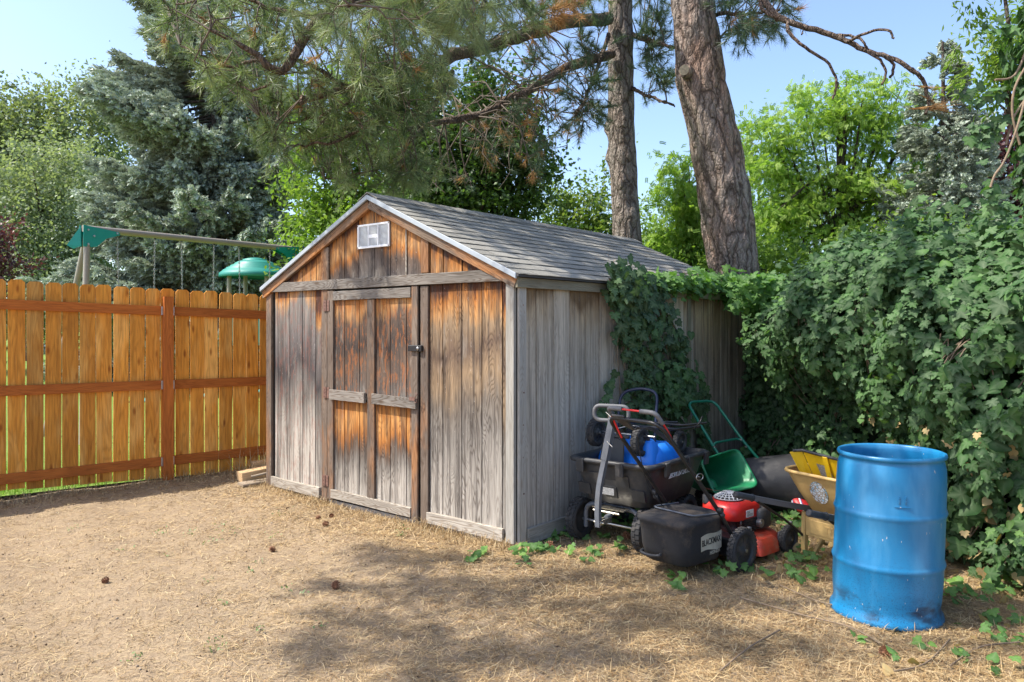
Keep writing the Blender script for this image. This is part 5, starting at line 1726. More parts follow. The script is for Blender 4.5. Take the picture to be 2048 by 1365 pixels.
    mb.tube(curve([(-.505, -.02, .145), (-.53, -.02, .14), (-.538, .05, .13), (-.535, .12, .135), (-.505, .13, .145)]), .010, 8)
    mb.build('grab_handle', P_BLACKPLASTIC, bagp)
    mb = MB()
    yb = -.2055
    n = 10
    vsa = []
    for i in range(n + 1):
        t = i / n
        x = -.325 + .225 * t
        wv = .007 * math.sin(t * 6.0)
        vsa += [(x, yb - .0006, .165 + wv - .005 * t), (x, yb - .0006, .262 + wv + .016 * t)]
    fs = [(2 * i, 2 * i + 2, 2 * i + 3, 2 * i + 1) for i in range(n)]
    mb.add(vsa, fs); mb.add([(a, yb + .012, c) for a, b, c in vsa], [f[::-1] for f in fs])
    bd = mb.build('badge', P_CREAM, bagp)
    ink_text('BLACKMAX', .058, P_INK, bd, (-.213, yb - .0018, .219), (R(90), R(-2), 0), sx=.68)
    ink_text('HONDA', .032, P_CREAM, bagp, (-.175, yb - .0015, .142), (R(90), R(-2), 0), sx=.95, name='brand_lettering', shear=.2)
    mb = MB()
    mb.tube(bend([(-.05, -.19, .375), (-.36, -.17, .40), (-.36, .17, .40), (-.05, .19, .375)], .05), .006, 6)
    mb.build('bag_frame', P_GREYPAINT, bagp)
    # handle
    hp = bend([(.06, -.235, .13), (-.15, -.235, .39), (-.78, -.235, 1.045), (-.77, .205, 1.045), (-.15, .225, .39), (.06, .235, .13)], .09, 7)
    MB().tube(hp, .0135, 12).build('handle', P_BLACKMETAL, T)
    mb = MB().tube([(-.19, -.245, .43), (-.19, -.275, .43)], .018, 8).tube([(-.16, -.245, .39), (-.16, -.27, .39)], .012, 8)
    mb.tube([(-.19, .245, .43), (-.19, .285, .43)], .026, 8).tube([(-.21, .25, .46), (-.21, .285, .46)], .022, 8)
    mb.tube([(-.43, -.252, .68), (-.43, -.275, .68)], .006, 6)
    mb.build('handle_knob', P_BLACKPLASTIC, T)
    mb = MB()
    mb.tube([Vector((-.43, -.262, .68)) + Vector((.035 * math.cos(a), -.01, .022 * math.sin(a))) for a in np.linspace(0, 6.28, 12, endpoint=False)], .003, 5, closed=True)
    mb.build('cord_guide', P_STEEL, T)
    # control plate
    mb = MB()
    mb.prism([(-.80, .04, 1.06), (-.80, .15, 1.06), (-.70, .13, .985), (-.66, .07, .955)], (.010, 0, .014))
    mb.build('control_plate', P_BLACKPLASTIC, T, bevel=.004)
    # red bail
    bl = bend([(-.66, .18, .90), (-.70, .18, .96), (-.80, .175, 1.11), (-.80, -.22, 1.11), (-.70, -.235, .99), (-.66, -.235, .93)], .045, 6)
    MB().tube(bl, .0065, 8).build('bail_bar', P_REDBAR, T)
    MB().tube(bend([(-.76, .172, 1.06), (-.80, .175, 1.11), (-.80, .05, 1.11)], .04), .015, 10).tube(bend([(-.80, -.10, 1.11), (-.80, -.22, 1.11), (-.745, -.228, 1.04)], .04), .015, 10).build('bail_grip', P_GREYPLASTIC, T)
    mb = MB()
    for k in range(4):
        mb.tube(curve([(-.68, .05 - .006 * k, .97 + .006 * k), (-.58, -.02, .98 - .008 * k), (-.48, -.12 - .01 * k, .86 - .01 * k), (-.44, -.14, .78)]), .0032, 5)
    mb.tube(curve([(-.60, .1, .92), (-.50, .14, .7), (-.40, .17, .55), (-.28, .15, .40), (-.1, .12, .30), (.1, .1, .3)]), .0035, 5)
    mb.tube(curve([(-.43, -.26, .68), (-.2, -.15, .56), (.1, -.05, .48), (.29, 0, .43)]), .002, 4)
    mb.build('cable', P_BLACKMETAL, T)
build_mower()

# ------------------------------------------------------------------ dump cart
def build_cart():
    ca = math.atan2(.770, .6377)
    T = thing('garden_cart', 'black plastic dump cart with folded grey handle beside the shed wall', 'garden cart', (.75, 5.58, GZ), ca)
    yc = -.065
    def ring(z, x0, x1, hw, r=.07):
        return rr_ring((x0 + x1) / 2, yc, z, x1 - x0, hw * 2, r, 5)
    mb = MB()
    outer = [ring(.315, -.02, .62, .24), ring(.33, -.05, .65, .27), ring(.45, -.09, .70, .295), ring(.60, -.13, .75, .325), ring(.625, -.135, .755, .33), ring(.625, -.165, .785, .36), ring(.65, -.17, .79, .365), ring(.66, -.155, .775, .35),
             ring(.655, -.125, .745, .32), ring(.60, -.12, .74, .315), ring(.45, -.08, .69, .285), ring(.345, -.04, .64, .26)]
    mb.loft(outer, True, True)
    # relief blocks on the front and side walls
    def slant(z, base): return base
    for i in range(5):
        for j in range(2):
            if (i + j) % 2: continue
            y = yc - .26 + i * .115
            z0 = .375 + j * .095
            xo = lambda z: -.05 - (z - .33) * .30 - .004
            mb.hexa([(xo(z0) - .008, y, z0), (xo(z0) + .02, y, z0), (xo(z0) + .02, y + .105, z0), (xo(z0) - .008, y + .105, z0),
                     (xo(z0 + .085) - .008, y, z0 + .085), (xo(z0 + .085) + .02, y, z0 + .085), (xo(z0 + .085) + .02, y + .105, z0 + .085), (xo(z0 + .085) - .008, y + .105, z0 + .085)])
    tub = mb.build('tub', P_BLACKPLASTIC, T)
    def clip(mb, p, d, w):
        d = Vector(d); s = Vector((-d.y, d.x, 0)) * w
        p = Vector(p)
        mb.hexa([p - s + Vector((0, 0, -.10)), p - s + d * .018 + Vector((0, 0, -.10)), p + s + d * .018 + Vector((0, 0, -.10)), p + s + Vector((0, 0, -.10)),
                 p - s, p - s + d * .026, p + s + d * .026, p + s])
    for (p, d) in (((-.155, yc + .24, .655), (-1, 0, 0)), ((-.155, yc - .10, .655), (-1, 0, 0)), ((.06, yc - .35, .655), (0, -1, 0)), ((.42, yc - .35, .655), (0, -1, 0)), ((.70, yc - .35, .655), (0, -1, 0))):
        mb = MB(); clip(mb, p, d, .032)
        mb.build('rim_clip', P_BLACKPLASTIC, tub, bevel=.003)
    # lettering on the long side
    tl = R(90) - math.atan2(.03, .15)
    ink_text('GORILLA CARTS', .046, P_WHITE, tub, (.34, yc - .318, .535), (R(90) - .20, 0, 0), sx=.9)
    mb = MB()
    mb.prism([(.155, yc - .3195, .52), (.195, yc - .3195, .52), (.19, yc - .326, .553), (.175, yc - .3245, .545)], (0, -.002, 0))
    mb.build('logo', P_WHITE, tub)
    MB().box(-.112, -.108, yc - .02, yc + .10, .40, .45).build('warning_label', simple('worn_label', (.25, .25, .25), .6, 0, .5, 90), tub).rotation_euler = (0, 0, 0)
    # frame
    mb = MB()
    mb.tube(bend([(-.0, .235, .10), (-.0, .235, .285), (.0, -.235 + .0, .285), (.0, -.235, .10)], .10, 7), .019, 8)
    mb.tube(bend([(-.18, -.06, .25), (.1, -.06, .29), (.62, -.06, .28)], .1), .018, 8)
    mb.tube(bend([(.62, .24, .10), (.62, .2, .27), (.62, -.2, .27), (.62, -.24, .10)], .08), .018, 8)
    mb.build('frame', P_GREYPAINT, T)
    mb = MB().box(-.12, -.02, -.17, .10, .292, .300).tube([(-.13, -.14, .275), (-.13, .08, .275)], .009, 8)
    mb.box(-.29, -.14, -.085, -.075, .215, .25).box(-.29, -.14, -.045, -.035, .215, .25).tube([(-.27, -.10, .232), (-.27, -.02, .232)], .010, 8)
    mb.build('hitch_plate', P_CHROME, T)
    MB().tube([(0, -.30, .155), (0, .30, .155)], .011, 8).tube([(.62, -.3, .155), (.62, .3, .155)], .011, 8).build('axle', P_STEEL, T)
    for x in (0, .62):
        for y, s in ((-.285, -1), (.285, 1)):
            wheel(T, (x, y, .158), .152, .085, (0, s, 0), tread=26)
    # handle: square tube standing up, D-loop on top
    def sq(mb, pts, w):
        pts = [Vector(p) for p in pts]
        rings = []
        for i, p in enumerate(pts):
            t = (pts[min(i + 1, len(pts) - 1)] - pts[max(i - 1, 0)]).normalized()
            x = t.cross(Vector((0, 1, 0))).normalized(); y = t.cross(x)
            rings.append([p + x * w + y * w, p - x * w + y * w, p - x * w - y * w, p + x * w - y * w])
        mb.loft(rings, True, True, False)
    mb = MB()
    sq(mb, curve([(-.28, -.06, .205), (-.285, -.06, .34), (-.285, -.075, .50), (-.275, -.115, .70)], 4), .018)
    sq(mb, [(-.275, -.113, .69), (-.265, -.175, 1.0)], .023)
    mb.build('handle_tube', P_GREYPAINT, T)
    c = Vector((-.25, -.15, 1.02))
    # loop lies across the handle
    sdv = Vector((.0, -1, .0))
    u = Vector((.28, -.92, .0)).normalized(); v = Vector((-.05, 0, 1))
    hw, hh = .125, .052
    lp = bend([c - u * hw - v * hh, c - u * hw + v * hh, c + u * hw + v * hh, c + u * hw - v * hh], .052, 7, True)
    MB().tube(lp, .0145, 10, closed=True).build('loop_grip', P_GREYPLASTIC, T)
    mb = MB()
    for z in (1.0, .80):
        mb.tube([Vector((-.29, -.165 + (.04 if z < .9 else 0), z)) + Vector((0, .016 * math.cos(a), .02 * math.sin(a))) for a in np.linspace(0, 6.28, 10, endpoint=False)], .0028, 5, closed=True)
        mb.tube([(-.30, -.19, z - .01), (-.29, -.13, z + .03)], .003, 5)
    mb.build('hitch_pin', P_CHROME, T)

    # blue mower lying in the cart
    B = thing('push_mower', 'bright blue electric push mower lying wheels up inside the black cart', 'lawn mower', (.97, 5.82, .33), ca)
    mb = MB()
    rings = []
    for (z, x0, x1, hw, r) in ((-.0, .0, .42, .20, .1), (.10, -.06, .46, .27, .13), (.20, -.07, .47, .285, .13), (.28, -.03, .44, .27, .12), (.345, .04, .38, .23, .1), (.375, .12, .30, .15, .08)):
        rg = rr_ring((x0 + x1) / 2 - .12, .02, z, x1 - x0, hw * 2, r, 6)
        rings.append([Vector((p.x, p.y, p.z + .018 * math.sin(p.y * 21) * (z / .37))) for p in rg])
    mb.loft(rings)
    mb.loft([rr_ring(-.10, -.14, .2, .16, .2, .05), rr_ring(-.10, -.14, .37, .14, .17, .05), rr_ring(-.10, -.14, .40, .09, .12, .04)])
    mb.build('deck', P_BLUEPLASTIC, B)
    mb = MB()
    mb.prism([(-.235, -.03, .16), (-.235, .19, .18), (-.20, .17, .42), (-.20, -.02, .40)], (-.012, 0, 0))
    mb.box(-.215, -.19, -.06, .20, .41, .435)
    mb.build('rear_flap', P_BLACKPLASTIC, B, bevel=.006)
    MB().tube([(-.17, -.26, .44), (-.17, .26, .44)], .009, 8).tube(curve([(-.17, -.2, .44), (-.1, -.05, .50), (-.17, .15, .45)]), .005, 6).build('axle', P_STEEL, B)
    for (x, y, z) in ((-.23, .22, .44), (-.20, -.15, .40)):
        wheel(B, (x, y, z), .104, .062, (0, -1, 0), tread=22)
    for (x, y, z) in ((.34, .23, .36), (.34, -.2, .34)):
        wheel(B, (x, y, z), .085, .05, (0, -1, 0), tread=20)
    MB().tube(bend([(.0, .19, .32), (.10, .20, .73), (.14, .03, .77), (.16, -.10, .74), (.03, -.14, .33)], .09, 6), .012, 10).build('handle', simple('dark_blue_handle', (.012, .018, .05), .35), B)
    mb = MB()
    mb.tube(bend([(-.05, -.02, .49), (.12, -.30, .47), (.45, -.34, .46), (.48, -.2, .46)], .06), .012, 8)
    mb.tube(bend([(.0, -.05, .52), (.15, -.33, .50), (.40, -.40, .50)], .06), .009, 8)
    mb.tube(bend([(-.1, .1, .52), (.1, .0, .50), (.3, -.2, .50)], .05), .009, 8)
    mb.tube([(.28, -.36, .47), (.25, -.42, .53), (.33, -.40, .56), (.32, -.36, .49)], .005, 6)
    mb.build('folded_bars', P_BLACKMETAL, B)
build_cart()

# ------------------------------------------------------------------ green spreader, black tub
def quad_ring(A_, B_, C_, D_, rnd=.22, n=5):
    """rounded ring inside the quad A B C D"""
    A_, B_, C_, D_ = map(Vector, (A_, B_, C_, D_))
    out = []
    P4 = [A_, B_, C_, D_]
    for i in range(4):
        a, b, c = P4[i - 1], P4[i], P4[(i + 1) % 4]
        p0 = b.lerp(a, rnd); p1 = b.lerp(c, rnd)
        for k in range(n + 1):
            t = k / n
            out.append(p0 * (1 - t) ** 2 + b * 2 * t * (1 - t) + p1 * t * t)
    return out

def build_spreader():
    T = thing('seed_spreader', 'green drop spreader with tilted hopper and tall green tube handle', 'spreader', (1.85, 6.3, GZ))
    o = T.location
    A_, B_, C_, D_ = at(1402, 921, 6.15) - o, at(1476, 897, 6.45) - o, at(1518, 972, 6.2) - o, at(1432, 991, 5.9) - o
    back = Vector((-.22, .42, -.12))
    cen = (A_ + B_ + C_ + D_) / 4
    def q(s, dz, r=.2, grow_=1.0):
        return quad_ring(*[cen + back * dz + (p - cen) * s * grow_ for p in (A_, B_, C_, D_)], r)
    mb = MB()
    low = [cen + back + (p - cen) * Vector((1, 1, 1)) * .42 for p in (A_, B_, C_, D_)]
    rings = [quad_ring(*low, .2), q(.78, .55), q(.97, .06), q(1.04, .05), q(1.05, .0), q(1.0, -.01), q(.955, .02), q(.76, .55), quad_ring(*[cen + back * .97 + (p - cen) * .40 for p in (A_, B_, C_, D_)], .2)]
    mb.loft(rings, True, True)
    h = mb.build('hopper', P_GREEN, T)
    mb = MB()
    c1 = cen + back * .6 + (D_ - cen) * .35 + (C_ - cen) * .1
    mb.loft([[p + Vector((0, 0, z)) for p in rr_ring(c1.x, c1.y, c1.z, w_, w_ * .7, .03)] for z, w_ in ((-.02, .22), (.03, .18), (.05, .10))])
    mb.build('agitator_housing', P_GREEN, h)
    hd = [at(1438, 912, 6.35), at(1374, 805, 6.9), at(1428, 802, 7.05), at(1484, 880, 6.6), at(1535, 940, 6.55)]
    MB().tube([p - o for p in bend(hd, .09, 6)], .0135, 10).build('handle', P_GREENTUBE, T)
    MB().tube([p - o for p in bend([at(1426, 894, 6.42), at(1430, 886, 6.45), at(1474, 878, 6.62), at(1484, 882, 6.6)], .03, 4)], .011, 8).build('crossbar', P_GREENTUBE, T)
    mb = MB()
    for p in (at(1427, 893, 6.40), at(1480, 879, 6.58), at(1437, 908, 6.34), at(1490, 893, 6.58)):
        mb.tube([p - o + Vector((0, -.012, 0)), p - o + Vector((0, -.028, 0))], .008, 6)
    mb.build('bolt', P_STEEL, T)
    for c in ((-.40, .02, .11), (-.12, .32, .11)):
        wheel(T, c, .11, .045, (-.7, -.7, 0), tread=20)
    MB().tube([(-.45, .0, .11), (-.05, .4, .11)], .008, 6).build('axle', P_STEEL, T)
    # tub on its side
    c = at(1548, 975, 6.55)
    T2 = thing('rubber_tub', 'dusty black rubber tub lying on its side between spreader and wheelbarrow', 'tub', (c.x, c.y, GZ), R(-12))
    mb = MB()
    mb.lathe([(.0, -.30), (.17, -.295), (.215, -.27), (.235, -.2), (.25, 0), (.262, .16), (.272, .20), (.275, .215), (.262, .215), (.25, .16), (.235, 0), (.21, -.24), (.0, -.26)], 36, 'X', (0, 0, .26))
    for v_i, v in enumerate(mb.v):
        x, y, z = v
        mb.v[v_i] = (x, y, .26 + (z - .26) * (.95 + .05 * math.sin(x * 9)) - .02 * max(0, z - .4))
    mb.build('shell', P_TUB, T2)
    MB().tube(bend([(.2, -.2, .42), (.3, -.22, .47), (.3, -.08, .52), (.2, -.05, .5)], .03), .012, 8).build('rope_handle', P_TUB, T2)
build_spreader()

# ------------------------------------------------------------------ wheelbarrow and the yellow scoop in it
def build_barrow():
    rz = math.atan2(.51, .86)
    T = thing('wheelbarrow', 'tan wheelbarrow with rusty tray and round sticker partly behind the blue drum', 'wheelbarrow', (1.68, 4.80, GZ), rz)
    def ring(z, x0, x1, hy, r=.1): return rr_ring((x0 + x1) / 2, 0, z, x1 - x0, hy * 2, r, 6)
    mb = MB()
    mb.loft([ring(.335, .62, 1.02, .17, .08), ring(.35, .58, 1.06, .20, .09), ring(.48, .51, 1.14, .265, .11), ring(.60, .46, 1.22, .32, .13), ring(.615, .455, 1.225, .325, .13)], True, False)
    tray = mb.build('tray', P_TANBARROW, T)
    mb = MB()
    mb.loft([ring(.618, .462, 1.218, .318, .13), ring(.48, .52, 1.13, .258, .11), ring(.36, .59, 1.05, .195, .09), ring(.345, .64, 1.0, .165, .08)], False, True)
    rust = M('rusty_tray_inside')
    P_ = rust.obj()
    rust = rust.done(rust.mix(rust.ramp(rust.noise(P_, 14.0, 5.0, .7), [(.35, 0.0), (.6, 1.0)]), (.42, .24, .07), (.22, .09, .035)), .8)
    mb.build('tray_inside', rust, tray)
    mb = MB()
    rg = ring(.62, .45, 1.23, .33, .13)
    mb.tube(rg, .0125, 8, closed=True)
    mb.build('rolled_rim', P_TANBARROW, tray)
    # sticker: cracked white and blue oval
    m = M('cracked_round_sticker')
    P2 = m.obj()
    v = m.vor(P2, 42.0, 'DISTANCE_TO_EDGE')
    n = m.noise(P2, 12.0, 3.0, .6)
    c = m.mix(m.ramp(n, [(.5, 0.0), (.58, 1.0)]), (.62, .66, .68), (.22, .42, .55))
    c = m.mix(m.ramp(v, [(.06, 1.0), (.10, 0.0)]), c, (.30, .19, .08))
    sm = m.done(c, .6)
    mb = MB()
    nrm = Vector((-.935, 0, -.36)).normalized()
    c0 = Vector((.508, .03, .505)) 
    upv = Vector((-.36, 0, .935)).normalized() * -1
    upv = Vector((-.385, 0, .92)).normalized()
    k = 24
    e1 = [c0 + Vector((0, 1, 0)) * .068 * math.cos(2 * math.pi * i / k) + upv * .085 * math.sin(2 * math.pi * i / k) + Vector((-.012, 0, -.004)) for i in range(k)]
    mb.prism(e1, (.03, 0, .008))
    mb.build('sticker', sm, tray)
    for s in (1, -1):
        pts = curve([(.0, .29 * s, .495), (.35, .285 * s, .405), (.72, .255 * s, .318), (1.1, .16 * s, .24), (1.45, .05 * s, .18)], 5)
        mb = MB()
        rings = []
        for i, p in enumerate(pts):
            rings.append([p + Vector((0, a * .016, b * .021)) for a, b in ((-1, -1), (1, -1), (1, 1), (-1, 1))])
        mb.loft(rings, True, True, False)
        mb.build('handle', P_GREYPAINT, T, bevel=.003)
        d = (pts[1] - pts[0]).normalized()
        MB().tube([pts[0] - d * .03, pts[0] - d * .025, pts[0] + d * .13, pts[0] + d * .14], [.016, .023, .023, .028], 14).build('grip', P_BLACKPLASTIC, T)
        # legs
        x0 = .65
        mb = MB()
        mb.hexa([(x0 - .02, s * .265 - .016, 0), (x0 + .02, s * .265 - .016, 0), (x0 + .02, s * .265 + .016, 0), (x0 - .02, s * .265 + .016, 0),
                 (x0 - .02, s * .26 - .016, .31), (x0 + .02, s * .26 - .016, .31), (x0 + .02, s * .26 + .016, .31), (x0 - .02, s * .26 + .016, .31)])
        mb.build('leg', P_TANWOOD, T, bevel=.003)
        mb = MB()
        mb.hexa([(.70, s * .235 - .012, .0), (.745, s * .235 - .012, .0), (.745, s * .235 + .012, .0), (.70, s * .235 + .012, .0),
                 (.93, s * .20 - .012, .28), (.975, s * .20 - .012, .28), (.975, s * .20 + .012, .28), (.93, s * .20 + .012, .28)])
        mb.build('leg_brace', P_TANWOOD, T, bevel=.003)
        MB().tube(curve([(.25, .24 * s, .40), (.5, .27 * s, .26), (.66, .28 * s, .14)] if False else [(.18, .28 * s, .43), (.45, .27 * s, .27), (.66, .27 * s, .12)]), .010, 8).build('strut', P_BLACKMETAL, T)
    mb = MB().box(.635, .655, -.245, .245, .145, .285)
    mb.box(.630, .636, -.21, .21, .165, .265)
    cb = mb.build('cross_panel', P_TANWOOD, T, bevel=.004)
    ink_text('TRUE', .07, P_TANWOOD, cb, (.629, -.0, .215), (R(90), 0, R(-90)), name='embossed_lettering', ext=.002)
    wheel(T, (1.45, 0, .19), .19, .09, (0, -1, 0), tread=24)
    # yellow scoop
    c = Vector((1.68, 4.80, GZ)) + Vector((.86, .51, 0)) * .70 + Vector((-.51, .86, 0)) * .10
    Y = thing('snow_shovel_head', 'yellow plastic scoop with dark edge lying in the tan wheelbarrow', 'shovel', (c.x, c.y, .40), rz)
    o = Matrix.Translation(c) @ Matrix.Rotation(rz, 4, 'Z')
    mb = MB()
    A1, B1, C1, D1 = Vector((-.08, .16, .30)), Vector((-.10, -.24, .275)), Vector((-.02, -.20, .02)), Vector((.02, .08, .0))
    n = Vector((.012, 0, .004))
    mb.prism([A1, B1, C1, D1], n)
    mb.prism([A1, D1, D1 + Vector((-.08, .03, .02)), A1 + Vector((-.07, .05, -.01))], (0, .006, 0))
    mb.prism([B1, C1, C1 + Vector((-.08, -.03, .02)), B1 + Vector((-.07, -.05, -.01))], (0, -.006, 0))
    mb.prism([A1 * .5 + B1 * .5 + Vector((-.006, .02, 0)), A1 * .5 + B1 * .5 + Vector((-.006, -.02, 0)), C1 * .5 + D1 * .5 + Vector((-.02, -.02, 0)), C1 * .5 + D1 * .5 + Vector((-.02, .02, 0))], (-.01, 0, 0))
    mb.build('blade', P_YELLOW, Y, bevel=.003)
    MB().tube([A1 + Vector((-.05, .04, .0)), A1 + Vector((0, 0, .004)), B1 + Vector((0, 0, .004)), B1 + Vector((-.05, -.04, 0))], .011, 8).build('edge_strip', P_BLACKPLASTIC, Y)
    mb = MB()
    lc = (A1 + B1) / 2 * .62 + (C1 + D1) / 2 * .38 + Vector((-.010, .03, 0))
    uy = (B1 - A1).normalized() * .05; uz = (A1 - D1).normalized() * .045
    mb.prism([lc - uy - uz, lc + uy - uz, lc + uy + uz, lc - uy + uz], (-.003, 0, 0))
    mb.build('label', simple('worn_grey_label', (.30, .27, .22), .8, 0, .5, 120), Y)
    # small things in the leaves behind the barrow
    p = at(1612, 1040, 6.3)
    m = M('striped_ball_vinyl')
    z = m.math('FRACT', m.math('MULTIPLY', m.math('ADD', m.sep(m.obj())[0], m.sep(m.obj())[2]), 11.0))
    c = m.ramp(z, [(0, (.45, .02, .02)), (.40, (.45, .02, .02)), (.42, (.7, .7, .72)), (.58, (.7, .7, .72)), (.6, (.03, .06, .25)), (.68, (.45, .02, .02))], 'CONSTANT')
    bm_ = m.done(c, .45)
    bl = MB().lathe([(.13 * math.sin(a), .085 * -math.cos(a) * (1 if math.cos(a) > 0 else .7)) for a in np.linspace(0, math.pi, 14)], 24).build('flat_ball', bm_)
    bl.location = (p.x, p.y, .085); bl.rotation_euler = (R(25), R(20), 0)
    meta(bl, 'half flat red ball with white and blue stripes in the ivy behind the wheelbarrow', 'ball')
    p = at(1620, 1083, 5.9)
    ob = MB().lathe([(.04 * math.sin(a), -.04 * math.cos(a)) for a in np.linspace(0, math.pi, 12)], 18).build('small_ball', P_ORANGEBALL)
    ob.location = (p.x, p.y, .0)
    meta(ob, 'small orange ball on the ground behind the wheelbarrow legs', 'ball')
build_barrow()

# ------------------------------------------------------------------ blue drum
def build_drum():
    T = thing('plastic_drum', 'open topped blue plastic drum with scuffed, soot stained base', 'drum', (2.145, 4.28, GZ))
    H = .925
    prof = [(.0, .03), (.26, .03), (.285, .02), (.292, .0), (.297, .010), (.294, .030), (.281, .048), (.276, .08), (.281, .12), (.285, .2), (.286, .285), (.291, .30), (.295, .312), (.291, .324), (.286, .338), (.285, .45), (.285, .57),
            (.290, .585), (.294, .597), (.290, .609), (.285, .622), (.284, .75), (.280, .84), (.272, .875), (.268, .89), (.272, .898), (.281, .902), (.284, .912), (.281, .924), (.272, .925), (.266, .915), (.262, .89), (.270, .86), (.276, .8), (.277, .3), (.27, .05), (.0, .05)]
    mb = MB().lathe(prof, 72)
    sh = mb.build('shell', P_DRUM, T)
    for i, v in enumerate(sh.data.vertices):     # slightly out of round, leaning
        a = math.atan2(v.co.y, v.co.x)
        k = 1 + .008 * math.sin(2 * a + 1) * min(1, v.co.z / .5) + .004 * math.sin(5 * a + v.co.z * 6)
        v.co.x *= k; v.co.y *= k
        v.co.x += .035 * v.co.z
    a0 = math.atan2(-4.28, -2.145) + .22
    for k, dx in enumerate((-.016, .016)):
        a = a0 + dx / .285
        c = Vector((.2845 * math.cos(a) + .024, .2845 * math.sin(a), .70))
        o = ink_text('1', .06, P_DRUM, sh, c, (R(90), 0, a + math.pi / 2), name='embossed_numeral', ext=.0022)
    MB().tube([(.287 * math.cos(a0 + d) + .024, .287 * math.sin(a0 + d), .665) for d in np.linspace(-.14, .14, 8)], .002, 5).build('embossed_line', P_DRUM, sh)
build_drum()

# ------------------------------------------------------------------ lumber scraps beside the shed
def build_lumber():
    c = at(500, 970, 7.55)
    def plk(label, p0, p1, w_, th, mat, cat='lumber', out=(0, 0, 1)):
        p0, p1 = Vector(p0), Vector(p1)
        o = board('lumber_offcut', mat, None, p0, p1, w_, th, out, .004)
        meta(o, label, cat, 'lumber offcuts piled beside the shed')
    g = .0
    plk('thick pale lumber offcut, biggest of the pile left of the shed', (-2.80, 7.66, -.005), (-2.42, 8.0, .03), .15, .095, B_SCRAP)
    plk('thin weathered board at the bottom of the lumber pile', (-2.735, 7.50, -.018), (-2.50, 7.70, -.012), .15, .026, B_SCRAPOLD)
    plk('short pale block on top at the back of the lumber pile', (-2.765, 7.93, .085), (-2.42, 8.14, .10), .10, .06, B_SCRAP)
    plk('thin grey board leaning between the lumber blocks', (-2.66, 7.60, .045), (-2.50, 7.66, .075), .035, .02, B_SCRAPOLD)
build_lumber()

# ------------------------------------------------------------------ ivy
def ivy_leaf():
    """five-pointed ivy leaf, base at origin, tip along +Y, folded at the midrib; u marks the veins"""
    out = [(0, -.0), (.20, -.16), (.42, -.10), (.60, .16), (.40, .28), (.50, .56), (.24, .58), (0, 1.0), (-.24, .58), (-.50, .56), (-.40, .28), (-.60, .16), (-.42, -.10), (-.20, -.16)]
    v = [(0, .22, .0)]
    for x, y in out:
        v.append((x, y, -.10 * abs(x) ** 1.0 - .16 * max(0, y - .4) ** 1.5 + (.05 if abs(x) > .5 else 0)))
    f = []
    n = len(out)
    for i in range(n):
        f.append((0, 1 + i, 1 + (i + 1) % n))
    u = [1.0] + [0.0, .1, .0, .8, .0, .7, .0, 1.0, .0, .7, .0, .8, .0, .1]
    return np.array(v, float), np.array(f), np.array(u)
IV, IVF, IVU = ivy_leaf()
def heart_leaf():
    out = [(0, .0), (.22, -.14), (.44, .02), (.46, .34), (.26, .68), (0, 1.0), (-.26, .68), (-.46, .34), (-.44, .02), (-.22, -.14)]
    v = [(0, .25, .02)] + [(x, y, -.12 * abs(x) - .12 * max(0, y - .5)) for x, y in out]
    n = len(out)
    return np.array(v, float), np.array([(0, 1 + i, 1 + (i + 1) % n) for i in range(n)]), np.array([1.0] + [0, 0, 0, 0, 0, 1, 0, 0, 0, 0.])
HV, HVF, HVU = heart_leaf()
IVY_MESHES = []
def leaf_mesh(tv, tf, tu, mat):
    me = bpy.data.meshes.new('leaf')
    me.from_pydata([tuple(p) for p in tv], [], [tuple(int(i) for i in f) for f in tf])
    a = me.attributes.new('u', 'FLOAT', 'POINT'); a.data.foreach_set('value', tu)
    a = me.attributes.new('r', 'FLOAT', 'POINT'); a.data.foreach_set('value', [0.0] * len(tv))
    me.materials.append(mat)
    return me

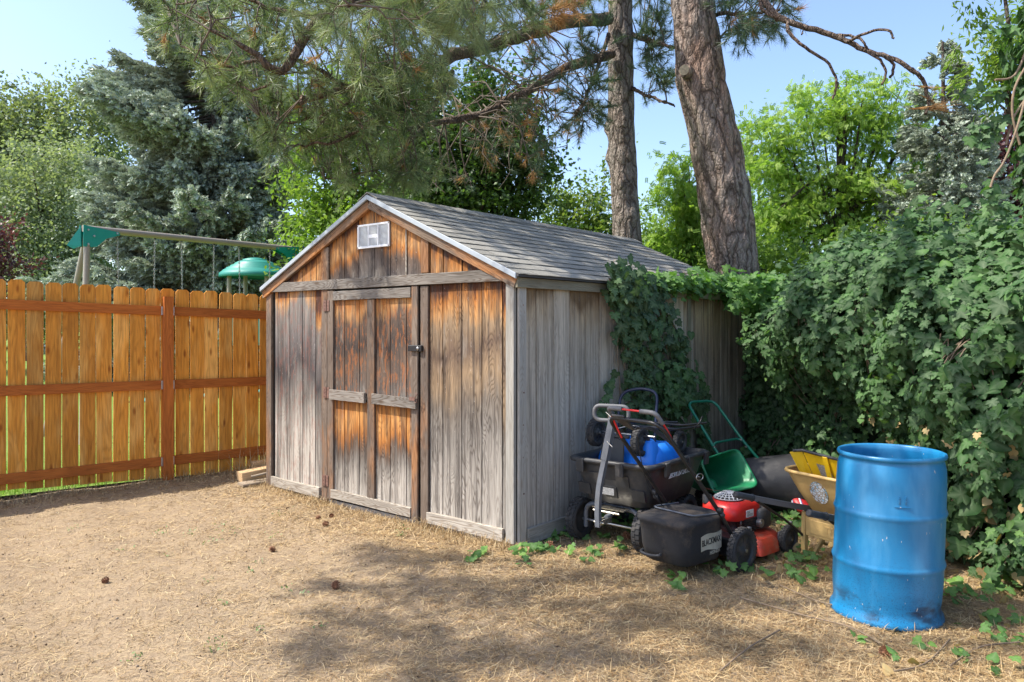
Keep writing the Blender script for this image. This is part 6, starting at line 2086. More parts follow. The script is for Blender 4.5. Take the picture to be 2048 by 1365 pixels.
def place_leaves(parent, off, pos, nrm, size, mat, g, n_single=0, mask=None, down=.75, heart=.3, name='foliage', tilt=.38):
    """leaves facing along nrm, tips hanging; the n_single that show largest are parts of their own, the rest one mass"""
    N = len(pos)
    nz = unit(nrm + g.normal(size=(N, 3)) * tilt + np.array([0, 0, .25]))
    y = np.array([0, 0, -down]) + g.normal(size=(N, 3)) * .5
    y = y - nz * np.sum(y * nz, 1, keepdims=True)
    rot = frames(y, nz)
    z_ok = np.sum(rot[:, :, 2] * nz, 1) < 0
    rot[z_ok, :, 0] *= -1; rot[z_ok, :, 2] *= -1
    off = np.array(off)
    single = np.zeros(N, bool)
    if n_single:
        sc = size / pos[:, 1]
        face = np.sum(nz * unit(np.array([0, 0, 1.6]) - pos), 1)
        px = pos[:, 0] / pos[:, 1] * F_PX + 1024; py = 651 - (pos[:, 2] - 1.6) / pos[:, 1] * F_PX
        vis = (px > 0) & (px < 2048) & (py > 0) & (py < 1365)
        if mask is not None: vis &= mask
        score = np.where(vis, sc * np.clip(face, .1, 1), -1)
        single[np.argsort(-score)[:n_single]] = True
        me1, me2 = leaf_mesh(IV, IVF, IVU, mat), leaf_mesh(HV, HVF, HVU, mat)
        for i in np.nonzero(single)[0]:
            o = link('leaf', me1 if g.random() > heart else me2, None, parent)
            m3 = Matrix([list(map(float, r)) for r in rot[i]])
            p = pos[i] - off
            o.matrix_basis = Matrix.Translation([float(a) for a in p]) @ m3.to_4x4() @ Matrix.Scale(float(size[i]), 4)
    rest = ~single
    isH = (g.random(N) < heart) & rest
    isI = rest & ~isH
    Vs, Fs, us, rs = [], [], [], []
    b = 0
    # both shapes joined in one mass (all triangles)
    for sel, (tv, tf, tu) in ((isI, (IV, IVF, IVU)), (isH, (HV, HVF, HVU))):
        if sel.sum() == 0: continue
        V, Fc = rep(tv, tf, pos[sel] - off, rot[sel], size[sel])
        Vs.append(V); Fs.append(Fc + b); b += len(V)
        us.append(np.tile(tu, sel.sum())); rs.append(np.repeat(g.random(sel.sum()), len(tv)))
    return np_mesh(name, np.concatenate(Vs), np.concatenate(Fs), mat, parent, 'stuff', {'u': np.concatenate(us), 'r': np.concatenate(rs)})

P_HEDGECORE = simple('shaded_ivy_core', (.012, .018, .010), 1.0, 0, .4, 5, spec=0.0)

def hedge_surface(s, z, lumps=True):
    """front skin of the ivy hedge: s runs from the shed corner (0) towards and past the right of the picture"""
    s = np.asarray(s, float); z = np.asarray(z, float)
    # base line in plan
    ks = [-.9, 0, .6, 1.5, 2.5, 3.5, 4.6, 6.0]
    kx = [2.3, 2.80, 2.95, 3.02, 3.10, 3.18, 3.45, 4.2]
    ky = [9.8, 8.45, 7.75, 6.80, 5.75, 4.75, 3.7, 2.6]
    x = np.interp(s, ks, kx); y = np.interp(s, ks, ky)
    nx = np.interp(s, ks, [-.9, -.86, -.9, -.96, -.99, -.99, -.94, -.85]); ny = -np.sqrt(1 - nx ** 2)
    top = np.interp(s, ks, [1.95, 2.0, 2.2, 2.45, 2.30, 2.08, 2.05, 2.05]) 
    bulge = .16 * np.sin(s * 2.3 + .6) * np.sin(z * 2.4 + .5) + .09 * np.sin(s * 5.1 + z * 3.7) + .06 * np.sin(s * 9.3 - z * 7.7 + 1.0)
    shoulder = .62 * np.exp(-((s - .75) ** 2) / .30 - ((z - 1.45) ** 2) / .16) + .30 * np.exp(-((s - 1.3) ** 2) / .4 - ((z - 1.7) ** 2) / .25)
    mid = .30 * np.exp(-((s - 2.6) ** 2) / 1.2 - ((z - 1.45) ** 2) / .35)
    foot = .12 * np.exp(-(z / .3) ** 2) - .10 * np.exp(-((z - .55) ** 2) / .15)
    d = bulge + shoulder + mid + foot
    if not lumps: d = np.zeros_like(s + z) - .30
    over = np.clip((z - (top - .35)) / .35, 0, 1)
    d = d - over ** 2 * .45
    return np.stack([x + nx * d, y + ny * d, np.minimum(z, top + .10 * np.sin(s * 4.3) + .06 * np.sin(s * 11))], -1), top

def build_hedge():
    g = np.random.default_rng(101)
    T = thing('ivy_hedge', 'tall dark green ivy hedge filling the right side behind the blue drum', 'hedge', (3.0, 6.5, -.05))
    off = np.array([3.0, 6.5, -.05])
    S = np.linspace(-.8, 5.9, 90); Zs = np.linspace(-.02, 2.75, 44)
    SS, ZZ = np.meshgrid(S, Zs)
    P, _ = hedge_surface(SS, ZZ)
    e = .02
    Pa, _ = hedge_surface(SS + e, ZZ); Pb, _ = hedge_surface(SS, ZZ + e)
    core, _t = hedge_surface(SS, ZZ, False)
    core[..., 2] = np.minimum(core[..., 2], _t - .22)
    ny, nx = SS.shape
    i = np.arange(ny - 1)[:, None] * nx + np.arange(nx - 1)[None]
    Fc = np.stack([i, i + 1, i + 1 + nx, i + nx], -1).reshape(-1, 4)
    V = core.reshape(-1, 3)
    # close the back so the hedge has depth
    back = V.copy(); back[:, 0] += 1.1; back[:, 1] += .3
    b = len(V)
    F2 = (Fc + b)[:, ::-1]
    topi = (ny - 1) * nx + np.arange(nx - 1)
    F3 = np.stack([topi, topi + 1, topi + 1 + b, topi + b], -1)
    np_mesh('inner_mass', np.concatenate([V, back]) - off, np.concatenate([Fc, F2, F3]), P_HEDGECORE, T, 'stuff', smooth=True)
    def sample(n, s0, s1, z0, z1, depth):
        s = g.uniform(s0, s1, n * 3); z = g.uniform(z0, z1, n * 3)
        P, top = hedge_surface(s, z)
        Pa, _ = hedge_surface(s + e, z); Pb, _ = hedge_surface(s, z + e)
        area = np.linalg.norm(np.cross(Pb - P, Pa - P), axis=1) + 1e-9
        j = g.choice(n * 3, n, p=area / area.sum())
        s, z, P, Pa, Pb = s[j], z[j], P[j], Pa[j], Pb[j]
        N = unit(np.cross(Pb - P, Pa - P))
        f = N[:, 0] * -.85 + N[:, 1] * -.5 + N[:, 2] * .25 < 0
        N[f] *= -1
        N = unit(N + np.array([-.3, -.5, .1]))
        lump = .09 * np.sin(s * 13 + z * 5) * np.sin(z * 12 - s * 3) + .04 * np.sin(s * 31 - z * 9)
        return P + N * (lump - depth * g.random(n) ** 1.6)[:, None] + g.normal(size=(n, 3)) * .02, N, s, z
    pos, nr, s, z = sample(27000, -.5, 5.2, .0, 2.6, .34)
    size = np.clip(np.exp(g.normal(-2.85, .36, len(pos))), .028, .12) * np.interp(pos[:, 1], [4, 5, 6, 8], [1.2, 1.1, .92, .85])
    thin = (g.random(len(pos)) < .45) & (z < .45)
    pos, nr, size = pos[~thin], nr[~thin], size[~thin]
    place_leaves(T, off, pos, nr, size, L_IVY, g, 290, None)
    # top tufts standing above the line, back side and stems
    n = 2600
    s = g.uniform(-.6, 5.2, n)
    P, top = hedge_surface(s, np.full(n, 9.0))
    P[:, 2] = np.minimum(P[:, 2], top + .05) + np.abs(g.normal(size=n)) * .09 * (1 + .8 * np.sin(s * 7))
    P[:, 0] += g.uniform(-.1, .9, n); P[:, 1] += g.uniform(0, .3, n)
    place_leaves(T, off, P, np.tile([[-.3, -.5, .7]], (n, 1)), g.uniform(.05, .1, n), L_IVY, g, name='top_foliage', down=.1, tilt=.6)
    mb = MB()
    for k in range(90):
        s0 = g.uniform(-.2, 4.8)
        pts = []
        z = g.uniform(0, .2)
        for j in range(8):
            P_, _ = hedge_surface(np.array([s0 + .08 * math.sin(j * 1.3 + k)]), np.array([z]))
            pts.append(Vector(P_[0] - off) + Vector((.12 - .05 * (j % 3 == 0), .05, 0)))
            z += g.uniform(.12, .32)
        mb.tube(curve(pts, 3), .005, 5, caps=False)
    mb.build('stem', P_VINE, T, kind='stuff')
    # fresh pale shoots
    pos, nr, s, z = sample(150, .0, 4.0, .3, 2.2, .0)
    c = pos[::10]
    pos = np.repeat(c, 10, 0) + g.normal(size=(len(c) * 10, 3)) * .05 + np.array([-.04, -.06, 0])
    place_leaves(T, off, pos, np.tile([[-.5, -.7, .3]], (len(pos), 1)), g.uniform(.03, .055, len(pos)), L_IVYB, g, name='fresh_shoots', heart=.1)
    # dead leaves caught low
    pos, nr, s, z = sample(160, 1.5, 4.5, .05, .9, .06)
    place_leaves(T, off, pos, nr, g.uniform(.05, .09, len(pos)), L_DRYLEAF, g, name='withered_leaves')
    # narrow gap between the shed's end and the hedge filled with deep shade leaves
    n = 2200
    t = g.random(n)
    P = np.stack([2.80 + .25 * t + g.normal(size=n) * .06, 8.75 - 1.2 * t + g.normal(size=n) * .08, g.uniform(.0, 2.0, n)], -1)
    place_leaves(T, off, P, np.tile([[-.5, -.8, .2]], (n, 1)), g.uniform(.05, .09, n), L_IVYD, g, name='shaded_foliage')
    # ivy over the shed's eave joining the hedge
    sp = shed.matrix_basis
    n = 1500
    t = g.random(n) ** .8
    loc = np.stack([np.full(n, .06) + g.normal(size=n) * .05, 1.35 + 3.3 * t, np.full(n, 1.97) + g.normal(size=n) * (.035 + .05 * t)], -1)
    loc[:, 0] -= .12 * g.random(n) * (t > .5); loc[:, 2] += np.where(loc[:, 0] < .05, (.05 - loc[:, 0]) * SL, 0) + .03
    W = np.array([tuple(sp @ Vector(map(float, p))) for p in loc])
    place_leaves(T, off, W, np.tile([[.3, -.6, .7]], (n, 1)), g.uniform(.045, .095, n), L_IVYB, g, name='eave_runner', down=.3, tilt=.6)
    W2 = np.array([tuple(at(x, y, Z)) for x, y, Z in zip(1450 + 110 * g.random(700) ** .6, g.uniform(550, 625, 700), g.uniform(7.6, 8.3, 700))])
    W2[:, 2] = np.minimum(W2[:, 2], 2.2)
    place_leaves(T, off, W2, np.tile([[-.2, -.7, .5]], (700, 1)), g.uniform(.05, .095, 700), L_IVYB, g, name='corner_foliage', down=.4, tilt=.6)
build_hedge()

def build_wall_ivy():
    """ivy curtain climbing the shaded shed wall"""
    g = np.random.default_rng(55)
    T = thing('climbing_ivy', 'curtain of dark ivy climbing the shaded side wall of the shed', 'ivy', tuple(shed.matrix_basis @ Vector((.05, 1.9, 0))), RX)
    inv = T.matrix_basis
    # strands in wall coordinates: y along the wall, z up
    P, N = [], []
    mb = MB()
    y_l = lambda z: np.interp(z, [.3, .7, 1.1, 1.5, 1.8, 2.0], [1.45, 1.42, 1.36, 1.30, 1.2, 1.12])
    y_r = lambda z: np.interp(z, [.3, .7, 1.1, 1.5, 1.8, 2.0], [2.5, 2.42, 2.5, 2.42, 2.0, 2.0])
    strands = []
    for k in range(17):
        u = g.random()
        z = 2.0
        pts = []
        dz = 0
        zend = g.uniform(.05, .9)
        w_ = g.uniform(-.1, .1)
        while z > zend:
            y = y_l(z) + (y_r(z) - y_l(z)) * u + .05 * math.sin(z * 6 + k) + w_ * (2 - z)
            pts.append(Vector((.03 + .02 * math.sin(z * 9 + k), y - 1.9, z)))
            z -= .09
        strands.append(pts)
        mb.tube(pts, .006, 5, caps=False)
    mb.build('stem', P_VINE, T, kind='stuff')
    for pts in strands:
        for p in pts:
            for _ in range(g.integers(1, 5)):
                P.append((p.x + g.uniform(.0, .09), p.y + g.normal() * .055, p.z + g.normal() * .05))
    # dense top clump at the eave, spilling up over the roof edge
    for _ in range(240):
        P.append((.06 + abs(g.normal()) * .07, -.60 + g.normal() * .13, 1.93 + g.normal() * .10))
    for _ in range(90):
        P.append((.05 + abs(g.normal()) * .06, -.35 + g.normal() * .16, 1.68 + g.normal() * .12))
    # paler clump in the middle
    for _ in range(170):
        P.append((.14 + abs(g.normal()) * .05, .25 + g.normal() * .17, 1.02 + g.normal() * .10))
    # thin strand at the left edge
    for _ in range(34):
        z = g.uniform(.45, 1.15)
        P.append((.04, -.80 + .05 * math.sin(z * 12) + g.normal() * .02, z))
    # low runners right of the cart
    for _ in range(120):
        z = g.uniform(.1, 1.0)
        P.append((.05, 1.05 + .06 * math.sin(z * 7) + g.normal() * .05, z))
    P = np.array(P)
    W = np.array([tuple(inv @ Vector(map(float, p))) for p in P])
    n = len(W)
    dirn = np.array(tuple((inv.to_3x3() @ Vector((1, -.2, .1)))))
    nr = np.tile(dirn[None], (n, 1)) + np.array([0, -.35, 0])
    # children live in the thing's own frame, so build in world and rotate back
    Q = bpy.data.objects
    sz = g.uniform(.05, .10, n)
    before = set(o.name for o in T.children)
    def localise(fn):
        Ml = T.matrix_basis.inverted()
        return Ml
    Ml = np.array(T.matrix_basis.inverted())
    Wl = W @ Ml[:3, :3].T + Ml[:3, 3]
    nl = nr @ Ml[:3, :3].T
    # score singles by real distance
    nz = unit(nl)
    mid = (np.abs(P[:, 1] - .25) < .5) & (P[:, 0] > .13)
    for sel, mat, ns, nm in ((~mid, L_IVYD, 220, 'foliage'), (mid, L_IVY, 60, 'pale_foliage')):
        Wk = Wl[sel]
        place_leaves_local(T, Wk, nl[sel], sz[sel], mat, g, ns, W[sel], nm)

def place_leaves_local(parent, pos, nrm, size, mat, g, n_single, world, name):
    N = len(pos)
    nz = unit(nrm + g.normal(size=(N, 3)) * .38 + np.array([0, 0, .25]))
    y = np.array([0, 0, -.8]) + g.normal(size=(N, 3)) * .45
    y = y - nz * np.sum(y * nz, 1, keepdims=True)
    rot = frames(y, nz)
    bad = np.sum(rot[:, :, 2] * nz, 1) < 0
    rot[bad, :, 0] *= -1; rot[bad, :, 2] *= -1
    score = size / world[:, 1] + np.where(pos[:, 0] > .08, .01, 0)
    single = np.zeros(N, bool); single[np.argsort(-score)[:n_single]] = True
    me1, me2 = leaf_mesh(IV, IVF, IVU, mat), leaf_mesh(HV, HVF, HVU, mat)
    for i in np.nonzero(single)[0]:
        o = link('leaf', me1 if g.random() > .25 else me2, None, parent)
        m3 = Matrix([list(map(float, r)) for r in rot[i]])
        o.matrix_basis = Matrix.Translation([float(a) for a in pos[i]]) @ m3.to_4x4() @ Matrix.Scale(float(size[i]), 4)
    r = ~single
    V, Fc = rep(IV, IVF, pos[r], rot[r], size[r])
    np_mesh(name, V, Fc, mat, parent, 'stuff', {'u': np.tile(IVU, r.sum()), 'r': np.repeat(g.random(r.sum()), len(IV))})
build_wall_ivy()

def build_ivy_column():
    g = np.random.default_rng(66)
    c0 = at(2128, 651, 4.9)
    T = thing('ivy_clad_trunk', 'trunk wrapped in hanging ivy at the right edge of the photo', 'ivy', (c0.x, c0.y, -.05))
    off = np.array([c0.x, c0.y, -.05])
    MB().tube([(0, 0, 0), (.05, 0, 2), (.0, 0, 4.8)], [.16, .13, .10], 12).build('trunk', BARK_DARK, T)
    n = 2600
    z = g.uniform(1.9, 4.6, n); a = g.uniform(0, 2 * math.pi, n)
    r = .24 + .10 * np.sin(z * 3.1 + a * 2) + .07 * np.sin(z * 7.3 + 1) + .05 * g.random(n)
    r *= np.interp(z, [1.9, 2.6, 3.2, 4.0], [.9, .65, .85, 1.15])
    P = np.stack([c0.x + np.cos(a) * r, c0.y + np.sin(a) * r, z], -1)
    N = np.stack([np.cos(a), np.sin(a), .1 * np.ones(n)], -1)
    place_leaves(T, off, P, N, g.uniform(.045, .095, n), L_IVY, g, 150)
    mb = MB()
    for pts in ([at(2060, 80, 4.6), at(2030, 150, 4.6), at(1990, 160, 4.6)], [at(2060, 160, 4.55), at(2036, 250, 4.5), at(2010, 320, 4.5), at(1990, 350, 4.5), at(1981, 375, 4.5)],
                [at(2050, 200, 4.6), at(2025, 240, 4.6), at(2012, 290, 4.6)], [at(2060, 120, 4.55), at(2030, 175, 4.55), at(2025, 230, 4.55), at(2040, 290, 4.55)]):
        mb.tube([p - Vector(off) for p in curve(pts, 5)], .007, 6)
    mb.build('vine', P_VINE, T)
    # a few sprays reaching left
    Q = []
    for pts in ([(2000, 185), (1975, 195), (1950, 200), (1935, 185)], [(2000, 240), (1975, 250), (1955, 262)], [(1990, 270), (1965, 268), (1945, 276)], [(2010, 60), (1985, 45)], [(2010, 420), (1985, 400), (1975, 380)]):
        for (x, y) in pts:
            for _ in range(5): Q.append(tuple(at(x + g.normal() * 8, y + g.normal() * 8, 4.6)))
    Q = np.array(Q)
    place_leaves(T, off, Q, np.tile([[-.3, -.8, .2]], (len(Q), 1)), g.uniform(.045, .08, len(Q)), L_IVY, g, name='side_sprays')
build_ivy_column()

# ------------------------------------------------------------------ ground cover
def build_ground_cover():
    g = np.random.default_rng(202)
    # density of straw over the yard: bare soil left of middle, thick along fence, shed and right
    def dens(x, y):
        fd = (x - FO.x) * FN.x + (y - FO.y) * FN.y             # distance from the fence
        lx = (x - .033) * .770 - (y - 5.5) * .6376              # shed frame
        ly = (x - .033) * .6377 + (y - 5.5) * .770
        d = .16 + .9 * np.exp(-(fd / .55) ** 2) + 1.0 * np.exp(-((ly + .25) / .5) ** 2) * (lx < .2) * (lx > -4.5) + .8 / (1 + np.exp(-(x - (-.1 + .0 * y)) * 2.2))
        d = d * (.55 + .9 * (np.sin(x * 2.1 + 1) * np.sin(y * 2.9 + x) * .5 + .5)) + .15 * (np.sin(x * 7 + y * 3) * np.sin(y * 8 - x * 2) > .3)
        return np.clip(d, 0, 1)
    def yard(x, y):
        fd = (x - FO.x) * FN.x + (y - FO.y) * FN.y
        lx = (x - .033) * .770 - (y - 5.5) * .6376
        ly = (x - .033) * .6377 + (y - 5.5) * .770
        inside = (lx < .0) & (lx > -3.28) & (ly > -.02) & (ly < 4.3)
        return (fd > .02) & ~inside
    P = []
    while sum(len(p) for p in P) < 210000:
        n = 200000
        # more samples near the camera, where single stems show
        y = 1.9 * (9.6 / 1.9) ** g.random(n)
        x = y * g.uniform(-.78, .78, n)
        ok = (g.random(n) < dens(x, y)) & yard(x, y) & (x < 3.3)
        P.append(np.stack([x[ok], y[ok]], -1))
    P = np.concatenate(P)[:210000]
    n = len(P)
    L = np.abs(g.normal(.024, .018, n)) + .009
    a = g.uniform(0, 2 * math.pi, n)
    el = np.abs(g.normal(0, .22, n))
    d = np.stack([np.cos(a) * np.cos(el), np.sin(a) * np.cos(el), np.sin(el)], -1)
    w_ = np.interp(P[:, 1], [2, 5, 9], [.0009, .0017, .0028]) * g.uniform(.6, 1.4, n)
    z0 = ground_z(P[:, 0], P[:, 1]) + .002 + .006 * g.random(n)
    base = np.stack([P[:, 0], P[:, 1], z0], -1)
    side = np.stack([-np.sin(a), np.cos(a), g.normal(0, .4, n)], -1)
    side = unit(side) * w_[:, None]
    V = np.stack([base - side, base + side, base + d * L[:, None] + side * .5, base + d * L[:, None] - side * .5], 1).reshape(-1, 3)
    Fc = np.arange(4 * n).reshape(-1, 4)
    o = np_mesh('dry_straw', V, Fc, L_STRAW, None, 'stuff', {'r': np.repeat(np.clip(g.normal(.55, .25, n), 0, .96), 4)})
    meta(o, 'dry straw and clippings strewn over the bare yard', 'straw')
    # standing dead grass: fence foot, shed foot, tuft by the lumber
    pts = []
    for _ in range(2600):
        t = g.uniform(-3, 3.2); q = FO + FD * t + FN * abs(g.normal()) * .22
        pts.append((q.x, q.y, .07))
    for _ in range(2600):
        lx = g.uniform(-3.4, .15); ly = -abs(g.normal()) * .12 - .02
        q = shed.matrix_basis @ Vector((lx, ly, 0)); pts.append((q.x, q.y, .05 if lx < -1.2 else .07))
    for _ in range(260):
        q = at(515, 950, 8.0) + Vector((g.normal() * .16, g.normal() * .15, 0)); pts.append((q.x, q.y, .26))
    for _ in range(2200):
        y = g.uniform(3.2, 6.2); x = g.uniform(.2, 3.0); pts.append((x, y, .05))
    for _ in range(3500):
        y = g.uniform(2.0, 6.5); x = g.uniform(-.75, .72) * y; pts.append((x, y, .022))
    pts = np.array(pts); n = len(pts)
    a = g.uniform(0, 2 * math.pi, n); el = g.uniform(.3, 1.5, n)
    L = pts[:, 2] * g.uniform(.4, 1.7, n)
    d = np.stack([np.cos(a) * np.cos(el), np.sin(a) * np.cos(el), np.sin(el)], -1)
    base = np.stack([pts[:, 0], pts[:, 1], ground_z(pts[:, 0], pts[:, 1])], -1)
    side = unit(np.stack([-np.sin(a), np.cos(a), 0 * a], -1)) * .0018
    m_ = base + d * L[:, None] * .6
    t_ = base + d * L[:, None] + np.stack([np.cos(a), np.sin(a), -.3 + 0 * a], -1) * (L * .25)[:, None]
    V = np.stack([base - side, base + side, m_ + side, m_ - side, t_], 1).reshape(-1, 3)
    i = np.arange(n)[:, None] * 5
    Fc = np.concatenate([i + np.array([[0, 1, 2]]), i + np.array([[0, 2, 3]]), i + np.array([[3, 2, 4]])])
    o = np_mesh('dead_grass', V, Fc, L_STRAW, None, 'stuff', {'r': np.repeat(np.clip(g.normal(.6, .22, n), 0, .96), 5)})
    meta(o, 'standing dead grass at the foot of the fence and the shed', 'grass')
    # brown pine needles matted over the right half and along the shed
    n = 52000
    y = 2.0 * (7.5 / 2.0) ** g.random(n)
    x = y * g.uniform(-.55, .76, n)
    lx = (x - .033) * .770 - (y - 5.5) * .6376; ly = (x - .033) * .6377 + (y - 5.5) * .770
    pr = 1 / (1 + np.exp(-(x + .35) * 2.0)) * .8 + 1.2 * np.exp(-((ly + .22) / .3) ** 2) * (lx > -3.3)
    pr *= .35 + 1.1 * (np.sin(x * 3.3 + y) * np.sin(y * 4.1 - x * 2) * .5 + .5)
    ok = (g.random(n) < pr) & yard(x, y) & (x < 3.2)
    x, y = x[ok], y[ok]; n = len(x)
    a = g.uniform(0, 6.28, n)
    dr = unit(np.stack([np.cos(a), np.sin(a), g.normal(.05, .12, n)], -1)) * g.uniform(.04, .12, n)[:, None]
    sd_ = unit(np.cross(dr, np.array([0, 0, 1.0]))) * np.interp(y, [2, 5, 8], [.0008, .0014, .002])[:, None]
    b0 = np.stack([x, y, ground_z(x, y) + .004 + .012 * g.random(n)], -1)
    bow = np.stack([-np.sin(a), np.cos(a), 0 * a], -1) * g.normal(0, .008, n)[:, None]
    V = np.stack([b0 - sd_, b0 + sd_, b0 + dr * .5 + bow + sd_, b0 + dr * .5 + bow - sd_, b0 + dr], 1).reshape(-1, 3)
    i = np.arange(n)[:, None] * 5
    Fc = np.concatenate([i + np.array([[0, 1, 2]]), i + np.array([[0, 2, 3]]), i + np.array([[3, 2, 4]])])
    nm = M('ground_needles')
    nmm = nm.done(nm.ramp(nm.attr('r'), [(0, (.20, .10, .04)), (.35, (.40, .25, .10)), (.75, (.56, .40, .20)), (1, (.68, .54, .32))]), .6, spec=.3)
    o = np_mesh('ground_needles', V, Fc, nmm, None, 'stuff', {'r': np.repeat(g.random(n), 5)})
    meta(o, 'brown pine needles matted on the shaded ground and along the shed sill', 'pine needles')
    # clods and pebbles
    n = 2600
    y = 2.0 * (8 / 2.0) ** g.random(n); x = y * g.uniform(-.75, .75, n)
    ok = yard(x, y); x, y = x[ok], y[ok]; n = len(x)
    oc = np.array([(1, 0, 0), (-1, 0, 0), (0, 1, 0), (0, -1, 0), (0, 0, .7), (0, 0, -.5)], float)
    of = np.array([(0, 2, 4), (2, 1, 4), (1, 3, 4), (3, 0, 4), (2, 0, 5), (1, 2, 5), (3, 1, 5), (0, 3, 5)])
    V, Fc = rep(oc, of, np.stack([x, y, ground_z(x, y) + .002], -1), frames(unit(g.normal(size=(n, 3))), unit(g.normal(size=(n, 3)))), g.uniform(.003, .010, n))
    m = M('soil_clod')
    cm = m.done(m.ramp(m.attr('r'), [(0, (.10, .065, .04)), (.6, (.24, .17, .11)), (1, (.40, .34, .27))]), .95)
    o = np_mesh('soil_clods', V, Fc, cm, None, 'stuff', {'r': np.repeat(g.random(n), 6)})
    meta(o, 'small clods and pebbles scattered over the dry soil', 'soil')
    # green lawn blades seen under and between the pickets
    n = 26000
    t = g.uniform(-3.5, 5.5, n); q = -.03 - np.abs(g.normal(0, 1.0, n))
    x = FO.x + FD.x * t + FN.x * q; y = FO.y + FD.y * t + FN.y * q
    a = g.uniform(0, 2 * math.pi, n)
    base = np.stack([x, y, np.full(n, -.03)], -1)
    side = np.stack([-np.sin(a), np.cos(a), 0 * a], -1) * .003
    tip = base + np.stack([np.cos(a) * .02, np.sin(a) * .02, g.uniform(.04, .10, n)], -1)
    V = np.stack([base - side, base + side, tip], 1).reshape(-1, 3)
    lm = leaf_mat('lawn_blades', [(0, (.09, .2, .03)), (.6, (.18, .34, .06)), (1, (.34, .42, .14))], .4)
    o = np_mesh('lawn_grass', V, np.arange(3 * n).reshape(-1, 3), lm, None, 'stuff', {'r': np.repeat(g.random(n), 3)})
    meta(o, 'bright green lawn blades growing beyond the fence', 'grass')

    # ivy runners on the ground
    T = thing('ground_ivy', 'ivy leaves creeping over the straw beside the cart and mower', 'ivy', (1.2, 5.3, -.05))
    off = np.array([1.2, 5.3, -.05])
    P = []
    def clump(px, py, n, s, zz=.03):
        Zg = 1.65 * F_PX / (py - 651)
        c = Vector(((px - 1024) / F_PX * Zg, Zg, 0))
        for _ in range(n):
            q = c + Vector(g.normal(size=3) * s)
            P.append((q.x, q.y, float(ground_z(q.x, q.y)) + abs(g.normal()) * zz + .015))
    for (px, py, n, s) in [(1060, 1085, 8, .05), (1090, 1072, 16, .08), (1120, 1070, 26, .10), (1160, 1068, 22, .10), (1200, 1075, 14, .10), (1215, 1045, 30, .12), (1245, 1040, 60, .14), (1262, 1060, 30, .12), (1235, 1010, 40, .12),
                          (945, 1128, 7, .04), (960, 1118, 3, .03), (1035, 1132, 6, .05), (1048, 1125, 4, .04), (1080, 1112, 8, .06), (1100, 1105, 8, .05), (1150, 1112, 7, .05), (1168, 1128, 3, .02), (1195, 1108, 10, .06), (1240, 1108, 4, .03),
                          (1347, 1162, 8, .035), (1350, 1175, 3, .02), (1440, 1150, 6, .06), (1465, 1148, 8, .07), (1500, 1145, 6, .05), (1560, 1118, 7, .06), (1585, 1145, 6, .06), (1600, 1170, 5, .06), (1620, 1130, 8, .08), (1640, 1160, 5, .06),
                          (1580, 1040, 60, .18), (1620, 1050, 70, .2), (1540, 1030, 50, .18), (1660, 1060, 50, .2), (1500, 1010, 40, .15),
                          (1915, 1180, 20, .1), (1960, 1210, 12, .1), (2010, 1180, 16, .12), (1960, 1270, 6, .05), (2010, 1280, 7, .06), (1930, 1320, 3, .03), (1730, 1290, 3, .04), (1850, 1300, 4, .05), (1990, 1340, 5, .05), (1790, 1320, 2, .02), (2035, 1250, 8, .06)]:
        clump(px, py, n, s)
    P = np.array(P)
    place_leaves(T, off, P, np.tile([[-.1, -.45, .9]], (len(P), 1)), g.uniform(.032, .075, len(P)), L_IVYB, g, 180, None, down=.1, tilt=.45, heart=.35)
    for pts in ([(1180, 1030), (1200, 1050), (1225, 1062)], [(1560, 1180), (1640, 1215), (1700, 1225)], [(1900, 1290), (1850, 1330), (1780, 1350)], [(1480, 1200), (1600, 1235), (1700, 1262), (1760, 1290)], [(2040, 1290), (1960, 1300), (1900, 1335)], [(1440, 1352), (1500, 1310), (1560, 1270)], [(1060, 1105), (1110, 1085), (1160, 1080)]):
        c = []
        for (px, py) in pts:
            Zg = 1.65 * F_PX / (py - 651)
            x_, y_ = (px - 1024) / F_PX * Zg, Zg
            c.append(Vector((x_, y_, float(ground_z(x_, y_)) + .02)) - Vector(off))
        MB().tube(curve(c, 6), .0045, 5).build('runner_stem', P_VINE, T)
    # weeds in the bare soil
    P = []
    for (px, py, n, s) in [(145, 1060, 5, .03), (435, 1300, 9, .035), (272, 1320, 5, .02), (450, 1210, 4, .02), (500, 1150, 4, .02), (515, 1130, 4, .03), (325, 1070, 5, .03), (425, 1085, 5, .03), (545, 1075, 6, .03), (380, 1070, 4, .02),
                          (800, 1075, 6, .025), (805, 1062, 4, .02), (340, 1110, 3, .02), (570, 1185, 3, .02), (420, 1165, 3, .02), (250, 1105, 3, .02), (605, 1190, 3, .02), (640, 1260, 3, .02), (520, 1265, 3, .02), (470, 1065, 4, .04), (440, 1060, 5, .05), (560, 1030, 5, .05)]:
        Zg = 1.65 * F_PX / (py - 651)
        c = Vector(((px - 1024) / F_PX * Zg, Zg, 0))
        for _ in range(n * 3):
            q = c + Vector(g.normal(size=3) * s)
            P.append((q.x, q.y, float(ground_z(q.x, q.y)) + abs(g.normal()) * .018 + .006))
    P = np.array(P); n = len(P)
    wm = leaf_mat('weed_leaves', [(0, (.10, .16, .06)), (.5, (.2, .28, .12)), (1, (.36, .42, .24))], .3)
    V, Fc = rep(LT, LTF, P, frames(unit(g.normal(size=(n, 3)) + np.array([0, 0, .3])), unit(g.normal(size=(n, 3)) * .3 + np.array([0, 0, 1.0]))), g.uniform(.010, .026, n))
    o = np_mesh('small_weeds', V, Fc, wm, None, 'stuff', {'r': np.repeat(g.random(n), 4)})
    meta(o, 'small grey green weeds dotted over the bare soil', 'weeds')
    # fallen leaves near the hedge foot
    n = 420
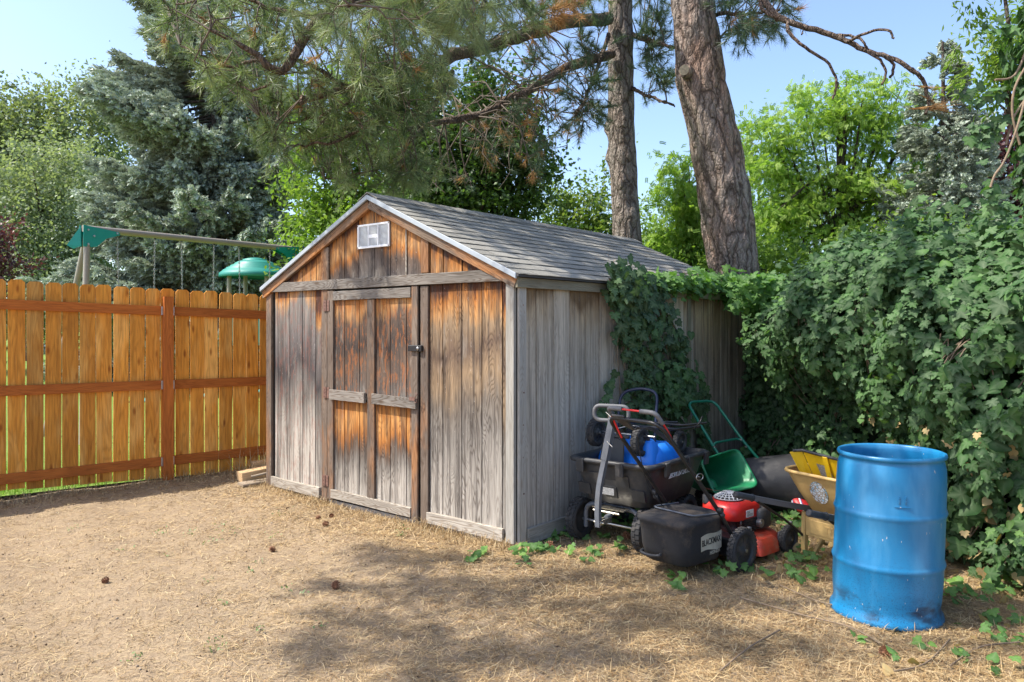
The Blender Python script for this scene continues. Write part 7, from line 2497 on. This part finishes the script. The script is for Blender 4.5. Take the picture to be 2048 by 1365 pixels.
    x = g.uniform(1.6, 3.4, n); y = np.interp(x, [1.6, 3.4], [6.0, 4.6]) + g.normal(size=n) * .5
    y = np.where(g.random(n) < .25, g.uniform(2.4, 5.5, n), y)
    P = np.stack([x, y, ground_z(x, y) + .015], -1)
    nz = unit(g.normal(size=(n, 3)) * .4 + np.array([0, 0, 1.0]))
    V, Fc = rep(HV, HVF, P, frames(unit(g.normal(size=(n, 3))), nz), g.uniform(.025, .06, n))
    o = np_mesh('fallen_leaves', V, Fc, L_DRYLEAF, None, 'stuff', {'u': np.tile(HVU, n), 'r': np.repeat(g.random(n), len(HV))})
    meta(o, 'dry tan leaves fallen at the foot of the ivy hedge', 'leaves')
    # brown needles drifted on the roof by the hedge
    n = 2600
    c = np.array([.0, 3.55, 0])
    lx = -np.abs(g.normal(0, .16, n)) + .03; ly = 3.6 + g.normal(0, .28, n)
    sprinkle = g.random(n) < .12
    lx = np.where(sprinkle, -g.uniform(.1, 1.5, n), lx); ly = np.where(sprinkle, g.uniform(1.2, 4.2, n), ly)
    hz = ZE + (-lx) * SL + .02 + np.where(sprinkle, .0, g.random(n) * .05)
    Pl = np.stack([lx, ly, hz], -1)
    Ms = np.array(shed.matrix_basis)
    Pw = Pl @ Ms[:3, :3].T + Ms[:3, 3]
    a = g.uniform(0, 6.28, n)
    dr = unit(np.stack([np.cos(a), np.sin(a), g.normal(0, .25, n)], -1))
    sd_ = np.cross(dr, np.array([0, 0, 1.0])) * .0022
    V = np.stack([Pw - sd_, Pw + sd_, Pw + dr * .11], 1).reshape(-1, 3)
    o = np_mesh('fallen_needles', V, np.arange(3 * n).reshape(-1, 3), L_DEAD, None, 'stuff', {'r': np.repeat(g.random(n), 3)})
    meta(o, 'brown pine needles drifted on the rear corner of the roof', 'pine needles')
    # needles and clippings on the mower bag
build_ground_cover()

def build_cones():
    spots = [(210, 1167, .030, 'small pine cone alone on the bare soil at the lower left'), (672, 1174, .038, 'open brown pine cone at the edge of the tree shadow'), (652, 1054, .034, 'pine cone on straw beneath the left end of the door, nearest the door'),
             (636, 1040, .03, 'pine cone on straw left of its neighbour near the door'), (663, 1035, .03, 'dark pine cone closest to the shed sill'), (545, 1104, .032, 'pine cone on bare straw below the left shed corner'),
             (1772, 1307, .042, 'dark pine cone on the straw in front of the blue drum'), (1098, 1098, .045, 'reddish pine cone among ivy leaves by the shed corner'), (1254, 1084, .045, 'red brown pine cone left of the black grass bag')]
    me = None
    for (px, py, r, lab) in spots:
        r *= .74
        Zg = 1.65 * F_PX / (py - 651)
        x, y = (px - 1024) / F_PX * Zg, Zg
        if me is None:
            mb = MB()
            mb.lathe([(0, -1), (.3, -.9), (.45, -.3), (.4, .4), (.15, 1.0), (0, 1.05)], 10)
            for i in range(46):
                t = i / 46
                z = -.9 + 1.85 * t
                R0 = .35 + .15 * math.sin(t * 3.0)
                L = .62 * math.sin(.5 + t * 2.3)
                a = i * 2.4
                ca, sa = math.cos(a), math.sin(a)
                up = .15 + .5 * t
                p0 = (R0 * ca * .6, R0 * sa * .6, z)
                tip = ((R0 + L) * ca, (R0 + L) * sa, z + up * L)
                w_ = .2
                s = (-sa * w_, ca * w_, 0)
                mdl = ((R0 + L * .6) * ca, (R0 + L * .6) * sa, z + up * L * .4)
                mb.add([p0, (mdl[0] + s[0], mdl[1] + s[1], mdl[2]), tip, (mdl[0] - s[0], mdl[1] - s[1], mdl[2]), (mdl[0], mdl[1], mdl[2] - .12)], [(0, 1, 2, 3), (0, 4, 1), (1, 4, 2), (2, 4, 3), (3, 4, 0)])
            o = mb.build('pine_cone', P_CONE)
            me = o.data
        else:
            o = link('pine_cone', me)
        o.location = (x, y, float(ground_z(x, y)) + r * .75)
        o.scale = (r, r, r)
        o.rotation_euler = (random.uniform(.6, 1.6), random.uniform(0, 1), random.uniform(0, 6))
        meta(o, lab, 'pine cone', 'pine cones lying in the yard')
build_cones()
